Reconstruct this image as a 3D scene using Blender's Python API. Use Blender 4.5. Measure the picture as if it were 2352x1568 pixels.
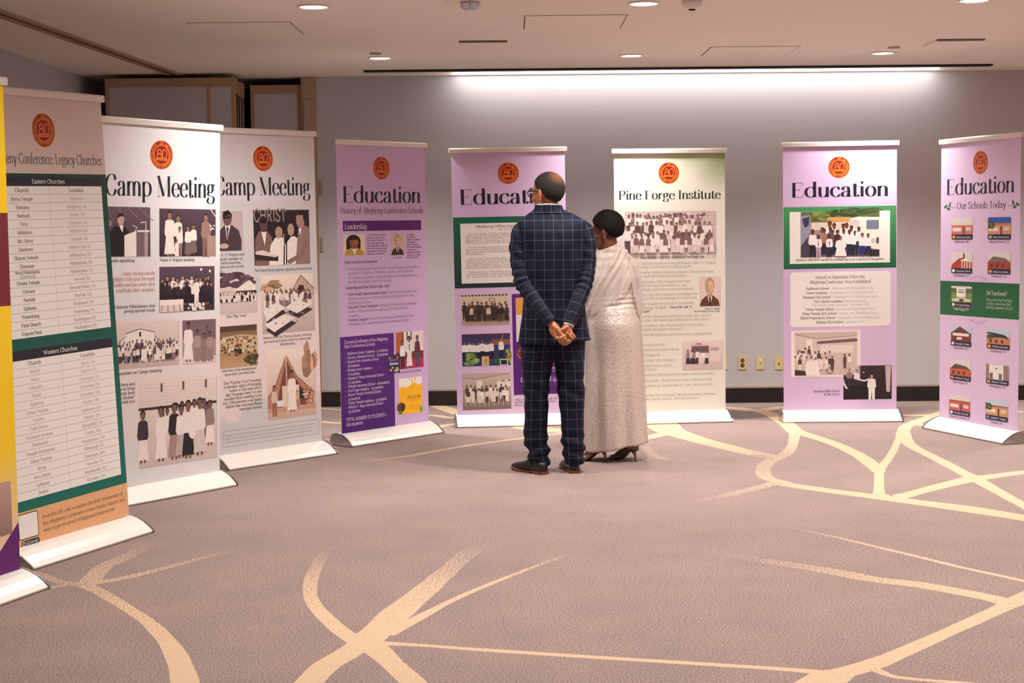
import bpy, bmesh, math, random
import numpy as np
from mathutils import Matrix, Vector, noise as mnoise

for o in list(bpy.data.objects):
    bpy.data.objects.remove(o)
scene = bpy.context.scene
COL = scene.collection
rnd = random.Random(7)

# ---------------------------------------------------------------- camera
cam_d = bpy.data.cameras.new('camera')
cam_d.sensor_width = 36.0
cam_d.lens = 3500.0 / 2352.0 * 36.0
cam_d.clip_end = 100
cam = bpy.data.objects.new('camera', cam_d)
COL.objects.link(cam)
PITCH = math.atan(274 / 3500.0)
ROLL = 0.0098
_fw = Vector((0, math.cos(PITCH), -math.sin(PITCH)))
_rt = Vector((1, 0, 0))
_up = _rt.cross(_fw)
_r2 = _rt * math.cos(ROLL) - _up * math.sin(ROLL)
_u2 = _rt * math.sin(ROLL) + _up * math.cos(ROLL)
cam.matrix_world = Matrix(((_r2.x, _u2.x, -_fw.x, 0), (_r2.y, _u2.y, -_fw.y, 0), (_r2.z, _u2.z, -_fw.z, 1.5), (0, 0, 0, 1)))
scene.camera = cam

# ---------------------------------------------------------------- world, exposure
world = bpy.data.worlds.new('world')
scene.world = world
world.use_nodes = True
world.node_tree.nodes['Background'].inputs[0].default_value = (1.0, 0.86, 0.76, 1)
world.node_tree.nodes['Background'].inputs[1].default_value = 0.02
scene.view_settings.view_transform = 'Standard'
scene.view_settings.look = 'None'
scene.view_settings.exposure = 0.13
scene.view_settings.gamma = 1.0
scene.view_settings.use_curve_mapping = False

# ---------------------------------------------------------------- ceiling downlights: the lamps themselves
CEIL = 2.69
LAMP_COL = (1.0, 0.942, 0.875)
LAMP_W = 285.0
LAMPS = []
DIM = {11.1: 1.05, 8.47: 0.84, 5.85: 0.52, 3.2: 0.40, 0.6: 0.40, -1.9: 0.4}   # rows on the dimmer
for j, ly in enumerate((11.1, 8.47, 5.85, 3.2, 0.6, -1.9)):
    for i in range(4):
        lx = -0.93 + 1.81 * i - (0.14 if j else 0.0)
        LAMPS.append((lx, ly))
for k, (lx, ly) in enumerate(LAMPS):
    ld = bpy.data.lights.new('downlight_lamp', 'SPOT')
    ld.energy = LAMP_W * DIM[ly]
    ld.color = LAMP_COL
    ld.spot_size = math.radians(120 if ly > 11 else 146)
    ld.spot_blend = 1.0
    ld.shadow_soft_size = 0.06
    lo = bpy.data.objects.new('downlight_lamp', ld)
    lo.location = (lx, ly, CEIL - 0.015)
    COL.objects.link(lo)

# ---------------------------------------------------------------- helpers
def lin(c):
    """sRGB 0-255 triple to linear RGB."""
    r = []
    for v in c[:3]:
        v = v / 255.0
        r.append(v / 12.92 if v <= 0.04045 else ((v + 0.055) / 1.055) ** 2.4)
    return tuple(r)

def lin4(c):
    return lin(c) + (1.0,)

def mesh_obj(name, verts, faces, mat, parent=None, smooth=False, cols=None, uvs=None, mats=None, fmat=None):
    me = bpy.data.meshes.new(name)
    me.from_pydata([tuple(v) for v in verts], [], [tuple(f) for f in faces])
    if cols is not None:
        at = me.attributes.new('Col', 'FLOAT_COLOR', 'POINT')
        a = np.ones((len(verts), 4), dtype=np.float32)
        a[:, :3] = np.asarray(cols, dtype=np.float32)
        at.data.foreach_set('color', a.ravel())
    if uvs is not None:
        uvl = me.uv_layers.new(name='UVMap')
        flat = np.asarray([uvs[fi][k] for fi in range(len(faces)) for k in range(len(faces[fi]))], dtype=np.float32)
        uvl.data.foreach_set('uv', flat.ravel())
    for m in (mats or [mat]):
        me.materials.append(m)
    if fmat is not None:
        me.polygons.foreach_set('material_index', fmat)
    if smooth:
        me.polygons.foreach_set('use_smooth', [True] * len(me.polygons))
    me.update()
    o = bpy.data.objects.new(name, me)
    COL.objects.link(o)
    if parent is not None:
        o.parent = parent
    return o

class MB:
    """collects simple shapes into one mesh"""
    def __init__(s):
        s.v = []; s.f = []
    def add(s, v, f):
        n = len(s.v); s.v += [tuple(p) for p in v]; s.f += [tuple(i + n for i in q) for q in f]
        return s
    def box(s, x0, x1, y0, y1, z0, z1):
        v = [(x, y, z) for z in (z0, z1) for y in (y0, y1) for x in (x0, x1)]
        return s.add(v, [(0, 2, 3, 1), (4, 5, 7, 6), (0, 1, 5, 4), (2, 6, 7, 3), (0, 4, 6, 2), (1, 3, 7, 5)])
    def tube(s, pts, r, n=10, cap=True):
        pts = [Vector(p) for p in pts]
        rs = r if isinstance(r, (list, tuple)) else [r] * len(pts)
        vs = []; fs = []
        for i, p in enumerate(pts):
            d = (pts[min(i + 1, len(pts) - 1)] - pts[max(i - 1, 0)]).normalized()
            a = Vector((0, 0, 1)) if abs(d.z) < 0.9 else Vector((1, 0, 0))
            e1 = d.cross(a).normalized(); e2 = d.cross(e1).normalized()
            for k in range(n):
                t = 2 * math.pi * k / n
                vs.append(p + (e1 * math.cos(t) + e2 * math.sin(t)) * rs[i])
        for i in range(len(pts) - 1):
            for k in range(n):
                k2 = (k + 1) % n
                fs.append((i * n + k, i * n + k2, (i + 1) * n + k2, (i + 1) * n + k))
        if cap:
            fs.append(tuple(range(n - 1, -1, -1)))
            fs.append(tuple((len(pts) - 1) * n + k for k in range(n)))
        return s.add(vs, fs)
    def lathe(s, prof, n=24, c=(0, 0, 0)):
        vs = []; fs = []
        for r, z in prof:
            for k in range(n):
                t = 2 * math.pi * k / n
                vs.append((c[0] + r * math.cos(t), c[1] + r * math.sin(t), c[2] + z))
        for i in range(len(prof) - 1):
            for k in range(n):
                k2 = (k + 1) % n
                fs.append((i * n + k, i * n + k2, (i + 1) * n + k2, (i + 1) * n + k))
        fs.append(tuple(range(n - 1, -1, -1)))
        fs.append(tuple((len(prof) - 1) * n + k for k in range(n)))
        return s.add(vs, fs)
    def ell(s, c, r, nu=20, nv=14, rot=None):
        vs = []; fs = []
        for i in range(nv + 1):
            ph = -math.pi / 2 + math.pi * i / nv
            for k in range(nu):
                t = 2 * math.pi * k / nu
                p = Vector((r[0] * math.cos(ph) * math.cos(t), r[1] * math.cos(ph) * math.sin(t), r[2] * math.sin(ph)))
                if rot is not None:
                    p = rot @ p
                vs.append((p.x + c[0], p.y + c[1], p.z + c[2]))
        for i in range(nv):
            for k in range(nu):
                k2 = (k + 1) % nu
                fs.append((i * nu + k, i * nu + k2, (i + 1) * nu + k2, (i + 1) * nu + k))
        return s.add(vs, fs)
    def prism(s, poly, a0, a1, fn):
        """poly: 2-D outline, extruded from a0 to a1; fn(a, p) -> xyz"""
        n = len(poly)
        vs = [fn(a0, p) for p in poly] + [fn(a1, p) for p in poly]
        fs = [(k, (k + 1) % n, n + (k + 1) % n, n + k) for k in range(n)]
        fs += [tuple(range(n - 1, -1, -1)), tuple(range(n, 2 * n))]
        return s.add(vs, fs)
    def build(s, name, mat, parent=None, smooth=False, bevel=0):
        o = mesh_obj(name, s.v, s.f, mat, parent, smooth)
        bm = bmesh.new(); bm.from_mesh(o.data)
        bmesh.ops.recalc_face_normals(bm, faces=bm.faces)
        if bevel:
            bmesh.ops.bevel(bm, geom=bm.edges[:], offset=bevel, segments=2, affect='EDGES', clamp_overlap=True)
        bm.to_mesh(o.data); bm.free()
        if smooth:
            o.data.polygons.foreach_set('use_smooth', [True] * len(o.data.polygons))
        return o

def tag(o, label, cat, group=None):
    o['label'] = label; o['category'] = cat
    if group:
        o['group'] = group
    return o

def struct(o, label=None):
    o['kind'] = 'structure'
    if label:
        o['label'] = label
    return o

def empty(name, loc, rz=0.0):
    e = bpy.data.objects.new(name, None)
    e.empty_display_size = 0.1
    e.location = loc; e.rotation_euler = (0, 0, rz)
    COL.objects.link(e)
    return e

# ---------------------------------------------------------------- materials
def new_mat(name):
    m = bpy.data.materials.new(name); m.use_nodes = True
    nt = m.node_tree
    return m, nt, nt.nodes['Principled BSDF']

def plain(name, c, rough=0.6, metal=0.0, spec=0.5, noise=0.0, scale=60.0, bump=0.0, coat=0.0):
    m, nt, b = new_mat(name)
    b.inputs['Roughness'].default_value = rough
    b.inputs['Metallic'].default_value = metal
    b.inputs['Specular IOR Level'].default_value = spec
    b.inputs['Coat Weight'].default_value = coat
    tc = nt.nodes.new('ShaderNodeTexCoord')
    n = nt.nodes.new('ShaderNodeTexNoise'); n.inputs['Scale'].default_value = scale; n.inputs['Detail'].default_value = 4
    nt.links.new(tc.outputs['Object'], n.inputs['Vector'])
    mix = nt.nodes.new('ShaderNodeMix'); mix.data_type = 'RGBA'
    L = lin(c)
    mix.inputs['A'].default_value = tuple(v * (1 - noise) for v in L) + (1,)
    mix.inputs['B'].default_value = tuple(min(1, v * (1 + noise)) for v in L) + (1,)
    nt.links.new(n.outputs['Fac'], mix.inputs['Factor'])
    nt.links.new(mix.outputs['Result'], b.inputs['Base Color'])
    if bump:
        bp = nt.nodes.new('ShaderNodeBump'); bp.inputs['Strength'].default_value = bump; bp.inputs['Distance'].default_value = 0.003
        nt.links.new(n.outputs['Fac'], bp.inputs['Height']); nt.links.new(bp.outputs['Normal'], b.inputs['Normal'])
    return m

def emit(name, c, s):
    m, nt, b = new_mat(name)
    b.inputs['Base Color'].default_value = (0.8, 0.8, 0.8, 1)
    b.inputs['Emission Color'].default_value = tuple(c) + (1,)
    b.inputs['Emission Strength'].default_value = s
    return m

CARPET = (147, 129, 125)
CREAM = (207, 178, 150)
def carpet_mat(name, lines):
    m, nt, b = new_mat(name)
    N = nt.nodes.new; K = nt.links.new
    b.inputs['Roughness'].default_value = 0.95
    b.inputs['Specular IOR Level'].default_value = 0.1
    geo = N('ShaderNodeNewGeometry')
    n1 = N('ShaderNodeTexNoise'); n1.inputs['Scale'].default_value = 150; n1.inputs['Detail'].default_value = 3
    n2 = N('ShaderNodeTexNoise'); n2.inputs['Scale'].default_value = 3.0; n2.inputs['Detail'].default_value = 4
    n3 = N('ShaderNodeTexNoise'); n3.inputs['Scale'].default_value = 120; n3.inputs['Detail'].default_value = 2
    for n in (n1, n2, n3):
        K(geo.outputs['Position'], n.inputs['Vector'])
    r1 = N('ShaderNodeValToRGB')
    L = lin(CARPET)
    r1.color_ramp.elements[0].position = 0.33; r1.color_ramp.elements[0].color = tuple(v * 0.48 for v in L) + (1,)
    r1.color_ramp.elements[1].position = 0.70; r1.color_ramp.elements[1].color = tuple(min(1, v * 1.55) for v in L) + (1,)
    K(n1.outputs['Fac'], r1.inputs['Fac'])
    r2 = N('ShaderNodeValToRGB')
    r2.color_ramp.elements[0].position = 0.3; r2.color_ramp.elements[0].color = (0.92, 0.92, 0.93, 1)
    r2.color_ramp.elements[1].position = 0.7; r2.color_ramp.elements[1].color = (1.06, 1.04, 1.02, 1)
    K(n2.outputs['Fac'], r2.inputs['Fac'])
    mul = N('ShaderNodeMix'); mul.data_type = 'RGBA'; mul.blend_type = 'MULTIPLY'; mul.inputs['Factor'].default_value = 1
    K(r1.outputs['Color'], mul.inputs['A']); K(r2.outputs['Color'], mul.inputs['B'])
    col = mul.outputs['Result']
    if lines:
        at = N('ShaderNodeAttribute'); at.attribute_name = 'fade'
        # tufts of cream yarn thin out where the design fades
        mp = N('ShaderNodeMapRange'); mp.inputs['From Min'].default_value = 0.34; mp.inputs['From Max'].default_value = 0.66
        K(n3.outputs['Fac'], mp.inputs['Value'])
        sub = N('ShaderNodeMath'); sub.operation = 'SUBTRACT'
        K(at.outputs['Fac'], sub.inputs[0]); K(mp.outputs['Result'], sub.inputs[1])
        sc = N('ShaderNodeMath'); sc.operation = 'MULTIPLY_ADD'; sc.inputs[1].default_value = 3.5; sc.inputs[2].default_value = 0.35; sc.use_clamp = True
        K(sub.outputs[0], sc.inputs[0])
        gate = N('ShaderNodeMath'); gate.operation = 'MULTIPLY'; gate.use_clamp = True
        up = N('ShaderNodeMath'); up.operation = 'MULTIPLY'; up.inputs[1].default_value = 3.0; up.use_clamp = True
        K(at.outputs['Fac'], up.inputs[0])
        K(sc.outputs[0], gate.inputs[0]); K(up.outputs[0], gate.inputs[1])
        cm = N('ShaderNodeValToRGB')
        C = lin(CREAM)
        cm.color_ramp.elements[0].position = 0.3; cm.color_ramp.elements[0].color = tuple(v * 0.86 for v in C) + (1,)
        cm.color_ramp.elements[1].position = 0.6; cm.color_ramp.elements[1].color = tuple(min(1, v * 1.03) for v in C) + (1,)
        K(n1.outputs['Fac'], cm.inputs['Fac'])
        mx = N('ShaderNodeMix'); mx.data_type = 'RGBA'
        K(gate.outputs[0], mx.inputs['Factor']); K(col, mx.inputs['A']); K(cm.outputs['Color'], mx.inputs['B'])
        col = mx.outputs['Result']
    K(col, b.inputs['Base Color'])
    bp = N('ShaderNodeBump'); bp.inputs['Strength'].default_value = 0.35; bp.inputs['Distance'].default_value = 0.004
    K(n1.outputs['Fac'], bp.inputs['Height']); K(bp.outputs['Normal'], b.inputs['Normal'])
    return m

def wall_mat(name, c):
    m, nt, b = new_mat(name)
    N = nt.nodes.new; K = nt.links.new
    b.inputs['Roughness'].default_value = 0.75
    geo = N('ShaderNodeNewGeometry')
    mp = N('ShaderNodeMapping'); mp.inputs['Scale'].default_value = (0.7, 0.7, 46)
    K(geo.outputs['Position'], mp.inputs['Vector'])
    n = N('ShaderNodeTexNoise'); n.inputs['Scale'].default_value = 1.6; n.inputs['Detail'].default_value = 5; n.inputs['Roughness'].default_value = 0.65
    K(mp.outputs['Vector'], n.inputs['Vector'])
    r = N('ShaderNodeValToRGB'); L = lin(c)
    r.color_ramp.elements[0].position = 0.3; r.color_ramp.elements[0].color = tuple(v * 0.95 for v in L) + (1,)
    r.color_ramp.elements[1].position = 0.7; r.color_ramp.elements[1].color = tuple(v * 1.03 for v in L) + (1,)
    K(n.outputs['Fac'], r.inputs['Fac']); K(r.outputs['Color'], b.inputs['Base Color'])
    bp = N('ShaderNodeBump'); bp.inputs['Strength'].default_value = 0.10; bp.inputs['Distance'].default_value = 0.003
    K(n.outputs['Fac'], bp.inputs['Height']); K(bp.outputs['Normal'], b.inputs['Normal'])
    return m

M = {}
M['carpet'] = carpet_mat('carpet', False)
M['carpet_line'] = carpet_mat('carpet_line', True)
M['wall'] = wall_mat('wallpaper', (189, 182, 184))
M['wall_far'] = plain('plain_wall_paint', (226, 214, 206), 0.85, noise=0.02, scale=3)
M['ceiling'] = plain('ceiling_paint', (243, 232, 220), 0.9, noise=0.02, scale=3)
M['dark'] = plain('black_recess', (18, 15, 14), 0.8)
M['joint'] = plain('joint_grey', (112, 92, 82), 0.8)
M['base'] = plain('baseboard_black', (26, 20, 19), 0.45, noise=0.2, scale=20)
M['trim'] = plain('trim_grey', (168, 150, 140), 0.6)
M['tan_frame'] = plain('tan_aluminium', (176, 144, 116), 0.5, metal=0.1, noise=0.05)
M['panel'] = plain('panel_fabric', (196, 184, 188), 0.9, noise=0.06, scale=300, bump=0.2)
M['white_metal'] = plain('white_enamel', (235, 230, 224), 0.4)
M['lens'] = emit('lamp_lens', (1.0, 0.94, 0.84), 9.0)
M['cove_lens'] = emit('cove_lens', (1.0, 0.97, 0.95), 6.8)
M['plate'] = plain('ivory_plate', (214, 190, 140), 0.45)
M['socket'] = plain('socket_dark', (70, 58, 40), 0.5)
M['alu'] = plain('satin_aluminium', (236, 230, 224), 0.32, metal=0.15, noise=0.01)
M['rail'] = plain('rail_aluminium', (226, 218, 212), 0.35, metal=0.2)
M['chrome'] = plain('chrome', (190, 186, 180), 0.12, metal=1.0)
M['glass'] = plain('beacon_dome', (180, 190, 230), 0.1, spec=0.8)

# ---------------------------------------------------------------- room
X0, X1, Y0, YB = -3.40, 6.2, -4.0, 12.48
fl = struct(MB().box(X0, X1, Y0, 13.6, -0.08, 0).build('floor', M['carpet']), 'mauve grey carpet with cream branching lines')
LINES = [
 [(-1.816,6.314,0.07,0.6),(-1.701,6.166,0.06,0.6),(-1.535,5.917,0.055,0.75),(-1.393,5.689,0.06,0.85),(-1.268,5.436,0.07,0.95),(-1.184,5.227,0.08,1),(-1.126,5.048,0.088,1),(-1.086,4.91,0.09,1),(-1.013,4.63,0.09,1)],
 [(-2.003,6.208,0.035,0.5),(-1.943,6.25,0.04,0.5),(-1.872,6.316,0.05,0.5),(-1.797,6.336,0.07,0.5)],
 [(-2.138,6.577,0.05,0.4),(-2.03,6.474,0.05,0.5),(-1.922,6.357,0.05,0.5),(-1.816,6.314,0.07,0.5)],
 [(-1.797,6.336,0.09,0.6),(-1.813,6.631,0.085,0.55),(-1.767,6.839,0.08,0.4),(-1.726,7.091,0.075,0.2),(-1.693,7.218,0.07,0)],
 [(-1.79,6.313,0.06,0.6),(-1.663,6.426,0.055,0.6),(-1.543,6.593,0.05,0.5),(-1.393,6.823,0.045,0.35),(-1.257,7.002,0.04,0)],
 [(-0.855,7.158,0.05,0),(-0.867,6.872,0.055,0.2),(-0.87,6.701,0.06,0.35),(-0.862,6.384,0.06,0.6),(-0.835,6.123,0.058,0.75),(-0.792,5.93,0.06,0.85),(-0.729,5.747,0.065,1),(-0.65,5.55,0.07,1),(-0.587,5.429,0.08,1),(-0.543,5.364,0.1,1)],
 [(-0.543,5.364,0.12,1),(-0.597,5.217,0.105,1),(-0.647,5.078,0.1,1),(-0.678,4.897,0.1,1),(-0.721,4.621,0.1,1)],
 [(-0.527,5.364,0.12,1),(-0.483,5.267,0.1,1),(-0.411,5.085,0.085,1),(-0.333,4.886,0.085,1),(-0.234,4.606,0.085,1)],
 [(-0.543,5.364,0.12,1),(-0.502,5.562,0.125,1),(-0.44,5.848,0.13,0.92),(-0.37,6.134,0.115,0.75),(-0.293,6.473,0.1,0.55),(-0.208,6.851,0.095,0.3),(-0.125,7.174,0.08,0)],
 [(-0.483,5.49,0.1,1),(-0.446,5.542,0.075,1),(-0.348,5.752,0.05,1),(-0.27,5.93,0.038,0.9),(-0.158,6.147,0.032,0.85),(-0.006,6.404,0.028,0.7),(0.193,6.725,0.024,0.35),(0.277,6.866,0.02,0)],
 [(-0.52,5.363,0.1,1),(-0.474,5.362,0.055,1),(-0.324,5.328,0.035,1),(-0.112,5.265,0.037,1),(0.325,5.148,0.038,1),(0.678,5.058,0.038,1),(0.96,4.979,0.045,1),(1.038,4.927,0.09,1)],
 [(1.085,4.95,0.1,1),(1.033,4.903,0.14,1),(0.959,4.788,0.15,1),(0.815,4.532,0.15,1)],
 [(1.028,4.918,0.1,1),(1.07,4.941,0.1,1),(1.213,5.05,0.09,1),(1.376,5.219,0.075,1),(1.555,5.415,0.07,1),(1.747,5.627,0.07,0.95),(1.935,5.836,0.085,0.9),(2.011,5.916,0.1,0.9),(2.293,6.228,0.1,0.9)],
 [(1.164,5.012,0.06,1),(1.202,4.98,0.045,1),(1.238,4.911,0.035,1),(1.313,4.87,0.03,1),(1.446,4.828,0.03,1),(1.633,4.757,0.03,1)],
 [(1.935,5.836,0.12,0.9),(1.889,5.921,0.1,0.9),(1.799,6.024,0.1,0.85),(1.657,6.163,0.1,0.75),(1.5,6.261,0.1,0.65),(1.349,6.419,0.1,0.5),(1.187,6.559,0.09,0.4),(1.017,6.706,0.08,0.2),(0.839,6.877,0.07,0)],
 [(1.283,7.441,0.03,0),(1.501,7.147,0.03,0.5),(1.653,6.906,0.032,0.7),(1.795,6.68,0.034,0.85),(1.928,6.46,0.035,0.95),(2.108,6.205,0.035,1),(2.213,6.007,0.035,1)],
 [(1.056,11.386,0.28,1),(1.1,11.136,0.26,1),(1.132,10.806,0.22,1),(1.267,10.38,0.17,0.9),(1.446,9.945,0.15,0.7),(1.604,9.634,0.14,0.45),(1.685,9.557,0.12,0.35)],
 [(0.781,10.351,0.09,0.9),(0.933,10.489,0.1,0.9),(1.052,10.654,0.12,0.9),(1.15,10.737,0.16,0.9)],
 [(0.95,11.294,0.2,1),(1.029,11.093,0.18,1),(1.131,10.852,0.15,1)],
 [(1.789,12.137,0.1,1),(1.97,11.842,0.12,1),(2.011,11.415,0.12,1),(2.018,11.093,0.12,1),(1.995,10.676,0.12,1)],
 [(1.689,12.174,0.12,1),(1.921,11.957,0.14,1),(2.157,12.108,0.12,1),(2.545,12.25,0.12,1)],
 [(2.008,10.743,0.09,0.9),(1.916,10.315,0.07,0.85),(1.869,10.093,0.07,0.75),(1.751,9.698,0.08,0.5),(1.579,9.353,0.09,0.45),(1.493,9.027,0.09,0.5),(1.482,8.779,0.09,0.6),(1.553,8.597,0.1,0.75)],
 [(2.007,10.857,0.12,1),(2.025,10.674,0.11,1),(2.138,10.196,0.1,1),(2.198,9.669,0.1,1),(2.193,9.18,0.1,1),(2.171,8.955,0.08,1)],
 [(2.217,9.146,0.065,1),(2.112,8.712,0.055,1),(1.979,8.159,0.065,1)],
 [(2.199,9.049,0.06,1),(2.42,9.655,0.05,1),(2.625,10.287,0.05,1),(2.758,10.689,0.07,1)],
 [(2.702,10.473,0.1,1),(2.828,10.891,0.09,1),(2.977,11.167,0.1,1),(3.229,11.555,0.1,1),(3.414,11.838,0.1,1)],
 [(2.945,11.096,0.12,1),(2.952,11.023,0.1,1),(3.041,10.969,0.1,1),(3.155,10.937,0.1,1)],
 [(2.939,11.578,0.08,1),(3.164,11.56,0.08,1),(3.597,11.66,0.08,1),(3.957,11.712,0.08,1)],
 [(2.73,10.58,0.11,1),(2.672,10.263,0.09,1),(2.635,9.963,0.085,1),(2.647,9.46,0.085,1),(2.656,8.926,0.085,1),(2.662,8.71,0.1,1),(2.661,8.295,0.08,1),(2.662,7.856,0.075,1),(2.674,7.276,0.075,1)],
 [(2.662,8.71,0.15,1),(2.819,8.792,0.1,1),(3.014,8.904,0.1,1),(3.329,9.077,0.1,1)],
 [(2.662,8.71,0.13,1),(2.359,8.423,0.1,1),(2.156,8.215,0.1,1),(2.062,8.141,0.13,1),(1.982,8.172,0.13,1)],
 [(1.499,8.644,0.1,0.7),(1.548,8.568,0.11,0.75),(1.752,8.346,0.12,0.85),(1.951,8.16,0.13,0.95),(2.103,8.01,0.13,1),(2.323,7.801,0.16,1),(2.554,7.532,0.14,1),(2.701,7.349,0.14,1)],
 [(1.509,8.629,0.09,0.55),(1.265,8.345,0.08,0.4),(1.04,8.118,0.07,0.2),(0.878,7.987,0.06,0)],
 [(0.879,10.08,0.06,0.3),(0.926,9.605,0.06,0.3),(1.049,9.491,0.05,0.2),(1.398,9.611,0.05,0.2),(1.604,9.634,0.05,0.25)],
 [(-0.984,9.513,0.04,0.1),(-0.833,9.645,0.05,0.4),(-0.677,9.762,0.05,0.6),(-0.518,9.958,0.05,0.7),(-0.269,10.237,0.05,0.85),(0.066,10.527,0.05,0.9),(0.378,10.769,0.06,0.9),(0.825,10.943,0.08,0.9)],
 [(0.007,11.121,0.1,1),(0.165,11.014,0.2,1),(0.352,10.908,0.22,1),(0.838,11.107,0.15,1)],
 [(-1.468,11.526,0.08,1),(-1.299,11.437,0.08,1),(-0.989,11.541,0.08,1),(-0.652,11.83,0.08,1),(-0.466,11.682,0.08,1),(-0.197,11.903,0.08,1)],
 [(-1.571,12.35,0.07,1),(-1.379,12.248,0.07,1),(-1.071,12.11,0.07,1),(-0.652,11.83,0.07,1)],
 [(-0.645,12.512,0.12,1),(-0.557,12.298,0.14,1),(-0.447,12.005,0.14,1),(-0.327,11.646,0.14,1)],
 [(-0.601,11.117,0.1,0.9),(-0.46,11.276,0.1,0.9),(-0.255,11.384,0.1,0.9)],
 [(-1.454,10.338,0.05,0.5),(-1.274,10.577,0.05,0.5),(-1.201,10.747,0.05,0.5),(-1.099,10.966,0.05,0.5)],
]
# cream branches woven into the carpet: one ribbon per branch, lying on the pile
def catmull(P, n):
    out = []
    P = [np.array(p, float) for p in P]
    for i in range(len(P) - 1):
        p0 = P[max(i - 1, 0)]; p1 = P[i]; p2 = P[i + 1]; p3 = P[min(i + 2, len(P) - 1)]
        for k in range(n):
            t = k / n
            out.append(0.5 * ((2 * p1) + (-p0 + p2) * t + (2 * p0 - 5 * p1 + 4 * p2 - p3) * t * t + (-p0 + 3 * p1 - 3 * p2 + p3) * t ** 3))
    out.append(P[-1])
    return out

lv = []; lf = []; lfade = []
for li, L in enumerate(LINES):
    pts = catmull(L, 8)
    base = len(lv)
    z = 0.00015 + 0.00001 * li
    for i, p in enumerate(pts):
        a = pts[max(i - 1, 0)]; c = pts[min(i + 1, len(pts) - 1)]
        d = np.array([c[0] - a[0], c[1] - a[1]]); d /= (np.linalg.norm(d) + 1e-9)
        nx, ny = -d[1], d[0]
        w = max(p[2], 0.01) * 0.5 * (1 + 0.10 * mnoise.noise(Vector((p[0] * 6, p[1] * 6, li))))
        lv += [(p[0] + nx * w, p[1] + ny * w, z), (p[0] - nx * w, p[1] - ny * w, z)]
        lfade += [max(0, min(1, p[3]))] * 2
        if i:
            k = base + 2 * i
            lf.append((k - 2, k - 1, k + 1, k))
branches = mesh_obj('carpet_line', lv, lf, M['carpet_line'], fl)
fa = branches.data.attributes.new('fade', 'FLOAT', 'POINT')
fa.data.foreach_set('value', np.asarray(lfade, dtype=np.float32))
branches['kind'] = 'stuff'

struct(MB().box(-1.57, X1, YB, YB + 0.12, 0, CEIL + 0.12).build('wall_back', M['wall']), 'pale grey striated wallpaper back wall washed from above')
struct(MB().box(X0 - 0.1, X0, Y0, 13.6, 0, CEIL + 0.1).build('wall_left', M['wall']), 'plain shadowed wall at the left')
struct(MB().box(X1, X1 + 0.1, Y0, 12.6, 0, CEIL + 0.1).build('wall_right', M['wall_far']))
struct(MB().box(X0, X1, Y0 - 0.1, Y0, 0, CEIL + 0.1).build('wall_front', M['wall_far']))
struct(MB().box(X0, -1.45, 13.5, 13.6, 0, CEIL).build('wall_pocket', M['dark']))
struct(MB().box(-1.57, -1.45, YB + 0.12, 13.5, 0, CEIL).build('wall_pocket_side', M['wall']))
# ceiling with a shallow lighting slot along the back wall
cb = MB()
cb.box(X0, X1, Y0, 12.22, CEIL, CEIL + 0.09)
cb.box(X0, -1.18, 12.22, 13.6, CEIL, CEIL + 0.09)
cb.box(-1.18, X1, 12.455, YB, CEIL, CEIL + 0.09)
cb.box(-1.18, X1, 12.22, YB, CEIL + 0.09, CEIL + 0.12)
ceil = struct(cb.build('ceiling', M['ceiling']), 'beige painted ceiling')
# baseboard
bb = struct(MB().box(-1.57, X1, YB - 0.018, YB, 0.0, 0.122).build('baseboard_back', M['base']), 'black baseboard along the back wall')
MB().box(-1.57, X1, YB - 0.022, YB, 0.1222, 0.138).build('baseboard_cap', M['trim'], bb)
struct(MB().box(X0, X0 + 0.018, Y0, 12.0, 0, 0.122).build('baseboard_left', M['base']))

# linear wall-wash light in the slot
cw = empty('cove_light', (1.4, 12.345, CEIL + 0.001))
MB().box(-1.85, 2.05, -0.10, 0.10, 0.025, 0.0885).build('housing', M['white_metal'], cw)
for k in range(3):
    x0 = -1.85 + k * 1.302
    MB().box(x0 + 0.004, x0 + 1.292, -0.085, 0.085, 0.008, 0.0248).build('lens', M['cove_lens'], cw)
tag(cw, 'long bright linear light in the ceiling slot above the back wall', 'light')

# linear air slot
sd = empty('slot_diffuser', (1.31, 11.985, CEIL))
MB().box(-2.44, 2.44, -0.045, 0.045, -0.016, -0.0005).build('slot', M['dark'], sd)
MB().box(-2.46, 2.46, -0.055, -0.0452, -0.004, -0.0005).build('edge', M['ceiling'], sd)
MB().box(-2.46, 2.46, 0.0452, 0.055, -0.004, -0.0005).build('edge', M['ceiling'], sd)
tag(sd, 'long narrow dark air slot in the ceiling before the back wall', 'vent')

# recessed downlights
def downlight(x, y, label):
    e = empty('downlight', (x, y, CEIL))
    MB().lathe([(0.088, -0.0005), (0.088, -0.006), (0.078, -0.009), (0.076, -0.0005)], 32).build('trim_ring', M['white_metal'], e, True)
    MB().lathe([(0.075, -0.0006), (0.075, -0.004), (0.01, -0.0045)], 32).build('lens', M['lens'], e)
    tag(e, label, 'downlight', 'round downlights in the ceiling')
DL = {(0, 0): 'small round downlight above the history banner with the purple box',
      (0, 1): 'round downlight in the back row above the pale green banner',
      (0, 2): 'round downlight with a sprinkler cover beside it, above the banner with the minibus photo',
      (0, 3): 'round downlight at the right end of the row nearest the back wall',
      (1, 0): 'large round downlight at the upper left of the ceiling',
      (1, 1): 'large round downlight between the smoke detector and the access hatch at the top',
      (1, 2): 'round downlight cut by the top edge at the upper right',
      (1, 3): 'round downlight at the right end of the row over the visitors'}
for (j, i), lab in DL.items():
    lx, ly = LAMPS[j * 4 + i]
    downlight(lx, ly, lab)

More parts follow.
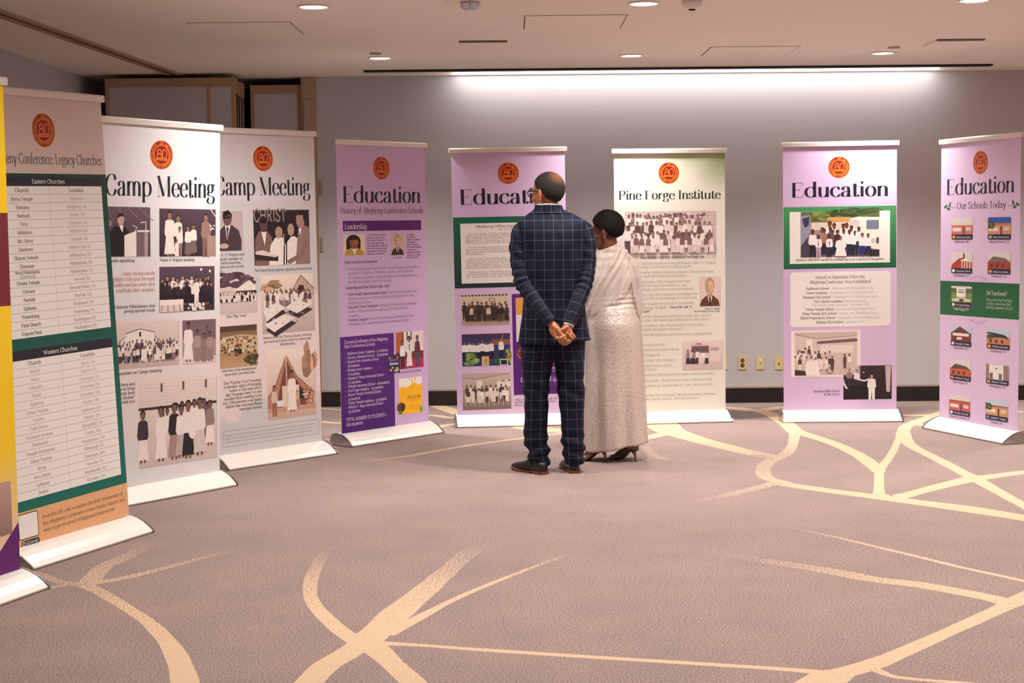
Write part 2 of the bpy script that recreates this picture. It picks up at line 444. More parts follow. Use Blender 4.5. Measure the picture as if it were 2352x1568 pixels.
# access hatches: narrow dark joints around flush panels
def hatch(x0, x1, y0, y1, lab, g=0.007):
    e = empty('access_hatch', ((x0 + x1) / 2, (y0 + y1) / 2, CEIL))
    a, b = (x1 - x0) / 2, (y1 - y0) / 2
    MB().box(-a, a, -b, b, -0.0012, -0.0004).build('joint', M['joint'], e)
    MB().box(-a + g, a - g, -b + g, b - g, -0.003, -0.0013).build('panel', M['ceiling'], e)
    tag(e, lab, 'access hatch', 'flush access hatches in the ceiling')
hatch(0.09, 0.69, 8.93, 9.56, 'square flush access hatch in the ceiling above the two visitors')
hatch(1.39, 2.01, 10.62, 11.22, 'flush access hatch in the ceiling in front of the pale green banner')
hatch(-1.90, -1.29, 9.10, 9.73, 'flush access hatch in the ceiling beside the large left downlight', 0.005)
def grille(x, y, lab):
    e = empty('ceiling_diffuser', (x, y, CEIL))
    a, b = 0.155, 0.175
    MB().box(-a, a, -b, b, -0.012, -0.0005).build('plate', M['ceiling'], e, bevel=0.003)
    MB().box(-a - 0.004, a + 0.004, -b - 0.03, -b - 0.0005, -0.010, -0.0005).build('slot', M['joint'], e)
    tag(e, lab, 'air diffuser', 'square plaque diffusers')
grille(-0.17, 10.33, 'square plaque air diffuser in the ceiling at centre left')
grille(3.02, 10.50, 'square plaque air diffuser at the far right of the ceiling')

# smoke detector, strobe, sprinkler covers
e = empty('smoke_detector', (1.0, 8.43, CEIL))
MB().lathe([(0.057, -0.0005), (0.057, -0.02), (0.045, -0.036), (0.028, -0.042)], 28).build('body', M['white_metal'], e, True)
MB().lathe([(0.02, -0.0421), (0.018, -0.048)], 18).build('sensor', M['dark'], e)
tag(e, 'white domed smoke detector on the ceiling', 'smoke detector')
e = empty('alarm_strobe', (-0.208, 8.345, CEIL))
MB().lathe([(0.13, -0.0005), (0.13, -0.003), (0.12, -0.005)], 36).build('mount_plate', M['ceiling'], e)
MB().lathe([(0.052, -0.006), (0.052, -0.024), (0.046, -0.038), (0.03, -0.047), (0.012, -0.05)], 28).build('dome', M['glass'], e, True)
MB().box(-0.035, -0.008, -0.0535, -0.045, -0.04, -0.015).build('lamp', M['white_metal'], e)
MB().box(0.006, 0.035, -0.0535, -0.045, -0.04, -0.015).build('lamp', M['white_metal'], e)
tag(e, 'clear domed alarm strobe with small bluish lamps on the ceiling', 'alarm strobe')
for x, y, lab in ((-0.935, 10.80, 'flat round sprinkler cover by the downlight at the left of the back row'), (2.68, 10.74, 'flat round sprinkler cover by the downlight at the right of the back row')):
    o = MB().lathe([(0.042, -0.0005), (0.042, -0.008), (0.039, -0.010)], 24).build('sprinkler_cover', M['trim'])
    o.location = (x, y, CEIL)
    tag(o, lab, 'sprinkler cover', 'sprinkler covers')

# partition track and stacked folding panels in the pocket
tr = empty('partition_track', (-2.79, 9.3, CEIL), math.atan2(-0.19, 3.565))
MB().box(-0.02, 0.02, -5.3, 2.95, -0.003, -0.0005).build('slot', M['dark'], tr)
for sx in (-1, 1):
    MB().box(min(sx * 0.0205, sx * 0.062), max(sx * 0.0205, sx * 0.062), -5.3, 2.95, -0.012, -0.0005).build('flange', M['tan_frame'], tr)
tag(tr, 'brown metal track for folding wall panels running along the ceiling', 'track')

def panel(x0, x1, y, th, lab, split=None, z1=2.655):
    e = empty('partition_panel', ((x0 + x1) / 2, y, 0))
    w = (x1 - x0) / 2
    MB().box(-w, w, 0.012, th, 0.012, z1).build('core', M['tan_frame'], e)
    fw = 0.03
    for a, b, c, d in ((-w, -w + fw, 0.012, z1), (w - fw, w, 0.012, z1), (-w + fw, w - fw, z1 - 0.07, z1), (-w + fw, w - fw, 0.012, 0.09)):
        MB().box(a, b, -0.004, 0.0118, c, d).build('frame_bar', M['tan_frame'], e, bevel=0.002)
    if split:
        s = split - (x0 + x1) / 2
        MB().box(s - 0.012, s + 0.012, -0.003, 0.0118, 0.0902, z1 - 0.0702).build('frame_bar', M['tan_frame'], e, bevel=0.002)
        MB().box(-w + fw, s - 0.0122, 0.002, 0.0118, 0.0902, z1 - 0.0702).build('fabric', M['panel'], e)
        MB().box(s + 0.0122, w - fw, 0.002, 0.0118, 0.0902, z1 - 0.0702).build('fabric', M['panel'], e)
    else:
        MB().box(-w + fw, w - fw, 0.002, 0.0118, 0.0902, z1 - 0.0702).build('fabric', M['panel'], e)
    MB().box(w + 0.0005, w + 0.006, th * 0.35, th * 0.65, 0.05, z1 - 0.12).build('edge_seal', M['dark'], e)
    tag(e, lab, 'wall panel', 'folding wall panels')
panel(-3.18, -2.155, 12.10, 0.085, 'grey fabric folding wall panel at the front of the stack, split by a tan bar', split=-2.367)
for k in range(1, 4):
    panel(-3.18, -2.16 + 0.003 * k, 12.10 + 0.1 * k, 0.085, ['', 'second folding wall panel in the stack, only its tan edge showing', 'third folding wall panel in the stack, only its tan edge showing', 'rearmost folding wall panel in the stack, only its tan edge showing'][k], z1=2.64)
panel(-2.11, -1.70, 12.52, 0.06, 'narrow grey fabric wall panel set back beside the wall end', z1=2.63)
struct(MB().box(-1.69, -1.571, 12.455, 12.60, 0.0, CEIL - 0.0005).build('trim_1', M['tan_frame'], bevel=0.004), 'tan jamb at the end of the back wall')
o = MB().box(-1.665, -1.615, 12.43, 12.4545, 0.3, 2.5).build('jamb_bumper', M['trim']); tag(o, 'long upright bumper strip on the tan jamb', 'bumper strip')

# wall plates
def plate(x, z, kind, lab, nm):
    e = empty(nm, (x, YB, z))
    MB().box(-0.035, 0.035, -0.007, -0.0004, -0.057, 0.057).build('cover', M['plate'], e, bevel=0.002)
    if kind == 'outlet':
        for s in (-1, 1):
            o = MB().lathe([(0.017, 0), (0.016, 0.003)], 20).build('socket', M['socket'], e)
            o.rotation_euler = (math.pi / 2, 0, 0); o.location = (0, -0.0071, s * 0.02)
            for sx in (-0.006, 0.006):
                MB().box(sx - 0.0012, sx + 0.0012, -0.0112, -0.0103, s * 0.02 - 0.004, s * 0.02 + 0.005).build('slot', M['plate'], e)
    elif kind == 'jack':
        MB().box(-0.014, 0.014, -0.0092, -0.0072, 0.018, 0.030).build('label_window', M['white_metal'], e)
        MB().box(-0.008, 0.008, -0.0095, -0.0072, -0.012, 0.006).build('jack', M['white_metal'], e)
        MB().box(-0.005, 0.005, -0.0101, -0.0096, -0.008, 0.002).build('port', M['dark'], e)
    else:
        MB().tube([(0, -0.0072, -0.005), (0, -0.016, -0.005)], 0.006, 12).build('connector', M['dark'], e)
    tag(e, lab, 'wall plate', 'ivory wall plates low on the back wall')
plate(1.735, 0.33, 'jack', 'ivory wall plate half hidden by the edge of the pale green banner', 'wall_plate')
plate(1.8925, 0.329, 'outlet', 'ivory duplex power outlet low on the back wall', 'power_outlet')
plate(2.039, 0.328, 'jack', 'ivory data jack plate with a white label window', 'data_jack')
plate(2.193, 0.327, 'coax', 'ivory coaxial plate partly hidden by the lavender banner', 'coax_plate')
for z, lab, nm in ((1.79, 'pale wall control high on the wall end beside the tan jamb', 'wall_control'), (1.335, 'pale wall switch lower on the wall end beside the tan jamb', 'wall_switch')):
    e = empty(nm, (-1.545, YB, z))
    MB().box(-0.012, 0.012, -0.014, -0.0004, -0.06, 0.06).build('cover', M['trim'], e, bevel=0.003)
    MB().box(-0.005, 0.005, -0.018, -0.0142, -0.025, 0.025).build('button', M['trim'], e)
    tag(e, lab, 'wall control')
# ---------------------------------------------------------------- lettering: a small stroke alphabet
# V stem, H hairline, S curve, T thin line, K thick line, O ellipse, D dot, F foot serif, f left half serif
GL = {
'a': '4.9;S .9 3.4 1.1 4.2 2.1 4.8 3.1 4.5 3.5 3.5;V 3.5 3.6 .6;S 3.5 .7 3.8 .1 4.6 .35;S 3.5 2.8 2.1 2.5 1 1.9 .7 1.1 1.1 .25 1.9 0 2.9 .4 3.5 1.2;D 1.1 3.5 .45',
'b': '5.5;V 1.1 7.4 .2;f 1.1 7.3;S 1.1 3.6 1.9 4.6 3 4.8 4.4 4 4.9 2.4 4.4 .8 3 0 1.9 .2 1.1 1.1',
'c': '4.6;S 3.9 3.8 3.4 4.6 2.5 4.8 1.1 4 .6 2.4 1.1 .8 2.5 0 3.5 .25 4.2 1.1;D 3.75 3.7 .45',
'd': '5.6;V 4.4 7.4 0;f 4.4 7.3;H 4.4 5.3 .12;S 4.4 3.6 3.6 4.6 2.5 4.8 1.1 4 .6 2.4 1.1 .8 2.5 0 3.6 .2 4.4 1.1',
'e': '4.7;H .8 4.1 2.6;S 4.1 2.6 3.8 4.1 2.5 4.8 1.1 4 .6 2.4 1.1 .8 2.5 0 3.5 .25 4.2 1',
'f': '3.1;V 1.4 0 6;S 1.4 5.8 1.7 7 2.5 7.4 3.2 7.1;D 3 6.8 .4;H .4 2.8 4.7;F 1.4 0',
'g': '4.9;O 2.2 3.3 1.5 1.5;S 1.3 2.1 .8 1.4 1.3 .8 2.6 .6 3.9 .2 4.2 -.7 3.5 -1.8 2.2 -2.1 .9 -1.7 .5 -1 1.2 0;S 3.4 4.3 3.9 4.7 4.5 4.7;D 4.4 4.5 .35',
'h': '5.4;V 1.1 7.4 0;f 1.1 7.3;F 1.1 0;S 1.1 3.4 2 4.6 3 4.8 4 4.2 4.2 3.1;V 4.2 3.3 0;F 4.2 0',
'i': '2.4;V 1.2 4.8 0;f 1.2 4.7;F 1.2 0;D 1.2 6.6 .62',
'j': '2.4;V 1.3 4.8 -1.1;S 1.3 -1 1 -1.9 .1 -2.1;f 1.3 4.7;D 1.3 6.6 .62',
'k': '5;V 1.1 7.4 0;f 1.1 7.3;F 1.1 0;T 1.2 1.9 4 4.7;K 2.1 2.8 4.4 0;H 3 4.7 4.75;F 4.3 0',
'l': '2.4;V 1.2 7.4 0;f 1.2 7.3;F 1.2 0',
'm': '8.2;V 1.1 4.8 0;f 1.1 4.7;F 1.1 0;S 1.1 3.4 1.9 4.6 2.8 4.8 3.8 4.2 4.05 3.1;V 4.05 3.3 0;F 4.05 0;S 4.05 3.4 4.9 4.6 5.8 4.8 6.7 4.2 7 3.1;V 7 3.3 0;F 7 0',
'n': '5.4;V 1.1 4.8 0;f 1.1 4.7;F 1.1 0;S 1.1 3.4 2 4.6 3 4.8 4 4.2 4.2 3.1;V 4.2 3.3 0;F 4.2 0',
'o': '5.1;O 2.55 2.4 2 2.4',
'p': '5.5;V 1.1 4.8 -2.2;f 1.1 4.7;F 1.1 -2.2;S 1.1 3.6 1.9 4.6 3 4.8 4.4 4 4.9 2.4 4.4 .8 3 0 1.9 .2 1.1 1.1',
'q': '5.5;V 4.4 4.8 -2.2;F 4.4 -2.2;S 4.4 3.6 3.6 4.6 2.5 4.8 1.1 4 .6 2.4 1.1 .8 2.5 0 3.6 .2 4.4 1.1',
'r': '3.9;V 1.1 4.8 0;f 1.1 4.7;F 1.1 0;S 1.1 3 1.7 4.3 2.6 4.8 3.4 4.6;D 3.2 4.2 .5',
's': '3.9;S 3.3 3.6 2.9 4.5 1.9 4.8 .9 4.4 .7 3.6 1.3 2.9 2.4 2.4 3.3 1.7 3.3 .7 2.5 .1 1.6 0 .9 .5 .6 1.4',
't': '3.2;V 1.3 6.1 .8;S 1.3 .9 1.6 .1 2.3 .05 3 .8;H .3 2.9 4.7',
'u': '5.5;V 1.1 4.8 1.5;f 1.1 4.7;S 1.1 1.6 1.4 .4 2.3 0 3.4 .3 4.3 1.5;V 4.3 4.8 0;f 4.3 4.7;H 4.3 5.2 .12',
'v': '5;K .8 4.7 2.6 0;T 2.5 .1 4.3 4.7;F .8 4.7;F 4.3 4.7',
'w': '7.4;K .8 4.7 2.4 0;T 2.4 .1 3.8 4.7;K 3.6 4.7 5.1 0;T 5.1 .1 6.7 4.7;F .8 4.7;F 6.7 4.7',
'x': '5;K .9 4.7 4.2 .1;T .8 .1 4.1 4.7;F .9 4.7;F 4.2 4.7;F .8 0;F 4.2 0',
'y': '5;K .8 4.7 2.6 .2;S 4.3 4.7 2.7 .3 1.8 -1.8 .8 -2.1;F .8 4.7;F 4.3 4.7;D .8 -1.9 .4',
'z': '4.4;H .7 3.9 4.7;K 3.8 4.6 .7 .1;H .5 4 .1',
'A': '6.8;T .7 0 3.3 7;K 3.2 7 5.8 0;H 1.6 4.8 2.4;F .7 0;F 5.8 0',
'B': '6.2;V 1.3 7 0;F 1.3 7;F 1.3 0;S 1.3 7 3.4 7 4.7 6.3 4.8 5 3.6 3.8 1.3 3.7;S 1.3 3.7 3.8 3.7 5.3 2.9 5.4 1.5 4.2 .2 1.3 0',
'C': '6.6;S 5.7 5.2 5 6.6 3.7 7 1.9 6.2 .8 3.5 1.9 .8 3.7 0 5 .4 5.9 2;T 5.75 7 5.75 5',
'D': '7;V 1.3 7 0;F 1.3 7;F 1.3 0;S 1.3 7 3.4 7 5.2 6.2 6.2 3.5 5.2 .8 3.4 0 1.3 0',
'E': '6;V 1.4 7 0;H .6 5.2 6.9;H .6 5.4 .1;H 1.4 3.8 3.6;T 5.2 6.9 5.2 5.4;T 5.4 .1 5.4 1.8;T 3.8 4.3 3.8 2.9',
'F': '5.7;V 1.4 7 0;H .6 5.1 6.9;H 1.4 3.8 3.5;T 5.1 6.9 5.1 5.4;T 3.8 4.2 3.8 2.8;F 1.4 0',
'G': '7.1;S 5.7 5.2 5 6.6 3.7 7 1.9 6.2 .8 3.5 1.9 .8 3.7 0 4.9 .3 5.6 1.2;V 5.6 3 .4;H 4.6 6.5 3;T 5.7 7 5.7 5',
'H': '7.4;V 1.4 7 0;V 6 7 0;H 1.4 6 3.6;F 1.4 7;F 1.4 0;F 6 7;F 6 0',
'I': '3.2;V 1.6 7 0;F 1.6 7;F 1.6 0',
'J': '4.6;V 3 7 1.2;S 3 1.3 2.6 .1 1.5 0 .7 .8;F 3 7;D .9 1 .5',
'K': '6.8;V 1.4 7 0;F 1.4 7;F 1.4 0;T 1.5 2.8 5.3 6.9;K 2.8 4.2 5.7 0;F 5.3 7;F 5.8 0',
'L': '5.7;V 1.4 7 0;F 1.4 7;H .6 5.2 .1;T 5.2 .1 5.2 2',
'M': '8.6;T 1.3 0 1.3 7;K 1.3 7 4.1 .2;T 4.1 .2 6.9 7;V 7.1 7 0;F 1.1 7;F 1.3 0;F 7.1 7;F 7.1 0',
'N': '7.2;T 1.3 0 1.3 7;K 1.3 7 5.9 0;T 5.9 0 5.9 7;F 1.2 7;F 1.3 0;F 5.9 7',
'O': '7.3;O 3.65 3.5 2.9 3.5',
'P': '6;V 1.4 7 0;F 1.4 7;F 1.4 0;S 1.4 7 3.6 7 5 6.2 5.1 4.9 3.8 3.6 1.4 3.4',
'Q': '7.3;O 3.65 3.5 2.9 3.5;K 3.8 1.2 6 -1.2',
'R': '6.6;V 1.4 7 0;F 1.4 7;F 1.4 0;S 1.4 7 3.6 7 4.9 6.3 5 5.1 3.8 3.8 1.4 3.7;K 3.3 3.7 5.6 0;F 5.8 0',
'S': '5.5;S 4.6 5.3 4 6.6 2.7 7 1.3 6.4 1 5.2 1.8 4.1 3.5 3.3 4.7 2.3 4.6 .9 3.4 .1 2.2 0 1.1 .7 .7 2;T 4.65 7 4.65 5.1;T .75 0 .75 2',
'T': '6.2;V 3.1 7 0;F 3.1 0;H .6 5.6 6.9;T .6 6.9 .6 5.3;T 5.6 6.9 5.6 5.3',
'U': '7;V 1.4 7 2.2;S 1.4 2.3 1.9 .5 3.5 0 5 .5 5.6 2.3;T 5.6 2.2 5.6 7;F 1.4 7;F 5.6 7',
'V': '6.8;K 1 7 3.5 0;T 3.4 .1 5.8 7;F 1 7;F 5.8 7',
'W': '9.8;K 1 7 3.1 0;T 3.1 .1 5 7;K 4.8 7 6.9 0;T 6.9 .1 8.9 7;F 1 7;F 8.9 7',
'X': '6.8;K 1.1 7 5.6 0;T 1 0 5.5 7;F 1.1 7;F 5.6 7;F 1 0;F 5.7 0',
'Y': '6.6;K 1 7 3.3 3.2;T 3.3 3.2 5.6 7;V 3.3 3.3 0;F 1 7;F 5.6 7;F 3.3 0',
'Z': '6;H .8 5.2 6.9;K 5.1 6.9 .8 .1;H .6 5.3 .1;T .8 6.9 .8 5.4;T 5.3 .1 5.3 1.8',
'0': '5;O 2.5 2.6 1.9 2.6', '1': '3.6;V 1.8 5.2 0;F 1.8 0;T .9 4.5 1.8 5.2', '2': '4.7;S .9 3.8 1.5 5 2.7 5.2 3.7 4.4 3.4 3 .8 .2;H .8 4 .1',
'3': '4.6;S .9 4.6 2.1 5.2 3.4 4.6 3.3 3.2 2 2.4;S 2 2.4 3.6 1.8 3.8 0 2.8 -1.5 1.4 -1.9 .7 -1.4', '4': '4.9;V 3.2 5.2 -1.6;T 3.2 5.2 .5 .6;H .5 4.4 .6',
'5': '4.6;H 1.2 3.7 5.1;T 1.2 5.1 1 2.6;S 1 2.6 2.4 3 3.7 2 3.8 0 2.8 -1.5 1.4 -1.9 .6 -1.4', '6': '5;O 2.5 1.9 1.8 1.9;S .8 2 1.2 4.5 2.4 6.4 3.8 7', '7': '4.6;H .7 4 5.1;K 3.9 5 1.6 -1.8',
'8': '5;O 2.5 5.2 1.5 1.6;O 2.5 1.8 1.9 1.9', '9': '5;O 2.5 3.3 1.8 1.9;S 4.3 3.2 3.9 .8 2.7 -1.1 1.2 -1.8',
'.': '2.2;D 1.1 .5 .55', ',': '2.2;D 1.1 .5 .5;T 1.4 .4 .8 -1.2', ':': '2.4;D 1.2 .5 .55;D 1.2 4 .55', '-': '3.4;H .6 2.8 2.4', '–': '5;H .5 4.5 2.4', '!': '2.6;V 1.3 7 2;D 1.3 .5 .55',
'?': '4.2;S .8 5.5 1.4 6.8 2.5 7 3.4 6 2.9 4.6 2 3.4 2 2;D 2 .5 .55', '(': '3;S 2.4 7.4 1.2 5.4 .9 2.6 1.2 -.1 2.4 -2', ')': '3;S .6 7.4 1.8 5.4 2.1 2.6 1.8 -.1 .6 -2', "'": '1.8;V .9 7 5.2', '"': '3;V .9 7 5.2;V 2.1 7 5.2',
'=': '4.6;H .6 4 3.2;H .6 4 1.6', '$': '5;S 4 4.6 3 5.4 1.6 5 1.4 3.8 3.4 2.4 3.8 1 2.6 0 1 .4;T 2.5 6.2 2.5 -.8', '#': '5.4;T 1.4 0 2.2 6.4;T 3.2 0 4 6.4;H .6 5 4.3;H .4 4.8 2.1', '&': '6.8;S 5.8 3.4 4.6 .9 2.6 0 1 1 1.2 2.6 3.4 4.4 3.6 6 2.6 6.8 1.6 6 2.2 4.2 5.8 0',
'>': '3.4;T .8 4.6 2.4 2.4;T 2.4 2.4 .8 .2', '•': '3.4;D 1.2 2.6 .95', '/': '4;T .6 -1 3.4 7.4', ' ': '2.5',
}
STY = {  # thick, thin, serif half width, serif height, samples
    'did': (1.36, 0.16, 0.95, 0.17, 7),
    'didl': (0.98, 0.22, 0.85, 0.20, 4),
    'slab': (0.66, 0.42, 0.85, 0.42, 2),
    'slabb': (1.05, 0.62, 1.0, 0.6, 2),
    'sans': (1.0, 0.85, 0, 0, 2),
    'sansr': (0.62, 0.55, 0, 0, 2),
}
_gc = {}
def glyph(ch, sty):
    key = (ch, sty)
    if key in _gc:
        return _gc[key]
    thick, thin, sw, sh, ns = STY[sty]
    spec = GL.get(ch, GL[' ']).split(';')
    adv = float(spec[0]); V = []; F = []
    def quadstrip(pts, ws):
        n0 = len(V)
        for i, p in enumerate(pts):
            a = pts[max(i - 1, 0)]; b = pts[min(i + 1, len(pts) - 1)]
            d = np.array([b[0] - a[0], b[1] - a[1]]); d = d / (np.hypot(*d) + 1e-9)
            w = ws(d) / 2
            V.append((p[0] - d[1] * w, p[1] + d[0] * w)); V.append((p[0] + d[1] * w, p[1] - d[0] * w))
            if i:
                k = n0 + 2 * i
                F.append((k - 2, k, k + 1, k - 1))
    auto = lambda d: thin + (thick - thin) * abs(d[1]) ** 1.6
    def rect(x0, y0, x1, y1):
        n0 = len(V); V.extend([(x0, y0), (x1, y0), (x1, y1), (x0, y1)]); F.append((n0, n0 + 1, n0 + 2, n0 + 3))
    for st in spec[1:]:
        k = st[0]; q = [float(t) for t in st[1:].split()]
        if k == 'V':
            rect(q[0] - thick / 2, min(q[1], q[2]), q[0] + thick / 2, max(q[1], q[2]))
        elif k == 'H':
            h = max(thin, sh); rect(q[0], q[2] - h / 2, q[1], q[2] + h / 2)
        elif k in 'TK':
            w = thin if k == 'T' else thick
            quadstrip([(q[i], q[i + 1]) for i in range(0, len(q), 2)], lambda d, w=w: w)
        elif k == 'S':
            pts = catmull([(q[i], q[i + 1]) for i in range(0, len(q), 2)], ns)
            quadstrip([tuple(p) for p in pts], auto)
        elif k == 'O':
            m = ns * 6
            quadstrip([(q[0] + (q[2] - thick * .12) * math.cos(2 * math.pi * t / m), q[1] + (q[3]) * math.sin(2 * math.pi * t / m)) for t in range(m + 1)], auto)
        elif k == 'D':
            m = 6 + ns; n0 = len(V); r = q[2] * (1.0 if sty[:3] == 'did' else max(0.75, thick))
            V.extend([(q[0] + r * math.cos(2 * math.pi * t / m), q[1] + r * math.sin(2 * math.pi * t / m)) for t in range(m)])
            F.append(tuple(range(n0, n0 + m)))
        elif k == 'F' and sw:
            y = q[1] + (sh / 2 if q[1] <= 0 else -sh / 2)
            if q[1] < -1: y = q[1] + sh / 2
            rect(q[0] - sw, y - sh / 2, q[0] + sw, y + sh / 2)
        elif k == 'f' and sw:
            rect(q[0] - sw, q[1] - sh / 2, q[0], q[1] + sh / 2)
    _gc[key] = (adv, np.array(V, float).reshape(-1, 2), F)
    return _gc[key]

PW = 0.84
class Ink:
    """flat print: shapes in banner coordinates (u right, t down, metres); later shapes lie over earlier ones"""
    def __init__(s, z0=0.0003, step=1.2e-5):
        s.v = []; s.f = []; s.c = []; s.z = z0; s.step = step
    def _add(s, V, F, c):
        n = len(s.v); s.z += s.step
        L = lin(c)
        for i, (u, t) in enumerate(V):
            s.v.append((u, t, s.z)); s.c.append(L)
        s.f += [tuple(i + n for i in q) for q in F]
    def poly(s, P, c):
        s._add(P, [tuple(range(len(P)))], c); return s
    def rect(s, u0, t0, u1, t1, c, c2=None):
        n = max(1, int(abs(u1 - u0) / 0.05)); m = 1 if c2 is None else 8
        L1 = np.array(lin(c)); L2 = np.array(lin(c2)) if c2 else L1
        k = len(s.v); s.z += s.step
        for j in range(m + 1):
            for i in range(n + 1):
                s.v.append((u0 + (u1 - u0) * i / n, t0 + (t1 - t0) * j / m, s.z)); s.c.append(tuple(L1 + (L2 - L1) * j / m))
        for j in range(m):
            for i in range(n):
                a = k + j * (n + 1) + i
                s.f.append((a, a + n + 1, a + n + 2, a + 1))
        return s
    def rrect(s, u0, t0, u1, t1, r, c, chamfer=False):
        us = [u0 + r * f for f in (0, .1, .25, .45, .7, 1)] + list(np.linspace(u0 + r, u1 - r, max(2, int((u1 - u0) / 0.05) + 2))[1:-1]) + [u1 - r * f for f in (1, .7, .45, .25, .1, 0)]
        V = []; F = []
        for i, u in enumerate(us):
            q = max(0, (u0 + r - u) / r, (u - u1 + r) / r)
            d = r * q if chamfer else r * (1 - math.sqrt(max(0, 1 - q * q)))
            V += [(u, t0 + d), (u, t1 - d)]
            if i: F.append((2 * i - 2, 2 * i - 1, 2 * i + 1, 2 * i))
        s._add(V, F, c); return s
    def ell(s, u, t, a, b, c, n=14, rot=0.0):
        cr, sr = math.cos(rot), math.sin(rot)
        return s.poly([(u + a * math.cos(2 * math.pi * k / n) * cr - b * math.sin(2 * math.pi * k / n) * sr, t + a * math.cos(2 * math.pi * k / n) * sr + b * math.sin(2 * math.pi * k / n) * cr) for k in range(n)], c)
    def line(s, P, w, c):
        V = []; F = []
        for i, p in enumerate(P):
            a = P[max(i - 1, 0)]; b = P[min(i + 1, len(P) - 1)]
            d = np.array([b[0] - a[0], b[1] - a[1]], float); d /= (np.hypot(*d) + 1e-12)
            V += [(p[0] - d[1] * w / 2, p[1] + d[0] * w / 2), (p[0] + d[1] * w / 2, p[1] - d[0] * w / 2)]
            if i:
                k = 2 * i; F.append((k - 2, k - 1, k + 1, k))
        s._add(V, F, c); return s
    def ring(s, u, t, r, w, c, n=40, a0=0, a1=360, sy=1.0):
        return s.line([(u + r * math.cos(math.radians(a0 + (a1 - a0) * k / n)), t + sy * r * math.sin(math.radians(a0 + (a1 - a0) * k / n))) for k in range(n + 1)], w, c)
    def text(s, txt, u, t, size, c, sty='slab', al='l', fit=None, slant=0.0, track=0.0):
        """size: height of a capital; t: baseline"""
        k = size / 7.0
        tot = sum(glyph(ch, sty)[0] + track for ch in txt) * k
        sx = fit / tot if fit else (1.12 if sty[:4] == 'slab' else 1.0)
        x = u - (tot * sx if al == 'r' else tot * sx / 2 if al == 'c' else 0)
        V = []; F = []
        for ch in txt:
            adv, gv, gf = glyph(ch, sty)
            if len(gv):
                n = len(V)
                V += [(x + (p[0] + slant * p[1]) * k * sx, t - p[1] * k) for p in gv]
                F += [tuple(i + n for i in q) for q in gf]
            x += (adv + track) * k * sx
        if V:
            s._add(V, F, c)
        return s
    def arc_text(s, txt, u, t, r, size, c, sty, mid, span, inside=False):
        k = size / 7.0
        tot = sum(glyph(ch, sty)[0] for ch in txt)
        V = []; F = []; acc = 0
        for ch in txt:
            adv, gv, gf = glyph(ch, sty)
            f_ = (acc + adv / 2) / tot - 0.5
            a = math.radians(mid + (f_ * span if not inside else -f_ * span))
            for_n = len(V)
            ex = (-math.sin(a), math.cos(a)) if not inside else (math.sin(a), -math.cos(a))
            ey = (math.cos(a), math.sin(a)) if not inside else (-math.cos(a), -math.sin(a))
            for p in gv:
                px = (p[0] - adv / 2) * k; py = (p[1] - 3.5) * k
                V.append((u + r * math.cos(a) + ex[0] * px + ey[0] * py, t + r * math.sin(a) + ex[1] * px + ey[1] * py))
            F += [tuple(i + for_n for i in q) for q in gf]
            acc += adv
        s._add(V, F, c); return s

def print_mat(name='printed_vinyl', grain=False):
    m, nt, b = new_mat(name)
    at = nt.nodes.new('ShaderNodeAttribute'); at.attribute_name = 'Col'
    tc = nt.nodes.new('ShaderNodeTexCoord')
    n = nt.nodes.new('ShaderNodeTexNoise'); n.inputs['Scale'].default_value = 4; n.inputs['Detail'].default_value = 2
    nt.links.new(tc.outputs['Object'], n.inputs['Vector'])
    mp = nt.nodes.new('ShaderNodeMapRange'); mp.inputs['To Min'].default_value = 0.36; mp.inputs['To Max'].default_value = 0.50
    nt.links.new(n.outputs['Fac'], mp.inputs['Value']); nt.links.new(mp.outputs['Result'], b.inputs['Roughness'])
    col = at.outputs['Color']
    if grain:                                  # tonal mottling of a printed photograph
        g = nt.nodes.new('ShaderNodeTexNoise'); g.inputs['Scale'].default_value = 120; g.inputs['Detail'].default_value = 5; g.inputs['Roughness'].default_value = 0.65
        nt.links.new(tc.outputs['Object'], g.inputs['Vector'])
        r = nt.nodes.new('ShaderNodeValToRGB'); r.color_ramp.elements[0].position = 0.32; r.color_ramp.elements[0].color = (0.84, 0.83, 0.84, 1); r.color_ramp.elements[1].position = 0.66; r.color_ramp.elements[1].color = (1.12, 1.12, 1.11, 1)
        nt.links.new(g.outputs['Fac'], r.inputs['Fac'])
        mu = nt.nodes.new('ShaderNodeMix'); mu.data_type = 'RGBA'; mu.blend_type = 'MULTIPLY'; mu.inputs['Factor'].default_value = 1.0
        nt.links.new(col, mu.inputs['A']); nt.links.new(r.outputs['Color'], mu.inputs['B']); col = mu.outputs['Result']
    nt.links.new(col, b.inputs['Base Color'])
    b.inputs['Specular IOR Level'].default_value = 0.4
    return m
M['print'] = print_mat()
M['photo'] = print_mat('printed_photo', True)

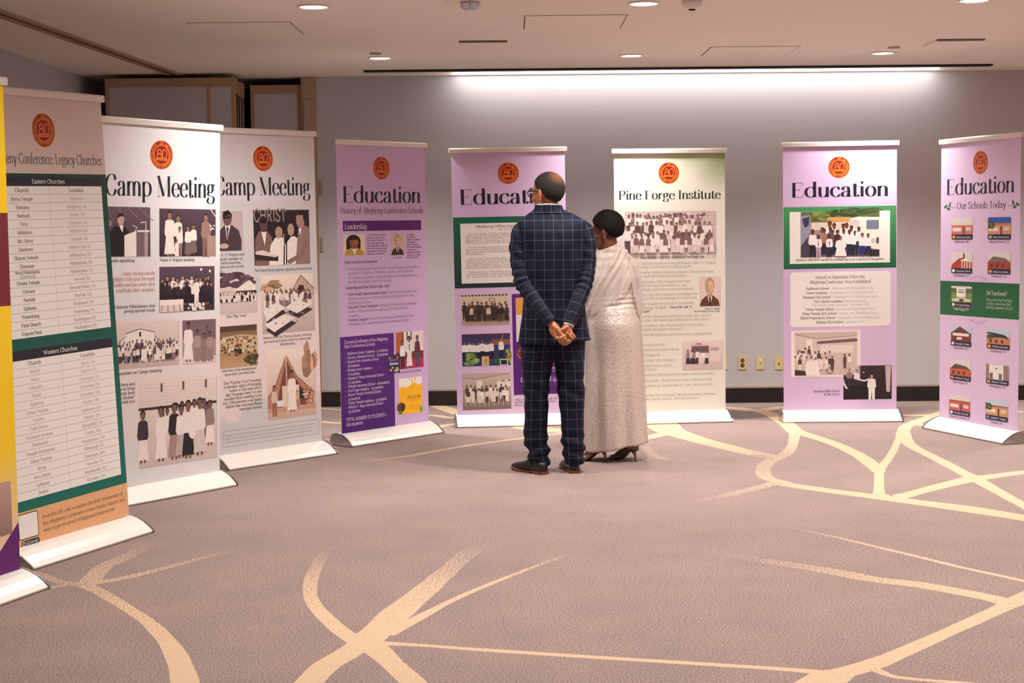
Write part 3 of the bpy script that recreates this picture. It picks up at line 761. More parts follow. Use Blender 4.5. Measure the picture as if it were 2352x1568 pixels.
MAROON = (140, 18, 24); ORANGE = (244, 134, 36); INKC = (34, 32, 44); NAVY = (30, 40, 62)
class Banner:
    def __init__(s, pose, label, curl=0.0, wave=0.0):
        x, y, th, lean, rl, hh = pose
        s.hh = hh; s.curl = curl; s.wave = wave
        s.root = empty('roll_up_banner', (x, y, 0), th)
        tag(s.root, label, 'banner', 'roll-up display banners')
        s.mat = Matrix.Translation((0, 0, 0.078)) @ Matrix.Rotation(-lean, 4, 'X') @ Matrix.Rotation(rl, 4, 'Y')
        # cassette base with chrome end caps
        prof = [(-0.128, 0.004), (-0.130, 0.012), (-0.110, 0.030), (-0.075, 0.054), (-0.040, 0.070), (-0.008, 0.079), (0.006, 0.080), (0.035, 0.082), (0.062, 0.074), (0.080, 0.056), (0.086, 0.036), (0.078, 0.016), (0.06, 0.006), (0.0, 0.004)]
        base = MB().prism(prof, -0.43, 0.43, lambda a, p: (a, p[0], p[1])).build('base', M['alu'], s.root)
        cp = [((p[0] + 0.02) * 1.05 - 0.02, max(0.001, (p[1] - 0.04) * 1.06 + 0.04)) for p in prof]
        for sx in (-1, 1):
            MB().prism(cp, sx * 0.4302, sx * 0.446, lambda a, p: (a, p[0], p[1])).build('end_cap', M['chrome'], base, bevel=0.003)
        ft = MB().box(-0.36, 0.36, -0.10, 0.07, 0.0, 0.0038).build('foot_strip', M['dark'], base)
        # top rail and the pole that holds it up
        r = MB().prism([(-0.012, -0.004), (-0.014, 0.022), (-0.008, 0.030), (0.008, 0.030), (0.014, 0.022), (0.012, -0.004)], -0.432, 0.432, lambda a, p: (a, p[0], p[1] + hh)).build('top_rail', M['rail'], s.root)
        r.matrix_local = s.mat
        for sx in (-1, 1):
            MB().box(min(sx * 0.4322, sx * 0.437), max(sx * 0.4322, sx * 0.437), -0.013, 0.013, hh - 0.003, hh + 0.029).build('rail_cap', M['rail'], r, bevel=0.002)
        p = MB().tube([(0, 0.03, 0.006), (0, 0.026, hh * 0.5), (0, 0.016, hh - 0.01)], 0.009, 10).build('support_pole', M['chrome'], s.root)
        p.matrix_local = s.mat
        s.sheet = None
    def off(s, u, t):
        q = (u / PW - 0.5) * 2
        w = s.curl * (abs(q) ** 3)
        if s.wave:
            w += s.wave * math.exp(-u / 0.09) * math.sin(t * 9) * min(1, t * 2)
        return w
    def map(s, ink):
        return [(u - PW / 2, s.off(u, t) - z, s.hh - t) for u, t, z in ink.v]
    def ground(s, fn, name='print_sheet'):
        """the sheet itself: fn(u, t) -> colour"""
        nu, nt_ = 28, 64
        V = []; C = []; F = []
        for j in range(nt_ + 1):
            for i in range(nu + 1):
                u = PW * i / nu; t = s.hh * j / nt_
                V.append((u - PW / 2, s.off(u, t), s.hh - t)); C.append(lin(fn(u, t)))
        for j in range(nt_):
            for i in range(nu):
                a = j * (nu + 1) + i
                F.append((a, a + nu + 1, a + nu + 2, a + 1))
        n = len(V)
        V += [(x, y + 0.0006, z) for x, y, z in V]; C += [lin((205, 205, 205))] * n
        F += [tuple(reversed([k + n for k in q])) for q in F]
        s.sheet = mesh_obj(name, V, F, M['print'], s.root, cols=C, smooth=True)
        s.sheet.matrix_local = s.mat
        return s.sheet
    def put(s, name, ink, label=None):
        o = mesh_obj(name, s.map(ink), ink.f, M['photo' if name == 'photo' else 'print'], s.sheet, cols=ink.c)
        if label: o['label'] = label
        return o
    def emblem(s, u=0.42, t=0.155, R=0.079):
        k = Ink(0.0006)
        k.ell(u, t, R, R, ORANGE, 48); k.ell(u, t, R * .96, R * .96, MAROON, 48)
        k.ring(u, t, R * .70, R * .04, ORANGE, 48)
        k.ring(u, t, R * .64, R * .03, ORANGE, 48)
        k.arc_text('ALLEGHENY CONFERENCE', u, t, R * .83, R * .15, (250, 170, 60), 'sans', 90, 200, True)
        k.arc_text('EST. 1945', u, t, R * .83, R * .15, (250, 170, 60), 'sans', -70, 62)
        k.ring(u, t, R * .83, R * .05, ORANGE, 14, 188, 240); k.ring(u, t, R * .83, R * .05, ORANGE, 8, 325, 352)
        w = R * .065
        k.ring(u - R * .19, t - R * .22, R * .15, w, ORANGE, 24)
        k.ring(u - R * .19, t + R * .15, R * .22, w, ORANGE, 20, 180, 360, 1.05)
        k.line([(u + R * .08, t + R * .15), (u + R * .08, t - R * .12)] + [(u + R * .27 + R * .19 * math.cos(math.radians(a)), t - R * .14 + R * .23 * math.sin(math.radians(a))) for a in range(180, 361, 15)] + [(u + R * .46, t + R * .02)], w, ORANGE)
        k.ell(u + R * .43, t + R * .10, R * .05, R * .05, ORANGE)
        k.rect(u - R * .46, t + R * .19, u + R * .46, t + R * .38, ORANGE)
        k.rect(u - R * .36, t + R * .26, u + R * .36, t + R * .31, MAROON)
        s.put('emblem', k, 'round maroon and orange emblem with the number 80')

# ---------------------------------------------------------------- pictures printed on the banners
def shade(c, k):
    return tuple(max(0, min(255, v * k)) for v in c)
SK = (132, 92, 74); DKH = (34, 26, 28)
def fig(k, u, t, h, top, low, skin=SK, hair=DKH, w=None, dress=False, seated=False, long=1.0):
    """a small printed figure: feet at t, height h"""
    w = w or h * 0.26
    hr = h * 0.072
    sh = t - h * 0.80
    hip = t - h * 0.46 if not seated else t - h * 0.30
    if dress:
        k.poly([(u - w * .34, hip), (u + w * .34, hip), (u + w * .52, t - h * .05), (u - w * .52, t - h * .05)], low)
        k.rect(u - w * .25, t - h * .06, u - w * .08, t, skin); k.rect(u + w * .08, t - h * .06, u + w * .25, t, skin)
    else:
        k.poly([(u - w * .36, hip), (u + w * .36, hip), (u + w * .33, t), (u + w * .06, t), (u, hip + h * .1), (u - w * .06, t), (u - w * .33, t)], low)
    k.poly([(u - w * .40, sh + h * .02), (u - w * .14, sh - h * .02), (u + w * .14, sh - h * .02), (u + w * .40, sh + h * .02), (u + w * .50, hip - h * .06), (u + w * .38, hip + h * .02), (u - w * .38, hip + h * .02), (u - w * .50, hip - h * .06)], top)
    k.rect(u - hr * .45, t - h * .88, u + hr * .45, sh, skin)
    k.ell(u, t - h * .930, hr * .92, hr * 1.12, hair, 10)
    k.ell(u, t - h * .900, hr * .80, hr * 1.0, skin, 10)

def crowd(k, u0, u1, tops, h, n, cols, lows, skin=SK, hair=DKH, dress=0.5, seed=1, jit=0.25):
    r = random.Random(seed)
    for row, t in enumerate(tops):
        for i in range(n):
            uu = u0 + (u1 - u0) * (i + 0.5 + (0.5 if row % 2 else 0) * 0.8 + r.uniform(-jit, jit)) / (n + 0.4)
            uu = min(max(uu, u0), u1)
            hh = h * r.uniform(.93, 1.06)
            fig(k, uu, t, hh, r.choice(cols), r.choice(lows), shade(skin, r.uniform(1.0, 1.4)), hair, w=hh * .30, dress=r.random() < dress)

SEP_D = (64, 50, 58); SEP_M = (140, 118, 118); SEP_L = (222, 204, 198); SEP_W = (238, 226, 220)
def speckle(k, u0, t0, u1, t1, n, cols, s0, s1, seed):
    r = random.Random(seed)
    for i in range(n):
        k.ell(r.uniform(u0, u1), r.uniform(t0, t1), r.uniform(s0, s1), r.uniform(s0, s1) * .8, r.choice(cols), 7)

def tree(k, u, t, a, b, c, seed):
    r = random.Random(seed)
    for i in range(16):
        k.ell(u + r.uniform(-a, a) * .8, t + r.uniform(-b, b) * .8, a * r.uniform(.25, .5), b * r.uniform(.25, .5), shade(c, r.uniform(.7, 1.25)), 9)

def portrait(k, u0, t0, u1, t1, bg, skin, suit, hair, tie=True, bald=False, wom=False):
    w = u1 - u0; h = t1 - t0; cx = u0 + w * .5
    k.rect(u0, t0, u1, t1, bg)
    if wom:
        k.ell(cx - w * .03, t0 + h * .36, w * .34, h * .34, hair, 20)
        k.rect(cx - w * .36, t0 + h * .36, cx + w * .30, t0 + h * .72, hair)
    k.poly([(u0 + w * .02, t1), (u0 + w * .10, t1 - h * .20), (cx - w * .14, t1 - h * .36), (cx + w * .16, t1 - h * .36), (u1 - w * .08, t1 - h * .20), (u1 - w * .01, t1)], suit)
    k.poly([(cx - w * .13, t1 - h * .37), (cx + w * .14, t1 - h * .37), (cx + w * .03, t1)], (232, 222, 214))
    if tie: k.poly([(cx - w * .03, t1 - h * .30), (cx + w * .05, t1 - h * .30), (cx + w * .07, t1), (cx - w * .01, t1)], shade(suit, .6))
    k.rect(cx - w * .11, t0 + h * .48, cx + w * .12, t1 - h * .31, shade(skin, .85))
    if not wom: k.ell(cx, t0 + h * .30, w * .235, h * .27, hair if not bald else shade(skin, .9), 18)
    k.ell(cx, t0 + h * .37, w * .21, h * .255, skin, 18)
    k.ell(cx + w * .06, t0 + h * .34, w * .12, h * .17, shade(skin, 1.12), 14)
    for sx in (-1, 1):
        k.line([(cx + sx * w * .09 - w * .05, t0 + h * .315), (cx + sx * w * .09 + w * .05, t0 + h * .31)], h * .010, shade(skin, .55))
        k.ell(cx + sx * w * .085, t0 + h * .35, w * .028, h * .010, (40, 30, 28), 8)
    k.poly([(cx - w * .02, t0 + h * .37), (cx + w * .035, t0 + h * .43), (cx - w * .045, t0 + h * .43)], shade(skin, .80)); k.ell(cx - w * .13, t0 + h * .40, w * .045, h * .13, shade(skin, .90), 12)
    k.line([(cx - w * .07, t0 + h * .505), (cx + w * .08, t0 + h * .50)], h * .012, shade(skin, .6))
    if wom: k.poly([(cx - w * .25, t0 + h * .13), (cx + w * .24, t0 + h * .13), (cx + w * .2, t0 + h * .25), (cx - w * .2, t0 + h * .27)], hair)
# ---------------------------------------------------------------- the banners
LAV = (217, 191, 224); LAV2 = (209, 180, 219); WHT = (222, 218, 220); IVORY = (242, 239, 236); PURP = (88, 30, 126); GRN = (18, 96, 66); TEAL = (0, 108, 96); DKG = (18, 64, 50)
GREY = (110, 104, 108)

def title(b, txt, t, cap, fit, c=INKC, sty='did'):
    k = cap / 7.0; tot = sum(glyph(ch, sty)[0] for ch in txt) * k; sx = fit / tot; x = 0.42 - fit / 2
    for w in txt.split(' '):
        ww = sum(glyph(ch, sty)[0] for ch in w) * k * sx
        b.put('title_word', Ink(0.0003).text(w, x, t, cap, c, sty, 'l', ww))
        x += ww + glyph(' ', sty)[0] * k * sx

def lines(b, rows, name='text_block', c=INKC, **kw):
    """rows: (text, u, t, size, style, align, fit, colour, slant)"""
    k = Ink(0.00045)
    for r in rows:
        r = list(r) + [None] * (9 - len(r))
        k.text(r[0], r[1], r[2], r[3], r[7] or c, r[4] or 'slab', r[5] or 'l', r[6], r[8] or 0.0)
    o = b.put(name, k)
    if len(rows) > 1: o['kind'] = 'stuff'          # fine print, too small to pick apart

# --- yellow banner cut by the left edge
b = Banner((-2.208, 5.867, 1.21, 0.0, 0.0, 2.0), 'yellow roll-up banner cut off by the left edge of the picture')
b.ground(lambda u, t: (250, 208, 30))
b.put('colour_band', Ink(0.0001).rect(0.0, 0.52, 0.84, 0.90, (120, 40, 52)))
b.put('colour_fade', Ink(0.0001).rect(0.0, 1.50, 0.84, 2.0, (248, 208, 34), (232, 206, 196)))
b.put('photo', Ink(0.0003).rect(0.04, 1.62, 0.80, 1.84, (196, 160, 150), (150, 118, 112)))
k = Ink(0.0003); k.poly([(0.84, 1.80), (0.84, 2.0), (0.60, 2.0)], (98, 34, 112)); b.put('corner_triangle', k)

# --- legacy churches
b = Banner((-2.0544, 7.0199, 1.1726, 0.035, -0.0157, 2.0141), 'tall roll-up banner with two tables of legacy churches on green')
b.ground(lambda u, t: (232, 176, 130))
b.put('heading_band', Ink(0.0001).rect(0.0, 0.0, 0.84, 0.349, (216, 198, 192)))
b.put('green_panel', Ink(0.0001).rect(0.0, 0.349, 0.84, 1.10, DKG, (8, 88, 76)).rect(0.0, 1.10, 0.84, 1.854, (8, 88, 76), TEAL))
b.emblem(0.412, 0.152, 0.078)
title(b, 'Allegheny Conference: Legacy Churches', 0.306, 0.048, 0.79, INKC, 'didl')
def table(t0, th, t1, head, rows, hdr_bold):
    k = Ink(0.0002)
    k.rect(0.045, t0, 0.80, th, (36, 34, 50)); k.rect(0.045, th, 0.80, t1, IVORY)
    n = len(rows) + 1; p = (t1 - th) / n
    for i in range(1, n):
        k.line([(0.045, th + p * i), (0.25, th + p * i), (0.5, th + p * i), (0.80, th + p * i)], 0.0016, (150, 144, 146))
    k.line([(0.421, th), (0.421, (th + t1) / 2), (0.421, t1)], 0.0016, (176, 170, 170))
    b.put('table', k)
    k = Ink(0.0003)
    k.text(head, 0.42, th - 0.012, 0.019, (240, 236, 232), 'slabb', 'c')
    k.text('Church', 0.235, th + p * .72, 0.018, INKC, 'slabb', 'c'); k.text('Location', 0.61, th + p * .72, 0.018, INKC, 'slabb', 'c')
    for i, (a, l) in enumerate(rows):
        tb = th + p * (i + 1.72)
        if '|' in a:
            a1, a2 = a.split('|'); k.text(a1, 0.235, tb - 0.011, 0.0135, INKC, 'slabb', 'c'); k.text(a2, 0.235, tb + 0.0075, 0.0135, INKC, 'slab', 'c')
        else:
            k.text(a, 0.235, tb, 0.0155, INKC if hdr_bold else (92, 86, 92), 'slabb' if hdr_bold else 'slab', 'c')
        k.text(l, 0.61, tb, 0.0150, (104, 98, 104), 'slab', 'c')
    b.put('table_text', k)
table(0.365, 0.406, 1.084, 'Eastern Churches', [('Berea Temple', 'Baltimore'), ('Bethany', 'Bridgeton, NJ'), ('Bethuel', 'Dover, DE'), ('First', 'Glassboro, NJ'), ('Millsboro', 'Millsboro, DE'), ('Mt. Olivet', 'Camden, NJ'), ('Seashore', 'Atlantic City, NJ'), ('Sharon Temple', 'Wilmington, DE'), ('Ebenezer', 'Philadelphia, PA'), ('West Philadelphia|(Elmwood)', 'Philadelphia, PA'), ('Trinity Temple', 'Newark, NJ'), ('Calvary', 'Newport News, VA'), ('Norfolk', 'Norfolk, VA'), ('Ephesus', 'Richmond, VA'), ('Petersburg', 'Petersburg, VA'), ('First Church', 'Washington, DC'), ('Dupont Park', 'Washington, DC')], True)
table(1.137, 1.182, 1.806, 'Western Churches', [('Bethel', 'Akron, OH'), ('Hope', 'Canton, OH'), ('Glenville', 'Cleveland, OH'), ('Shiloh', 'Cincinnati, OH'), ('Ephesus', 'Columbus, OH'), ('Ethan Temple', 'Dayton, OH'), ('Victory', 'Delaware, OH'), ('Park Street', 'Oberlin, OH'), ('Fountain Avenue', 'Springfield, OH'), ('Parkwood', 'Toledo, OH'), ('Temple Emmanuel', 'Youngstown, OH'), ('Ethan Temple', 'Pittsburgh, PA'), ('Berea', 'Charleston, WV'), ('Ross Street', 'Danville, VA'), ('Ephesus', 'Martinsville, VA'), ('Bethel', 'Staunton, VA')], False)
k = Ink(0.0003); k.rrect(0.054, 1.862, 0.186, 1.978, 0.010, (24, 24, 26)); k.rrect(0.058, 1.866, 0.182, 1.974, 0.008, (240, 236, 232)); b.put('scan_panel', k, 'plain white panel with a thin black border')
k = Ink(0.0003); k.rrect(0.066, 1.984, 0.186, 2.012, 0.012, (24, 24, 26)); k.ell(0.082, 1.998, 0.010, 0.010, (236, 232, 228)); k.ell(0.082, 1.998, 0.006, 0.006, (24, 24, 26)); k.text('SCAN ME', 0.098, 2.005, 0.014, (236, 232, 228), 'sans', 'l', 0.08); b.put('scan_pill', k)
for row in [('Scan this QR code to explore the 80th Anniversary of', 0.214, 1.908, 0.0165, 'slab', 'l', 0.585), ('the Allegheny Conference–event details, history, and', 0.214, 1.939, 0.0165, 'slab', 'l', 0.60), ('ways to get involved! #AlleghenyConference80', 0.214, 1.970, 0.0165, 'slab', 'l', 0.52)]: lines(b, [row], 'text_line')

# --- camp meeting, with the choir and the group by the building
def camp_ground(u, t):
    s1 = 0.36 + 0.10 * math.cos(u * 5.2) - 0.06 * u
    if t < 1.0 and t > s1 - 0.12 and u < 0.7 and t < 0.45: return (222, 216, 222)
    if t > 1.05 and t < 1.72 - 0.35 * max(0, u - 0.2): return (230, 216, 216)
    return WHT
b = Banner((-1.9591, 8.4203, 0.9132, -0.0209, 0.015, 1.9672), 'white Camp Meeting roll-up banner showing the group before a boarded house')
b.ground(camp_ground); b.emblem(0.419, 0.158, 0.079)
title(b, 'Camp Meeting', 0.386, 0.112, 0.765, (30, 40, 50))
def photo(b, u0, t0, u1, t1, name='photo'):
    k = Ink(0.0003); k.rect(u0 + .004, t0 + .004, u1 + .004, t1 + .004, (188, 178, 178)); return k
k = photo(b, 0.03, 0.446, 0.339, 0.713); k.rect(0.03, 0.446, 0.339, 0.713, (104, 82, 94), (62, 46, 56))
for i in range(4): k.line([(0.05 + .07 * i, 0.446), (0.09 + .09 * i, 0.52)], 0.006, (128, 106, 116))
k.rect(0.16, 0.585, 0.325, 0.713, (170, 150, 150)); k.rect(0.245, 0.585, 0.30, 0.713, (120, 98, 104)); k.poly([(0.165, 0.60), (0.245, 0.575), (0.245, 0.713), (0.165, 0.713)], SEP_W); k.rect(0.25, 0.57, 0.335, 0.582, SEP_L)
k.poly([(0.06, 0.713), (0.055, 0.60), (0.10, 0.55), (0.165, 0.55), (0.20, 0.585), (0.165, 0.60), (0.165, 0.713)], (30, 24, 30)); k.poly([(0.13, 0.545), (0.16, 0.545), (0.153, 0.585)], SEP_W)
k.ell(0.142, 0.515, 0.022, 0.032, (190, 160, 150), 14); k.poly([(0.118, 0.51), (0.125, 0.483), (0.155, 0.48), (0.166, 0.50), (0.14, 0.497)], DKH); k.ell(0.07, 0.535, 0.014, 0.018, (150, 126, 122)); 
k.line([(0.31, 0.575), (0.31, 0.525), (0.275, 0.53)], 0.006, SEP_W); k.line([(0.235, 0.58), (0.25, 0.555), (0.22, 0.545)], 0.005, SEP_L); b.put('photo', k)
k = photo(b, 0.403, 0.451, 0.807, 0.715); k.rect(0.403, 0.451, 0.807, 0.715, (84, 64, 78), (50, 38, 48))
k.line([(0.77, 0.451), (0.807, 0.49)], 0.006, SEP_L)
for a in (((0.475), 0.715, 0.25, SEP_W, SEP_W, True), ((0.535), 0.70, 0.215, SEP_W, SEP_D, False), ((0.545), 0.715, 0.165, SEP_W, SEP_M, False), ((0.605), 0.71, 0.165, SEP_W, (120, 100, 100), True), ((0.645), 0.70, 0.165, SEP_W, (120, 100, 100), True), ((0.525), 0.72, 0.10, SEP_W, SEP_W, True), ((0.735), 0.72, 0.245, (150, 118, 110), (128, 98, 92), False)):
    fig(k, a[0], a[1], a[2], a[3], a[4], (150, 114, 100), DKH, dress=a[5], w=a[2] * .3)
k.rect(0.745, 0.60, 0.807, 0.715, (166, 134, 124)); speckle(k, 0.765, 0.53, 0.80, 0.57, 14, [SEP_W, SEP_L], .003, .007, 5); b.put('photo', k)
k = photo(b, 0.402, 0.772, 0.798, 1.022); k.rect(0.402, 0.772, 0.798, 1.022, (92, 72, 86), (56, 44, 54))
k.ell(0.70, 0.79, 0.008, 0.008, SEP_W); k.ell(0.765, 0.80, 0.008, 0.008, SEP_W)
crowd(k, 0.41, 0.79, (0.96, 0.985), 0.13, 11, [(36, 28, 36), (52, 42, 50), SEP_W, (48, 38, 46)], [(36, 28, 36)], (150, 120, 110), seed=4)
fig(k, 0.665, 1.0, 0.17, SEP_W, SEP_W, (150, 120, 110)); k.line([(0.655, 0.885), (0.62, 0.865), (0.60, 0.845)], 0.008, SEP_L)
k.rect(0.402, 0.955, 0.57, 0.985, SEP_W); k.rect(0.402, 0.985, 0.57, 1.022, SEP_L)
for i in range(4): k.line([(0.42 + .04 * i, 0.985), (0.415 + .045 * i, 1.02)], 0.004, SEP_D)
speckle(k, 0.60, 0.985, 0.72, 1.018, 26, [SEP_W, SEP_L], .006, .014, 2); b.put('photo', k)
k = photo(b, 0.03, 1.067, 0.536, 1.317); k.rect(0.03, 1.067, 0.536, 1.317, (226, 208, 200), (200, 180, 174))
k.poly([(0.13, 1.175), (0.17, 1.13), (0.27, 1.105), (0.37, 1.13), (0.37, 1.155), (0.41, 1.18), (0.41, 1.25), (0.13, 1.25)], (238, 226, 220)); k.line([(0.13, 1.175), (0.17, 1.145), (0.17, 1.13), (0.27, 1.108), (0.37, 1.13), (0.37, 1.155), (0.41, 1.18)], 0.004, SEP_D); k.rect(0.262, 1.125, 0.276, 1.15, SEP_D)
crowd(k, 0.04, 0.53, (1.255, 1.272, 1.289), 0.085, 17, [SEP_W, SEP_L, SEP_W, (90, 74, 78)], [SEP_W, SEP_M, (70, 56, 62)], (110, 84, 78), seed=8); b.put('photo', k)
k = photo(b, 0.565, 1.075, 0.808, 1.321); k.rect(0.565, 1.075, 0.808, 1.321, (122, 98, 108)); k.rect(0.565, 1.19, 0.808, 1.30, (160, 140, 142)); k.rect(0.565, 1.285, 0.808, 1.321, SEP_L)
for a in ((0.607, 1.31, 0.225, SEP_W, SEP_W), (0.745, 1.25, 0.14, (110, 90, 96), SEP_D), (0.672, 1.315, 0.185, (170, 146, 142), (150, 126, 124)), (0.72, 1.318, 0.165, SEP_M, (140, 118, 116)), (0.765, 1.315, 0.17, (166, 142, 138), (150, 126, 124))): fig(k, *a, skin=(110, 80, 72), dress=True, w=a[2] * .32)
b.put('photo', k)
k = photo(b, 0.258, 1.396, 0.815, 1.875); k.rect(0.258, 1.396, 0.815, 1.875, (232, 216, 210), (206, 188, 182))
for i in range(7): k.line([(0.258, 1.42 + .018 * i), (0.815, 1.42 + .018 * i)], 0.002, (204, 188, 184))
for uu in (0.40, 0.555, 0.72): k.rect(uu, 1.41, uu + .035, 1.47, SEP_L); k.rect(uu + .008, 1.418, uu + .022, 1.465, (96, 80, 84))
k.rect(0.258, 1.545, 0.815, 1.56, (58, 46, 52)); 
for uu in (0.40, 0.72): k.rect(uu, 1.56, uu + .035, 1.62, (86, 70, 74))
for a in ((0.455, 1.77, .21, SEP_W, SEP_L), (0.52, 1.77, .235, SEP_W, SEP_M), (0.56, 1.77, .24, SEP_L, SEP_M), (0.65, 1.77, .245, SEP_W, SEP_L), (0.72, 1.76, .235, (110, 92, 94), SEP_M), (0.77, 1.76, .21, SEP_L, SEP_W)): fig(k, *a, skin=(112, 84, 76), w=a[2] * .3)
for a in ((0.285, 1.85, .29, (64, 48, 56), SEP_W), (0.41, 1.855, .31, SEP_W, SEP_W), (0.505, 1.855, .32, (46, 36, 42), (166, 138, 130)), (0.555, 1.85, .30, SEP_W, (190, 172, 166)), (0.605, 1.858, .33, SEP_W, (40, 32, 38)), (0.69, 1.85, .33, SEP_W, (214, 198, 192)), (0.765, 1.80, .26, (150, 130, 128), SEP_W)): fig(k, *a, skin=(120, 90, 80), dress=True, w=a[2] * .27)
k.ell(0.635, 1.705, 0.028, 0.045, SEP_W, 16); b.put('photo', k)
RED = (186, 66, 64)
lines(b, [('Elder J. Brooks speaking', 0.234, 0.742, 0.017, 'slabb', 'r'), ('Pastor A. Wagner speaking', 0.406, 0.742, 0.017, 'slabb', 'l', 0.245), ("Ebenezer Philadelphia's choir", 0.374, 0.992, 0.016, 'slabb', 'r', 0.27), ('giving special music', 0.374, 1.015, 0.016, 'slabb', 'r'), ('Youth, ladies and teachers at Camp meeting', 0.42, 1.352, 0.017, 'slabb', 'r'), ('The teachers and', 0.233, 1.413, 0.016, 'slabb', 'r'), ('ladies here in front', 0.233, 1.437, 0.016, 'slabb', 'r'), ('of the recently built', 0.233, 1.461, 0.016, 'slabb', 'r'), ('"Double Decker"', 0.233, 1.485, 0.016, 'slabb', 'r'), ("in the Mid 60's", 0.233, 1.509, 0.016, 'slabb', 'r')])
lines(b, [('Camp Meeting was the', 0.371, 0.815, 0.021, 'didl', 'r', 0.22, RED, 0.2), ('highlight of the year for many', 0.371, 0.845, 0.021, 'didl', 'r', 0.30, RED, 0.2), ('families and was where they', 0.371, 0.875, 0.021, 'didl', 'r', 0.285, RED, 0.2), ('would take their vacations.', 0.371, 0.905, 0.021, 'didl', 'r', 0.265, RED, 0.2)], 'quotation')

# --- camp meeting, with the singers and the tents
b = Banner((-1.5402, 9.6325, 0.8284, 0.005, -0.0052, 1.989), 'white Camp Meeting roll-up banner showing the singers and the family tent')
b.ground(lambda u, t: (232, 214, 212) if 1.02 < t < 1.72 + 0.06 * math.sin(u * 14) else ((216, 208, 216) if 0.30 + 0.05 * math.sin(u * 8 + 1.2) < t < 0.42 and u > 0.5 or 0.30 + 0.4 * abs(u - 0.25) < t < 0.42 and u < 0.5 else (208, 203, 204)))
b.emblem(0.421, 0.154, 0.079); title(b, 'Camp Meeting', 0.383, 0.112, 0.755, (28, 36, 44))
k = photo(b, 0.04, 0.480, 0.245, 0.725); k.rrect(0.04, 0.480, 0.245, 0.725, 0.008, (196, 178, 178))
k.poly([(0.05, 0.725), (0.07, 0.60), (0.11, 0.565), (0.16, 0.565), (0.215, 0.60), (0.235, 0.66), (0.23, 0.725)], (76, 58, 66)); k.poly([(0.11, 0.565), (0.155, 0.565), (0.125, 0.66)], SEP_W); k.poly([(0.12, 0.58), (0.138, 0.58), (0.128, 0.66)], (70, 54, 62))
k.ell(0.13, 0.525, 0.034, 0.048, (112, 86, 84), 16); k.poly([(0.095, 0.52), (0.10, 0.485), (0.14, 0.474), (0.166, 0.50), (0.166, 0.53), (0.15, 0.50)], DKH); k.line([(0.10, 0.522), (0.155, 0.518)], 0.012, (26, 20, 22)); k.ell(0.10, 0.695, 0.035, 0.016, (196, 168, 158)); b.put('photo', k)
k = photo(b, 0.33, 0.476, 0.781, 0.824); k.rect(0.33, 0.476, 0.781, 0.824, (44, 34, 40), (30, 22, 28))
k.text('CHRIST', 0.332, 0.548, 0.078, (176, 150, 146), 'sans', 'l', 0.26)
k.poly([(0.335, 0.824), (0.34, 0.66), (0.37, 0.61), (0.44, 0.61), (0.475, 0.65), (0.48, 0.824)], (128, 98, 92)); k.poly([(0.39, 0.61), (0.43, 0.61), (0.415, 0.70)], SEP_W); k.ell(0.41, 0.57, 0.032, 0.046, (92, 66, 60), 14); k.ell(0.41, 0.54, 0.032, 0.02, DKH)
k.poly([(0.445, 0.824), (0.46, 0.70), (0.50, 0.65), (0.56, 0.65), (0.585, 0.70), (0.58, 0.824)], SEP_W); k.ell(0.535, 0.60, 0.045, 0.05, DKH, 16); k.ell(0.53, 0.618, 0.03, 0.038, (176, 142, 130), 14)
k.poly([(0.59, 0.824), (0.595, 0.68), (0.64, 0.635), (0.685, 0.66), (0.69, 0.824)], SEP_W); k.ell(0.64, 0.595, 0.042, 0.052, DKH, 16); k.ell(0.628, 0.602, 0.027, 0.04, (186, 152, 138), 14)
k.poly([(0.66, 0.824), (0.675, 0.70), (0.69, 0.60), (0.73, 0.57), (0.778, 0.59), (0.781, 0.824)], (150, 120, 112)); k.poly([(0.69, 0.60), (0.72, 0.575), (0.705, 0.64)], SEP_W); k.ell(0.708, 0.54, 0.036, 0.055, (170, 136, 124), 16); k.poly([(0.68, 0.51), (0.70, 0.48), (0.745, 0.485), (0.755, 0.54), (0.735, 0.55), (0.73, 0.51)], DKH)
k.poly([(0.335, 0.745), (0.40, 0.735), (0.52, 0.77), (0.52, 0.80), (0.34, 0.79)], (54, 42, 46)); k.poly([(0.34, 0.735), (0.40, 0.728), (0.515, 0.765), (0.50, 0.775), (0.34, 0.752)], SEP_L); k.line([(0.572, 0.63), (0.572, 0.70), (0.565, 0.824)], 0.010, (40, 32, 36)); k.line([(0.568, 0.63), (0.568, 0.70)], 0.006, SEP_L)
k.poly([(0.585, 0.80), (0.70, 0.755), (0.75, 0.66), (0.765, 0.67), (0.73, 0.77), (0.61, 0.824)], (138, 108, 102)); b.put('photo', k)
k = photo(b, 0.04, 0.888, 0.337, 1.111); k.rect(0.04, 0.888, 0.337, 1.111, (226, 206, 200), (206, 190, 188)); tree(k, 0.15, 0.905, 0.14, 0.045, (84, 66, 76), 3); tree(k, 0.27, 0.91, 0.06, 0.03, (110, 90, 96), 4)
k.poly([(0.15, 0.985), (0.215, 0.945), (0.285, 0.91), (0.337, 0.955), (0.337, 0.985)], SEP_W); k.rect(0.18, 0.975, 0.337, 0.997, (54, 42, 50)); crowd(k, 0.05, 0.33, (1.03, 1.045), 0.055, 14, [SEP_W, (60, 46, 56), SEP_L], [SEP_W, (50, 40, 48)], seed=11); b.put('photo', k)
k = photo(b, 0.376, 0.886, 0.804, 1.256); k.rect(0.376, 0.886, 0.804, 1.256, (238, 220, 206), (190, 172, 166)); tree(k, 0.45, 0.95, 0.10, 0.03, (176, 142, 112), 6)
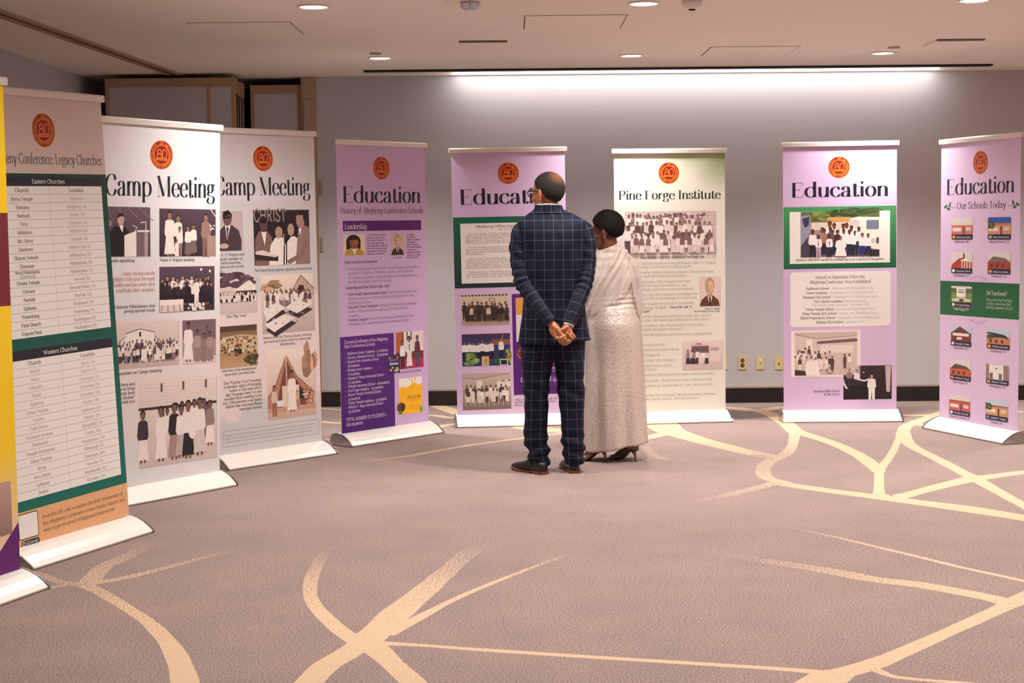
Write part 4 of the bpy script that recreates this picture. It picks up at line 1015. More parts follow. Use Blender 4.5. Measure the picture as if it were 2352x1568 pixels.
k.poly([(0.62, 1.01), (0.70, 0.895), (0.804, 0.985), (0.804, 1.03)], (196, 168, 152)); k.line([(0.60, 1.02), (0.70, 0.895), (0.804, 0.985)], 0.006, (86, 66, 64)); k.poly([(0.68, 0.96), (0.72, 0.96), (0.73, 1.02), (0.665, 1.02)], (60, 44, 48))
crowd(k, 0.39, 0.79, (1.09, 1.10), 0.11, 10, [SEP_W, SEP_L, SEP_W, (96, 76, 76)], [SEP_W, SEP_M], (116, 84, 74), seed=13)
for P in ([(0.38, 1.10), (0.50, 1.06), (0.56, 1.10), (0.41, 1.18)], [(0.56, 1.10), (0.66, 1.05), (0.78, 1.09), (0.66, 1.14)], [(0.39, 1.20), (0.55, 1.14), (0.64, 1.17), (0.47, 1.25)]):
    k.poly([(p[0] + .012, p[1] + .03) for p in P], (64, 50, 54)); k.poly(P, SEP_W)
speckle(k, 0.42, 1.08, 0.72, 1.20, 34, [SEP_L, (170, 150, 146), (120, 98, 98)], .003, .008, 21); b.put('photo', k)
k = photo(b, 0.04, 1.190, 0.331, 1.448); k.rect(0.04, 1.190, 0.331, 1.448, (118, 90, 72), (198, 158, 116)); k.rect(0.04, 1.19, 0.331, 1.225, (88, 66, 56)); k.poly([(0.04, 1.26), (0.2, 1.245), (0.331, 1.26), (0.331, 1.36), (0.04, 1.35)], (206, 176, 140))
speckle(k, 0.05, 1.25, 0.32, 1.37, 70, [(232, 214, 190), (96, 72, 54), (150, 116, 84), (84, 84, 64)], .005, .014, 31); tree(k, 0.28, 1.41, 0.05, 0.035, (96, 84, 56), 9); tree(k, 0.18, 1.355, 0.03, 0.025, (70, 60, 44), 10); b.put('photo', k)
k = photo(b, 0.40, 1.364, 0.796, 1.807); k.rect(0.40, 1.364, 0.796, 1.807, (240, 224, 214), (206, 170, 152)); tree(k, 0.75, 1.46, 0.06, 0.12, (190, 146, 122), 14)
k.poly([(0.405, 1.66), (0.46, 1.60), (0.56, 1.40), (0.64, 1.54), (0.785, 1.66), (0.78, 1.74), (0.40, 1.74)], (186, 128, 104)); k.poly([(0.47, 1.74), (0.50, 1.62), (0.558, 1.43), (0.62, 1.54), (0.72, 1.67), (0.72, 1.74)], (122, 76, 64)); k.poly([(0.62, 1.56), (0.70, 1.66), (0.70, 1.70), (0.62, 1.68)], (58, 40, 48))
k.line([(0.40, 1.67), (0.46, 1.605), (0.56, 1.40), (0.64, 1.54), (0.79, 1.665)], 0.007, (150, 104, 86)); k.rect(0.52, 1.60, 0.66, 1.74, (226, 204, 188)); k.rect(0.40, 1.735, 0.796, 1.765, (196, 154, 132)); k.line([(0.558, 1.40), (0.558, 1.77)], 0.008, (226, 196, 170))
fig(k, 0.60, 1.775, 0.27, (240, 226, 214), (240, 226, 214), (150, 100, 82), dress=True, w=0.075); fig(k, 0.455, 1.79, 0.20, (214, 188, 176), (156, 104, 86), (150, 100, 82)); fig(k, 0.645, 1.745, 0.11, (206, 170, 150), (160, 116, 96))
k.rect(0.475, 1.69, 0.53, 1.73, SEP_W); k.rect(0.685, 1.665, 0.77, 1.673, SEP_W); speckle(k, 0.69, 1.63, 0.765, 1.72, 22, [SEP_W, (206, 160, 136), (120, 84, 72)], .005, .010, 17); b.put('photo', k)
lines(b, [('Elder E. E. Rogers was', 0.255, 0.756, 0.016, 'slabb', 'r'), ('a regular speaker at', 0.24, 0.782, 0.016, 'slabb', 'r'), ('the early morning', 0.222, 0.806, 0.016, 'slabb', 'r'), ('sessions at the youth', 0.248, 0.830, 0.016, 'slabb', 'r'), ('tent.', 0.085, 0.852, 0.016, 'slabb', 'r'),
          ('The Scales Family quartet, regularly provided music.', 0.325, 0.862, 0.017, 'slabb', 'l', 0.475), ('The "Big Tent"', 0.177, 1.138, 0.017, 'slabb', 'c'), ('Women from the "Dorcas Society" showing', 0.578, 1.290, 0.016, 'slabb', 'c', 0.40), ('garments and items made for community', 0.578, 1.314, 0.016, 'slabb', 'c', 0.385), ('distribution.', 0.578, 1.338, 0.016, 'slabb', 'c'),
          ('Arial view of the encampment', 0.185, 1.472, 0.016, 'slabb', 'c', 0.27), ('circa late 50s-mid 60s.', 0.19, 1.496, 0.016, 'slabb', 'c')] +
         [(s, 0.357, 1.550 + .0245 * i, 0.0165, 'slabb', 'r') for i, s in enumerate(['The "Family Tent" housing.', 'A familiar sight of bringing', 'water to the tent and a', 'big "Georgia Ham" on the', 'wooden floor waiting to be', 'cut. (This picture was taken', 'before the concrete floors', 'were put down).'])])
k = Ink(0.0003)
for P in ([(0.047, 1.842), (0.4, 1.842), (0.816, 1.842)], [(0.047, 1.938), (0.4, 1.938), (0.816, 1.938)], [(0.047, 1.842), (0.047, 1.938)], [(0.816, 1.842), (0.816, 1.938)]): k.line(P, 0.0018, (130, 122, 126))
for i, s in enumerate(['Disclaimer: This exhibition represents but a few records of the history of the conference. It is not an exhaustive', 'history of our conference but rather highlights. This information has not been authenticated and is not able to', 'display. We have tried to the best of our ability to be accurate and we regret any misspelled names.']): k.text(s, 0.062, 1.873 + .021 * i, 0.0105, (140, 130, 134), 'slab', 'l', (0.725, 0.70, 0.70)[i])
b.put('notice_box', k)

# --- education: history
def lav(u, t):
    f = 0.5 + 0.5 * math.sin(u * 5 + t * 1.3); return tuple(LAV[i] + (LAV2[i] - LAV[i]) * f for i in range(3))
b = Banner((-0.8841, 10.5755, 0.8428, -0.0004, -0.0012, 1.9565), 'lavender Education roll-up banner with a dark purple enrolment box at its foot')
b.ground(lambda u, t: (204, 175, 215)); b.emblem(0.414, 0.155, 0.079); title(b, 'Education', 0.392, 0.110, 0.745)
b.put('subtitle', Ink(0.0003).text('History of Allegheny Conference Schools', 0.42, 0.466, 0.041, INKC, 'didl', 'c', 0.785))
k = Ink(0.0003); k.rect(0.048, 0.515, 0.792, 0.584, (86, 28, 108)); k.text('Leadership', 0.065, 0.572, 0.038, (236, 222, 226), 'didl', 'l', 0.205); b.put('heading_bar', k)
k = Ink(0.0003); portrait(k, 0.049, 0.606, 0.245, 0.748, (226, 206, 184), (150, 86, 62), (190, 150, 60), (30, 22, 24), False, wom=True); b.put('photo', k)
k = Ink(0.0003); portrait(k, 0.491, 0.607, 0.619, 0.756, (206, 178, 168), (196, 160, 138), (70, 44, 36), (60, 44, 40), True, True); b.put('photo', k)
lines(b, [(s, 0.266, 0.618 + .0185 * i, 0.011, 'slabb', 'l', (0.18, 0.165, 0.165, 0.16, 0.19, 0.19, 0.185, 0.165)[i]) for i, s in enumerate(['Cora Child was the first', 'woman to serve as the', 'Elementary Director of', 'Education (and Initial', 'Superintendent of Schools)', 'and the first female to have', 'any position as a Director', 'within the Conference.'])] +
      [('• ' if i in (0, 4, 6) else '', 0.625, 0.620 + .0178 * i, 0.012, 'sans') for i in range(10)] +
      [(s, 0.645, 0.620 + .0178 * i, 0.011, 'slabb', 'l') for i, s in enumerate(['First Black', 'President of', 'Oakwood College', '/University', 'First Principal of', 'Pine Forge Institute', 'Pulled out of', 'retirement to lead', 'Depart as a Liaison', 'Role in the Arts'])] +
      [('J.L. Moran', 0.553, 0.778, 0.011, 'slabb', 'c'), ('Early Growth and Expansion', 0.056, 0.803, 0.019, 'slabb', 'l', 0.305), ('Leadership and New Schools (1984-1987)', 0.060, 0.976, 0.019, 'slabb', 'l', 0.41)])
BODY = (116, 88, 120)
lines(b, [('•', 0.062, 0.848, 0.018, 'sans'), ('The Columbia Union Visitor in 1981, reported nearly 1,000 students', 0.085, 0.850, 0.018, 'slab', 'l', 0.68, BODY), ('enrolled in 15 Allegheny Conference schools, with 46 teachers.', 0.085, 0.878, 0.018, 'slab', 'l', 0.63, BODY), ('•', 0.062, 0.909, 0.018, 'sans'), ('G.E. Peters was founded in 1987 and became the largest school in', 0.085, 0.909, 0.018, 'slab', 'l', 0.66, BODY), ('the Allegheny East Conference by 1995.', 0.085, 0.937, 0.018, 'slab', 'l', 0.41, BODY),
          ('•', 0.060, 1.021, 0.018, 'sans'), ('First Female Superintendent (1984):', 0.083, 1.021, 0.018, 'slabb', 'l', 0.365), ('Carol Cantu led educational', 0.455, 1.021, 0.018, 'slab', 'l', 0.285, BODY), ('reforms, created a K-12 Board of Education, and improved camp', 0.083, 1.050, 0.018, 'slab', 'l', 0.63, BODY), ('meeting programs.', 0.083, 1.079, 0.018, 'slab', 'l', None, BODY),
          ('•', 0.060, 1.108, 0.018, 'sans'), ('Concerns About Treatment:', 0.083, 1.108, 0.018, 'slabb', 'l', 0.285), ('Many AEC students faced challenges', 0.376, 1.108, 0.018, 'slab', 'l', 0.36, BODY), ('in other conference schools, leading to GE Peters School\'s', 0.083, 1.137, 0.018, 'slab', 'l', 0.57, BODY), ('creation.', 0.083, 1.166, 0.018, 'slab', 'l', None, BODY),
          ('•', 0.060, 1.195, 0.018, 'sans'), ('Pastoral Support:', 0.083, 1.195, 0.018, 'slabb', 'l', 0.19), ('Henry Fordham (Emanuel Brinklow) & Bruce', 0.28, 1.195, 0.018, 'slab', 'l', 0.43, BODY), ('Flyn (Metro SDA) spearheaded school establishment efforts.', 0.083, 1.224, 0.018, 'slab', 'l', 0.58, BODY)])
k = Ink(0.0003); k.rect(0.003, 1.298, 0.505, 1.956, PURP, (74, 24, 112)); b.put('colour_box', k)
PL = (222, 200, 226)
rows = [('Current Enrollment of the Allegheny', 0.04, 1.345, 0.021, 'sans', 'l', 0.41, PL), ('East Conference Schools', 0.04, 1.374, 0.021, 'sans', 'l', 0.285, PL)]
sch = ['*Baltimore Junior Academy - 51 students', '*Calvary Adventist School - 19 students', '*Dupont Park Adventist School -', '78 students', '*Ephesus Junior Academy -', '21 students', '*George E. Peters Adventist School -', '151 students', '*Hillside Adventist School - 28 students', '*Pine Forge Academy - 105 students', '*Sharon Temple Adventist School -', '79 students', '*Trinity Temple Academy - 33 students', '*Wilbert F. Mays Adventist School -', '55 students']
for i, s in enumerate(sch):
    t = 1.422 + .0283 * i
    if s[0] == '*': rows.append(('•', 0.043, t, 0.020, 'sans', 'l', None, PL)); s = s[1:]
    rows.append((s, 0.066, t, 0.0185, 'sans', 'l', len(s) * .0100, PL))
rows += [('TOTAL NUMBER OF STUDENTS =', 0.047, 1.876, 0.0235, 'sans', 'l', 0.375, PL), ('620 students', 0.047, 1.908, 0.0225, 'sans', 'l', 0.15, PL)]
lines(b, rows)
k = Ink(0.0003); k.rect(0.526, 1.297, 0.796, 1.560, (226, 214, 206)); k.rect(0.526, 1.297, 0.60, 1.44, (186, 96, 48)); k.rect(0.526, 1.44, 0.796, 1.50, (120, 44, 48)); k.rect(0.526, 1.49, 0.796, 1.56, (176, 42, 84))
for i in range(5): k.rect(0.59 + .02 * i, 1.297, 0.60 + .02 * i, 1.36, (236, 228, 222) if i % 2 else (60, 50, 66))
fig(k, 0.588, 1.56, 0.205, (228, 228, 234), (40, 40, 62), (126, 78, 58)); fig(k, 0.655, 1.555, 0.225, (226, 222, 222), (226, 222, 222), (120, 76, 56), dress=True); fig(k, 0.735, 1.55, 0.22, (96, 44, 58), (74, 74, 110), (126, 78, 58)); k.line([(0.655, 1.385), (0.655, 1.43)], 0.008, (50, 60, 90)); b.put('photo', k)
k = Ink(0.0004); k.rrect(0.446, 1.452, 0.560, 1.582, 0.006, (34, 46, 96)); speckle(k, 0.455, 1.46, 0.55, 1.50, 12, [(176, 44, 52), (200, 120, 50), (70, 130, 150), (60, 80, 150)], .006, .013, 5); k.rect(0.46, 1.51, 0.545, 1.522, (190, 200, 220)); speckle(k, 0.458, 1.54, 0.55, 1.572, 9, [(232, 226, 214), (222, 176, 60), (190, 80, 60)], .006, .012, 6); b.put('book_cover', k)
lines(b, [('2025 Science Fair Winners', 0.545, 1.588, 0.015, 'slabb', 'l', 0.225)])
k = Ink(0.0003); k.rect(0.548, 1.626, 0.776, 1.881, (238, 233, 228)); k.poly([(0.548, 1.70), (0.58, 1.682), (0.62, 1.694), (0.66, 1.68), (0.70, 1.66), (0.74, 1.685), (0.776, 1.67), (0.776, 1.881), (0.548, 1.881)], (250, 184, 20)); k.rect(0.674, 1.626, 0.682, 1.72, (236, 160, 30)); k.rect(0.65, 1.626, 0.656, 1.65, (236, 160, 30)); k.rect(0.70, 1.626, 0.715, 1.65, (246, 196, 60))
k.ell(0.565, 1.83, 0.042, 0.035, (110, 66, 34)); k.ell(0.585, 1.83, 0.022, 0.030, (70, 40, 24)); k.ell(0.56, 1.868, 0.02, 0.012, (70, 130, 50)); k.ell(0.765, 1.86, 0.012, 0.022, (80, 150, 60))
k.text('SPELLING BEE', 0.762, 1.775, 0.020, (40, 26, 20), 'sans', 'r', 0.135); k.text('Competition', 0.755, 1.793, 0.015, (214, 104, 24), 'didl', 'r', 0.11)
for i in range(3): k.line([(0.64, 1.825 + .012 * i), (0.755, 1.825 + .012 * i)], 0.003, (196, 140, 30))
b.put('poster', k)

# --- education: letter and three photos
b = Banner((0.0084, 11.2518, 0.1102, 0.0035, -0.0124, 1.9386), 'lavender Education roll-up banner with a green framed letter, partly hidden by the man')
b.ground(lav); b.emblem(0.418, 0.158, 0.079); title(b, 'Education', 0.381, 0.110, 0.735)
k = Ink(0.0002); k.rect(0.004, 0.474, 0.836, 0.994, (20, 100, 70), (26, 46, 44)); k.rect(0.056, 0.520, 0.784, 0.960, (236, 230, 225)); b.put('letter_panel', k)
LT = ['  On My desk, I have clippings from a Washington paper', 'showing and revealing the Board Of Education report for', 'the district of Columbia. Forty per cent of the teachers', 'agitate it. Cheating and stealing have become so', 'behavior of the students to keep unbecoming.', '', '  Truly these conditions are contributing to the decline', 'have no understanding of decent human behavior. In', 'the last days perilous times would come and that the', 'of parents.', '', '  How can Seventh-day Adventist know these very', 'many cases, even encourage their in wicked worldly', 'doing but to live for the street? Truly it is time for us', 'and the "Destroyers." Let us save our young people', 'and put them in these "cities of refuge," these schools.', '', '  Remember, "the fear of the Lord is the beginning of', 'understanding. And with all thy getting, get understanding', 'go, and when he is old, he will not depart from it." - Sol.']
lines(b, [('Allegheny Offers Enriched Education', 0.42, 0.553, 0.019, 'didl', 'c', 0.52), ('By J. H. Wagner', 0.42, 0.573, 0.014, 'slab', 'c')] + [(s, 0.092, 0.602 + .0165 * i, 0.0115, 'slab', 'l', (0.66 if len(s) > 46 else len(s) * .0127) if s else None, (104, 96, 100)) for i, s in enumerate(LT)])
k = Ink(0.0003); k.rect(0.048, 1.042, 0.403, 1.271, (214, 196, 178), (196, 178, 160)); 
for i in range(14): k.rect(0.05 + .025 * i, 1.044, 0.066 + .025 * i, 1.056, (70, 58, 52))
k.rect(0.13, 1.075, 0.165, 1.10, (196, 180, 164)); k.rect(0.255, 1.07, 0.30, 1.10, (120, 104, 94)); k.rect(0.26, 1.074, 0.295, 1.096, (206, 188, 172)); k.rect(0.048, 1.225, 0.403, 1.271, (176, 154, 134))
crowd(k, 0.055, 0.40, (1.225, 1.245), 0.125, 10, [(60, 44, 42), (72, 54, 50), (50, 38, 38), (208, 190, 172)], [(60, 44, 42), (80, 62, 54)], (90, 62, 52), seed=40); b.put('photo', k)
k = Ink(0.0003); k.rect(0.046, 1.334, 0.405, 1.572, (72, 44, 70), (40, 60, 110)); k.rect(0.046, 1.37, 0.405, 1.46, (40, 60, 120)); k.rect(0.255, 1.38, 0.405, 1.42, (140, 90, 70))
crowd(k, 0.05, 0.30, (1.53,), 0.15, 7, [(228, 226, 226), (222, 218, 220)], [(24, 28, 44)], (120, 70, 50), seed=41); fig(k, 0.337, 1.53, 0.165, (230, 228, 226), (26, 34, 60), (150, 92, 60)); k.line([(0.335, 1.40), (0.355, 1.34)], 0.004, (190, 160, 120))
tree(k, 0.11, 1.52, 0.055, 0.045, (120, 150, 80), 42); tree(k, 0.39, 1.50, 0.02, 0.05, (150, 150, 60), 43); tree(k, 0.31, 1.545, 0.03, 0.025, (50, 100, 60), 44); k.rect(0.19, 1.50, 0.245, 1.572, (206, 168, 120)); k.line([(0.222, 1.52), (0.222, 1.56)], 0.003, (60, 40, 30)); k.line([(0.213, 1.53), (0.231, 1.53)], 0.003, (60, 40, 30)); k.rect(0.325, 1.525, 0.385, 1.572, (216, 210, 206)); k.rect(0.332, 1.532, 0.378, 1.566, (30, 28, 36)); b.put('photo', k)
k = Ink(0.0003); k.rect(0.042, 1.626, 0.402, 1.897, (206, 190, 178), (120, 100, 92)); k.poly([(0.042, 1.626), (0.402, 1.626), (0.14, 1.665), (0.042, 1.65)], (188, 170, 160)); k.line([(0.042, 1.655), (0.14, 1.668), (0.402, 1.632)], 0.004, (110, 92, 84)); k.rect(0.15, 1.68, 0.19, 1.74, (232, 220, 208)); k.rect(0.30, 1.69, 0.40, 1.73, (232, 220, 208)); speckle(k, 0.31, 1.68, 0.40, 1.74, 14, [(70, 56, 52), (236, 226, 214)], .004, .009, 45)
crowd(k, 0.05, 0.395, (1.82, 1.845), 0.105, 9, [(234, 224, 214), (222, 210, 200), (80, 64, 60)], [(226, 214, 204), (70, 56, 54)], (96, 70, 60), seed=46)
for i in range(10): k.line([(0.06 + .035 * i, 1.80), (0.064 + .035 * i, 1.87)], 0.003, (226, 214, 204))
b.put('photo', k)
k = Ink(0.0003); k.rect(0.424, 1.046, 0.80, 1.797, (92, 36, 130), (84, 30, 120)); k.rect(0.452, 1.075, 0.772, 1.20, (226, 160, 84)); k.rect(0.452, 1.20, 0.772, 1.40, (226, 218, 222)); k.ell(0.50, 1.49, 0.045, 0.045, (206, 96, 50)); k.ell(0.50, 1.49, 0.036, 0.036, (120, 26, 50)); k.text('2025', 0.70, 1.62, 0.03, (236, 226, 236), 'sans', 'c'); k.text('Building - Up', 0.612, 1.70, 0.034, (236, 226, 236), 'didl', 'c', 0.28, 0.2); b.put('colour_box', k)
lines(b, [('Top Left: Students of "Ethan" School', 0.43, 1.838, 0.013, 'slabb', 'l', 0.36), ('at Pine Forge at the dedication.', 0.43, 1.858, 0.013, 'slabb', 'l', 0.31), ('Bottom Left: Classroom.', 0.43, 1.878, 0.013, 'slabb', 'l')])

# --- Pine Forge Institute
b = Banner((1.1841, 11.3231, 0.1321, 0.0024, -0.0034, 1.9224), 'pale green roll-up banner headed Pine Forge Institute with a large group photo')
def g6(u, t):
    f = max(0, 1 - t / 0.30) * (0.45 + 0.55 * math.sin(u * 7 + 3.4) * math.cos(t * 11)); f = max(0, f)
    e = max(0, 1 - math.hypot((u - 0.84) / 0.36, t / 0.30)) * 0.8; f = min(1, max(f * .6, e))
    c0 = (228, 224, 214)
    return tuple(c0[i] + ((118, 150, 84)[i] - c0[i]) * f for i in range(3))
b.ground(g6); b.emblem(0.413, 0.149, 0.078); title(b, 'Pine Forge Institute', 0.342, 0.064, 0.775, (44, 66, 64))
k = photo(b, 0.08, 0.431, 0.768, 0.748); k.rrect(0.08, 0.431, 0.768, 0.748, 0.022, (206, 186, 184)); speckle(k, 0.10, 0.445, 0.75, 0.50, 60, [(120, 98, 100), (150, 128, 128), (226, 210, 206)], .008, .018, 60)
k.poly([(0.66, 0.50), (0.70, 0.465), (0.76, 0.50), (0.76, 0.53), (0.66, 0.53)], (206, 190, 186))
crowd(k, 0.095, 0.66, (0.60,), 0.145, 18, [SEP_W, SEP_L, SEP_W, (150, 124, 124)], [SEP_W, SEP_M], (120, 90, 86), seed=61)
crowd(k, 0.09, 0.75, (0.655,), 0.150, 18, [SEP_W, (110, 84, 88), SEP_L, SEP_W, (96, 72, 78)], [SEP_W, (110, 88, 90)], (126, 96, 90), seed=62)
crowd(k, 0.09, 0.755, (0.71, 0.742), 0.135, 15, [SEP_W, SEP_W, SEP_L, (130, 100, 102)], [SEP_W, SEP_L], (120, 90, 86), seed=63)
fig(k, 0.10, 0.735, 0.20, SEP_W, (92, 72, 80), (120, 90, 86)); b.put('photo', k)
k = photo(b, 0.641, 0.919, 0.80, 1.14); portrait(k, 0.641, 0.919, 0.80, 1.14, (224, 202, 198), (204, 166, 142), (104, 62, 48), (80, 56, 46), True, True); b.put('photo', k)
k = photo(b, 0.509, 1.398, 0.819, 1.614); k.rect(0.509, 1.398, 0.819, 1.614, (228, 208, 206), (204, 184, 182)); k.rrect(0.575, 1.425, 0.72, 1.555, 0.014, (206, 188, 186)); k.rect(0.582, 1.438, 0.712, 1.49, (110, 90, 96)); k.poly([(0.72, 1.43), (0.80, 1.465), (0.80, 1.55), (0.72, 1.555)], (222, 206, 202)); k.rect(0.725, 1.45, 0.79, 1.475, (176, 158, 158)); k.rect(0.61, 1.415, 0.66, 1.428, (196, 120, 130))
crowd(k, 0.54, 0.72, (1.575,), 0.11, 7, [(70, 52, 60), SEP_L, SEP_W, (150, 128, 128)], [(60, 46, 54), SEP_L], (116, 86, 82), seed=64); b.put('photo', k)
BT = (150, 142, 136)
def bodyrow(s, t, u1=None, sz=0.017, **kw): return (s, 0.05, t, sz, 'slab', 'l', (u1 - 0.05) if u1 else None, BT)
lines(b, [('Initial Student body of 90 students at Pine Forge, 1946', 0.439, 0.779, 0.0175, 'slabb', 'c', 0.49), bodyrow('Soon after the Allegheny Conference was established, Elder J.H. Wagner', 0.822, 0.772), bodyrow('envisioned a school in the North for Black youth.', 0.849, 0.585),
   bodyrow('Within three months, Walter Canston, a layman, found a farm near', 0.888, 0.755), bodyrow('Pottstown, PA, and informed church leaders.', 0.916, 0.545), bodyrow('A committee, including Elder Wagner and other', 0.958, 0.575), bodyrow('leaders, inspected the site on November 4, 1945.', 0.986, 0.555), bodyrow('Brother Kimbrough paid $500 in earnest money.', 1.014, 0.60), bodyrow('On December 14, 1945, the conference purchased the', 1.053, 0.63), bodyrow('Rutter Estate with 20 buildings for $42,000.', 1.081, 0.625),
   bodyrow('Plans were made to open the school in September', 1.121, 0.605), bodyrow('with the rallying slogan:', 1.150, 0.40), ('"Heed the call: A', 0.408, 1.150, 0.017, 'slabb', 'l', 0.175, (60, 60, 60), 0.2), ('school today fall!"', 0.265, 1.178, 0.017, 'slabb', 'r', 0.20, (60, 60, 60), 0.2),
   bodyrow('Within three months, the small conference raised over $40,000,', 1.216, 0.74), bodyrow('and on April 27, 1946, the estate was dedicated for the school.', 1.244, 0.715), bodyrow('At Pine Forge Institute, the school aimed to provide', 1.284, 0.67), bodyrow('secondary and post-secondary education.', 1.312, 0.52), bodyrow('Volunteers worked through spring and summer to prepare the', 1.352, 0.735), bodyrow('buildings.', 1.38), bodyrow('Buildings were repurposed.', 1.426, 0.38),
   bodyrow('Manor Hall > classrooms and offices', 1.464, 0.485), bodyrow('Barn > Chapel', 1.504, 0.34), bodyrow('Farmhouse > Girls\' Dormitory', 1.544, 0.455), bodyrow('Stable > Cafeteria and', 1.584, 0.425), bodyrow('boys dorms', 1.612, 0.31), bodyrow('Hotels > Conference headquarters, later school laundry', 1.652, 0.755), bodyrow('Houses at the hill\'s base > Boys\' Dorms, later Jefferson Hall', 1.696, 0.735), bodyrow('The institute opened on September 9, 1946, with over 90', 1.734, 0.74), bodyrow('students.', 1.762), bodyrow('Elder Moran was the first principal, faculty included teachers', 1.805, 0.76), bodyrow('in history, Bible, math, music, and languages.', 1.833, 0.64),
   ('Elder J.L. Moran', 0.798, 1.165, 0.012, 'slabb', 'r', 0.115), ('First Principal of Pine Forge', 0.798, 1.183, 0.012, 'slabb', 'r', 0.20)])

# --- education: the minibus photo
b = Banner((2.4446, 11.3019, -0.0116, 0.0043, -0.0072, 1.9614), 'lavender Education roll-up banner with a green framed photo of students by minibuses')
b.ground(lav); b.emblem(0.414, 0.159, 0.079); title(b, 'Education', 0.376, 0.108, 0.725)
k = Ink(0.0002); k.rect(0.004, 0.447, 0.836, 0.905, (70, 150, 92), (24, 92, 62)); k.rect(0.049, 0.483, 0.790, 0.866, (238, 233, 228)); b.put('photo_mount', k)
k = Ink(0.00045); k.rect(0.131, 0.484, 0.712, 0.819, (196, 170, 140), (120, 106, 130)); k.rect(0.131, 0.484, 0.712, 0.56, (96, 110, 62)); tree(k, 0.27, 0.52, 0.08, 0.035, (120, 130, 70), 70); tree(k, 0.40, 0.50, 0.05, 0.03, (50, 70, 36), 71); tree(k, 0.56, 0.49, 0.14, 0.03, (70, 90, 50), 72); k.rect(0.33, 0.525, 0.50, 0.57, (206, 160, 96)); k.rect(0.21, 0.565, 0.50, 0.62, (222, 208, 196))
k.poly([(0.131, 0.515), (0.20, 0.505), (0.205, 0.62), (0.131, 0.74)], (150, 150, 176)); k.poly([(0.14, 0.535), (0.195, 0.52), (0.19, 0.585), (0.16, 0.60)], (54, 60, 88)); k.poly([(0.131, 0.74), (0.20, 0.65), (0.20, 0.819), (0.131, 0.819)], (76, 66, 84))
k.poly([(0.485, 0.57), (0.50, 0.535), (0.56, 0.525), (0.712, 0.53), (0.712, 0.77), (0.485, 0.74)], (240, 232, 220)); k.rrect(0.615, 0.55, 0.708, 0.62, 0.012, (120, 124, 150)); k.rect(0.49, 0.545, 0.565, 0.605, (206, 200, 196)); k.ell(0.668, 0.705, 0.018, 0.018, (200, 196, 196)); k.rect(0.688, 0.68, 0.708, 0.725, (90, 86, 96)); k.rect(0.64, 0.77, 0.712, 0.819, (54, 46, 52))
WS = (238, 236, 236); NV = (40, 42, 66)
for a in ((0.345, .80, .245, WS, NV), (0.378, .80, .23, WS, NV), (0.445, .79, .215, WS, NV), (0.47, .79, .22, WS, NV), (0.505, .80, .21, WS, NV), (0.29, .80, .20, (130, 150, 190), NV), (0.305, .80, .19, (180, 120, 90), NV), (0.35, .80, .20, (96, 90, 130), NV), (0.368, .80, .18, (120, 80, 70), NV), (0.40, .80, .18, (60, 50, 56), NV), (0.448, .80, .185, WS, NV), (0.49, .81, .19, WS, NV), (0.532, .81, .18, WS, NV), (0.56, .79, .19, WS, NV)): fig(k, *a, skin=(118, 66, 48), w=a[2] * .3)
for a in ((0.219, .819, .205, WS, (36, 34, 44)), (0.262, .819, .165, WS, (186, 156, 176)), (0.342, .819, .165, WS, (46, 40, 60))): fig(k, *a, skin=(104, 56, 42), w=a[2] * .32)
for a in ((0.585, .815, .17, WS, (44, 56, 116)), (0.628, .815, .165, WS, (44, 44, 70))): fig(k, *a, skin=(150, 84, 60), dress=True, w=a[2] * .32)
fig(k, 0.426, .822, .155, (244, 236, 232), (244, 236, 232), (176, 104, 78), dress=True, w=0.085)
k.line([(0.262, .70), (0.262, .735)], .006, (180, 50, 50)); k.line([(0.342, .70), (0.342, .735)], .005, NV); b.put('photo', k)
k = Ink(0.00045); k.text('Students with their teacher are preparing to do Literature Evangelism.', 0.42, 0.846, 0.016, (60, 52, 56), 'slabb', 'c', 0.655); b.put('caption', k)
k = Ink(0.0003); k.rrect(0.052, 0.928, 0.794, 1.337, 0.018, (238, 233, 228), True); b.put('list_panel', k)
G2 = (176, 160, 162)
rows = [('Schools in Operation When the', 0.42, 0.980, 0.025, 'didl', 'c', 0.37), ('Allegheny Conference Was Established', 0.42, 1.016, 0.025, 'didl', 'c', 0.455)]
for i, (a, c_, w1, w2) in enumerate([('Baltimore School', ' - Baltimore, MD (Established 1915)', .17, .33), ('Union Academy', ' - Washington, DC (Established 1918)', .155, .345), ('Ebenezer Day School', ' - Philadelphia, PA (Established 1922)', .205, .345), ('The Colored Academy', ' (Established 1925),', .215, .175), ('', 'now Ramah Junior Academy - Cleveland, OH', 0, .42), ('Trinity Temple School', ' - Newark, NJ (Established 1933)', .215, .305), ('Ethan Temple SDA School', ' - Dayton, OH (Established 1934)', .255, .305), ('Shiloh Preparatory School', ' - Cincinnati, OH (Established 1939)', .26, .335), ('Ephesus SDA School', ' - Columbus, OH', .20, .155)]):
    t = (1.060, 1.092, 1.124, 1.156, 1.182, 1.214, 1.246, 1.278, 1.310)[i]; x = 0.42 - (w1 + w2) / 2
    if a: rows.append((a, x, t, 0.0175, 'slabb', 'l', w1, (70, 60, 66)))
    rows.append((c_, x + w1, t, 0.0165, 'slab', 'l', w2, G2))
rows += [('Vacation Bible School', 0.415, 1.826, 0.0165, 'slabb', 'r', 0.195), ("in the 1970's", 0.415, 1.850, 0.0165, 'slabb', 'r', 0.115)]
lines(b, rows)
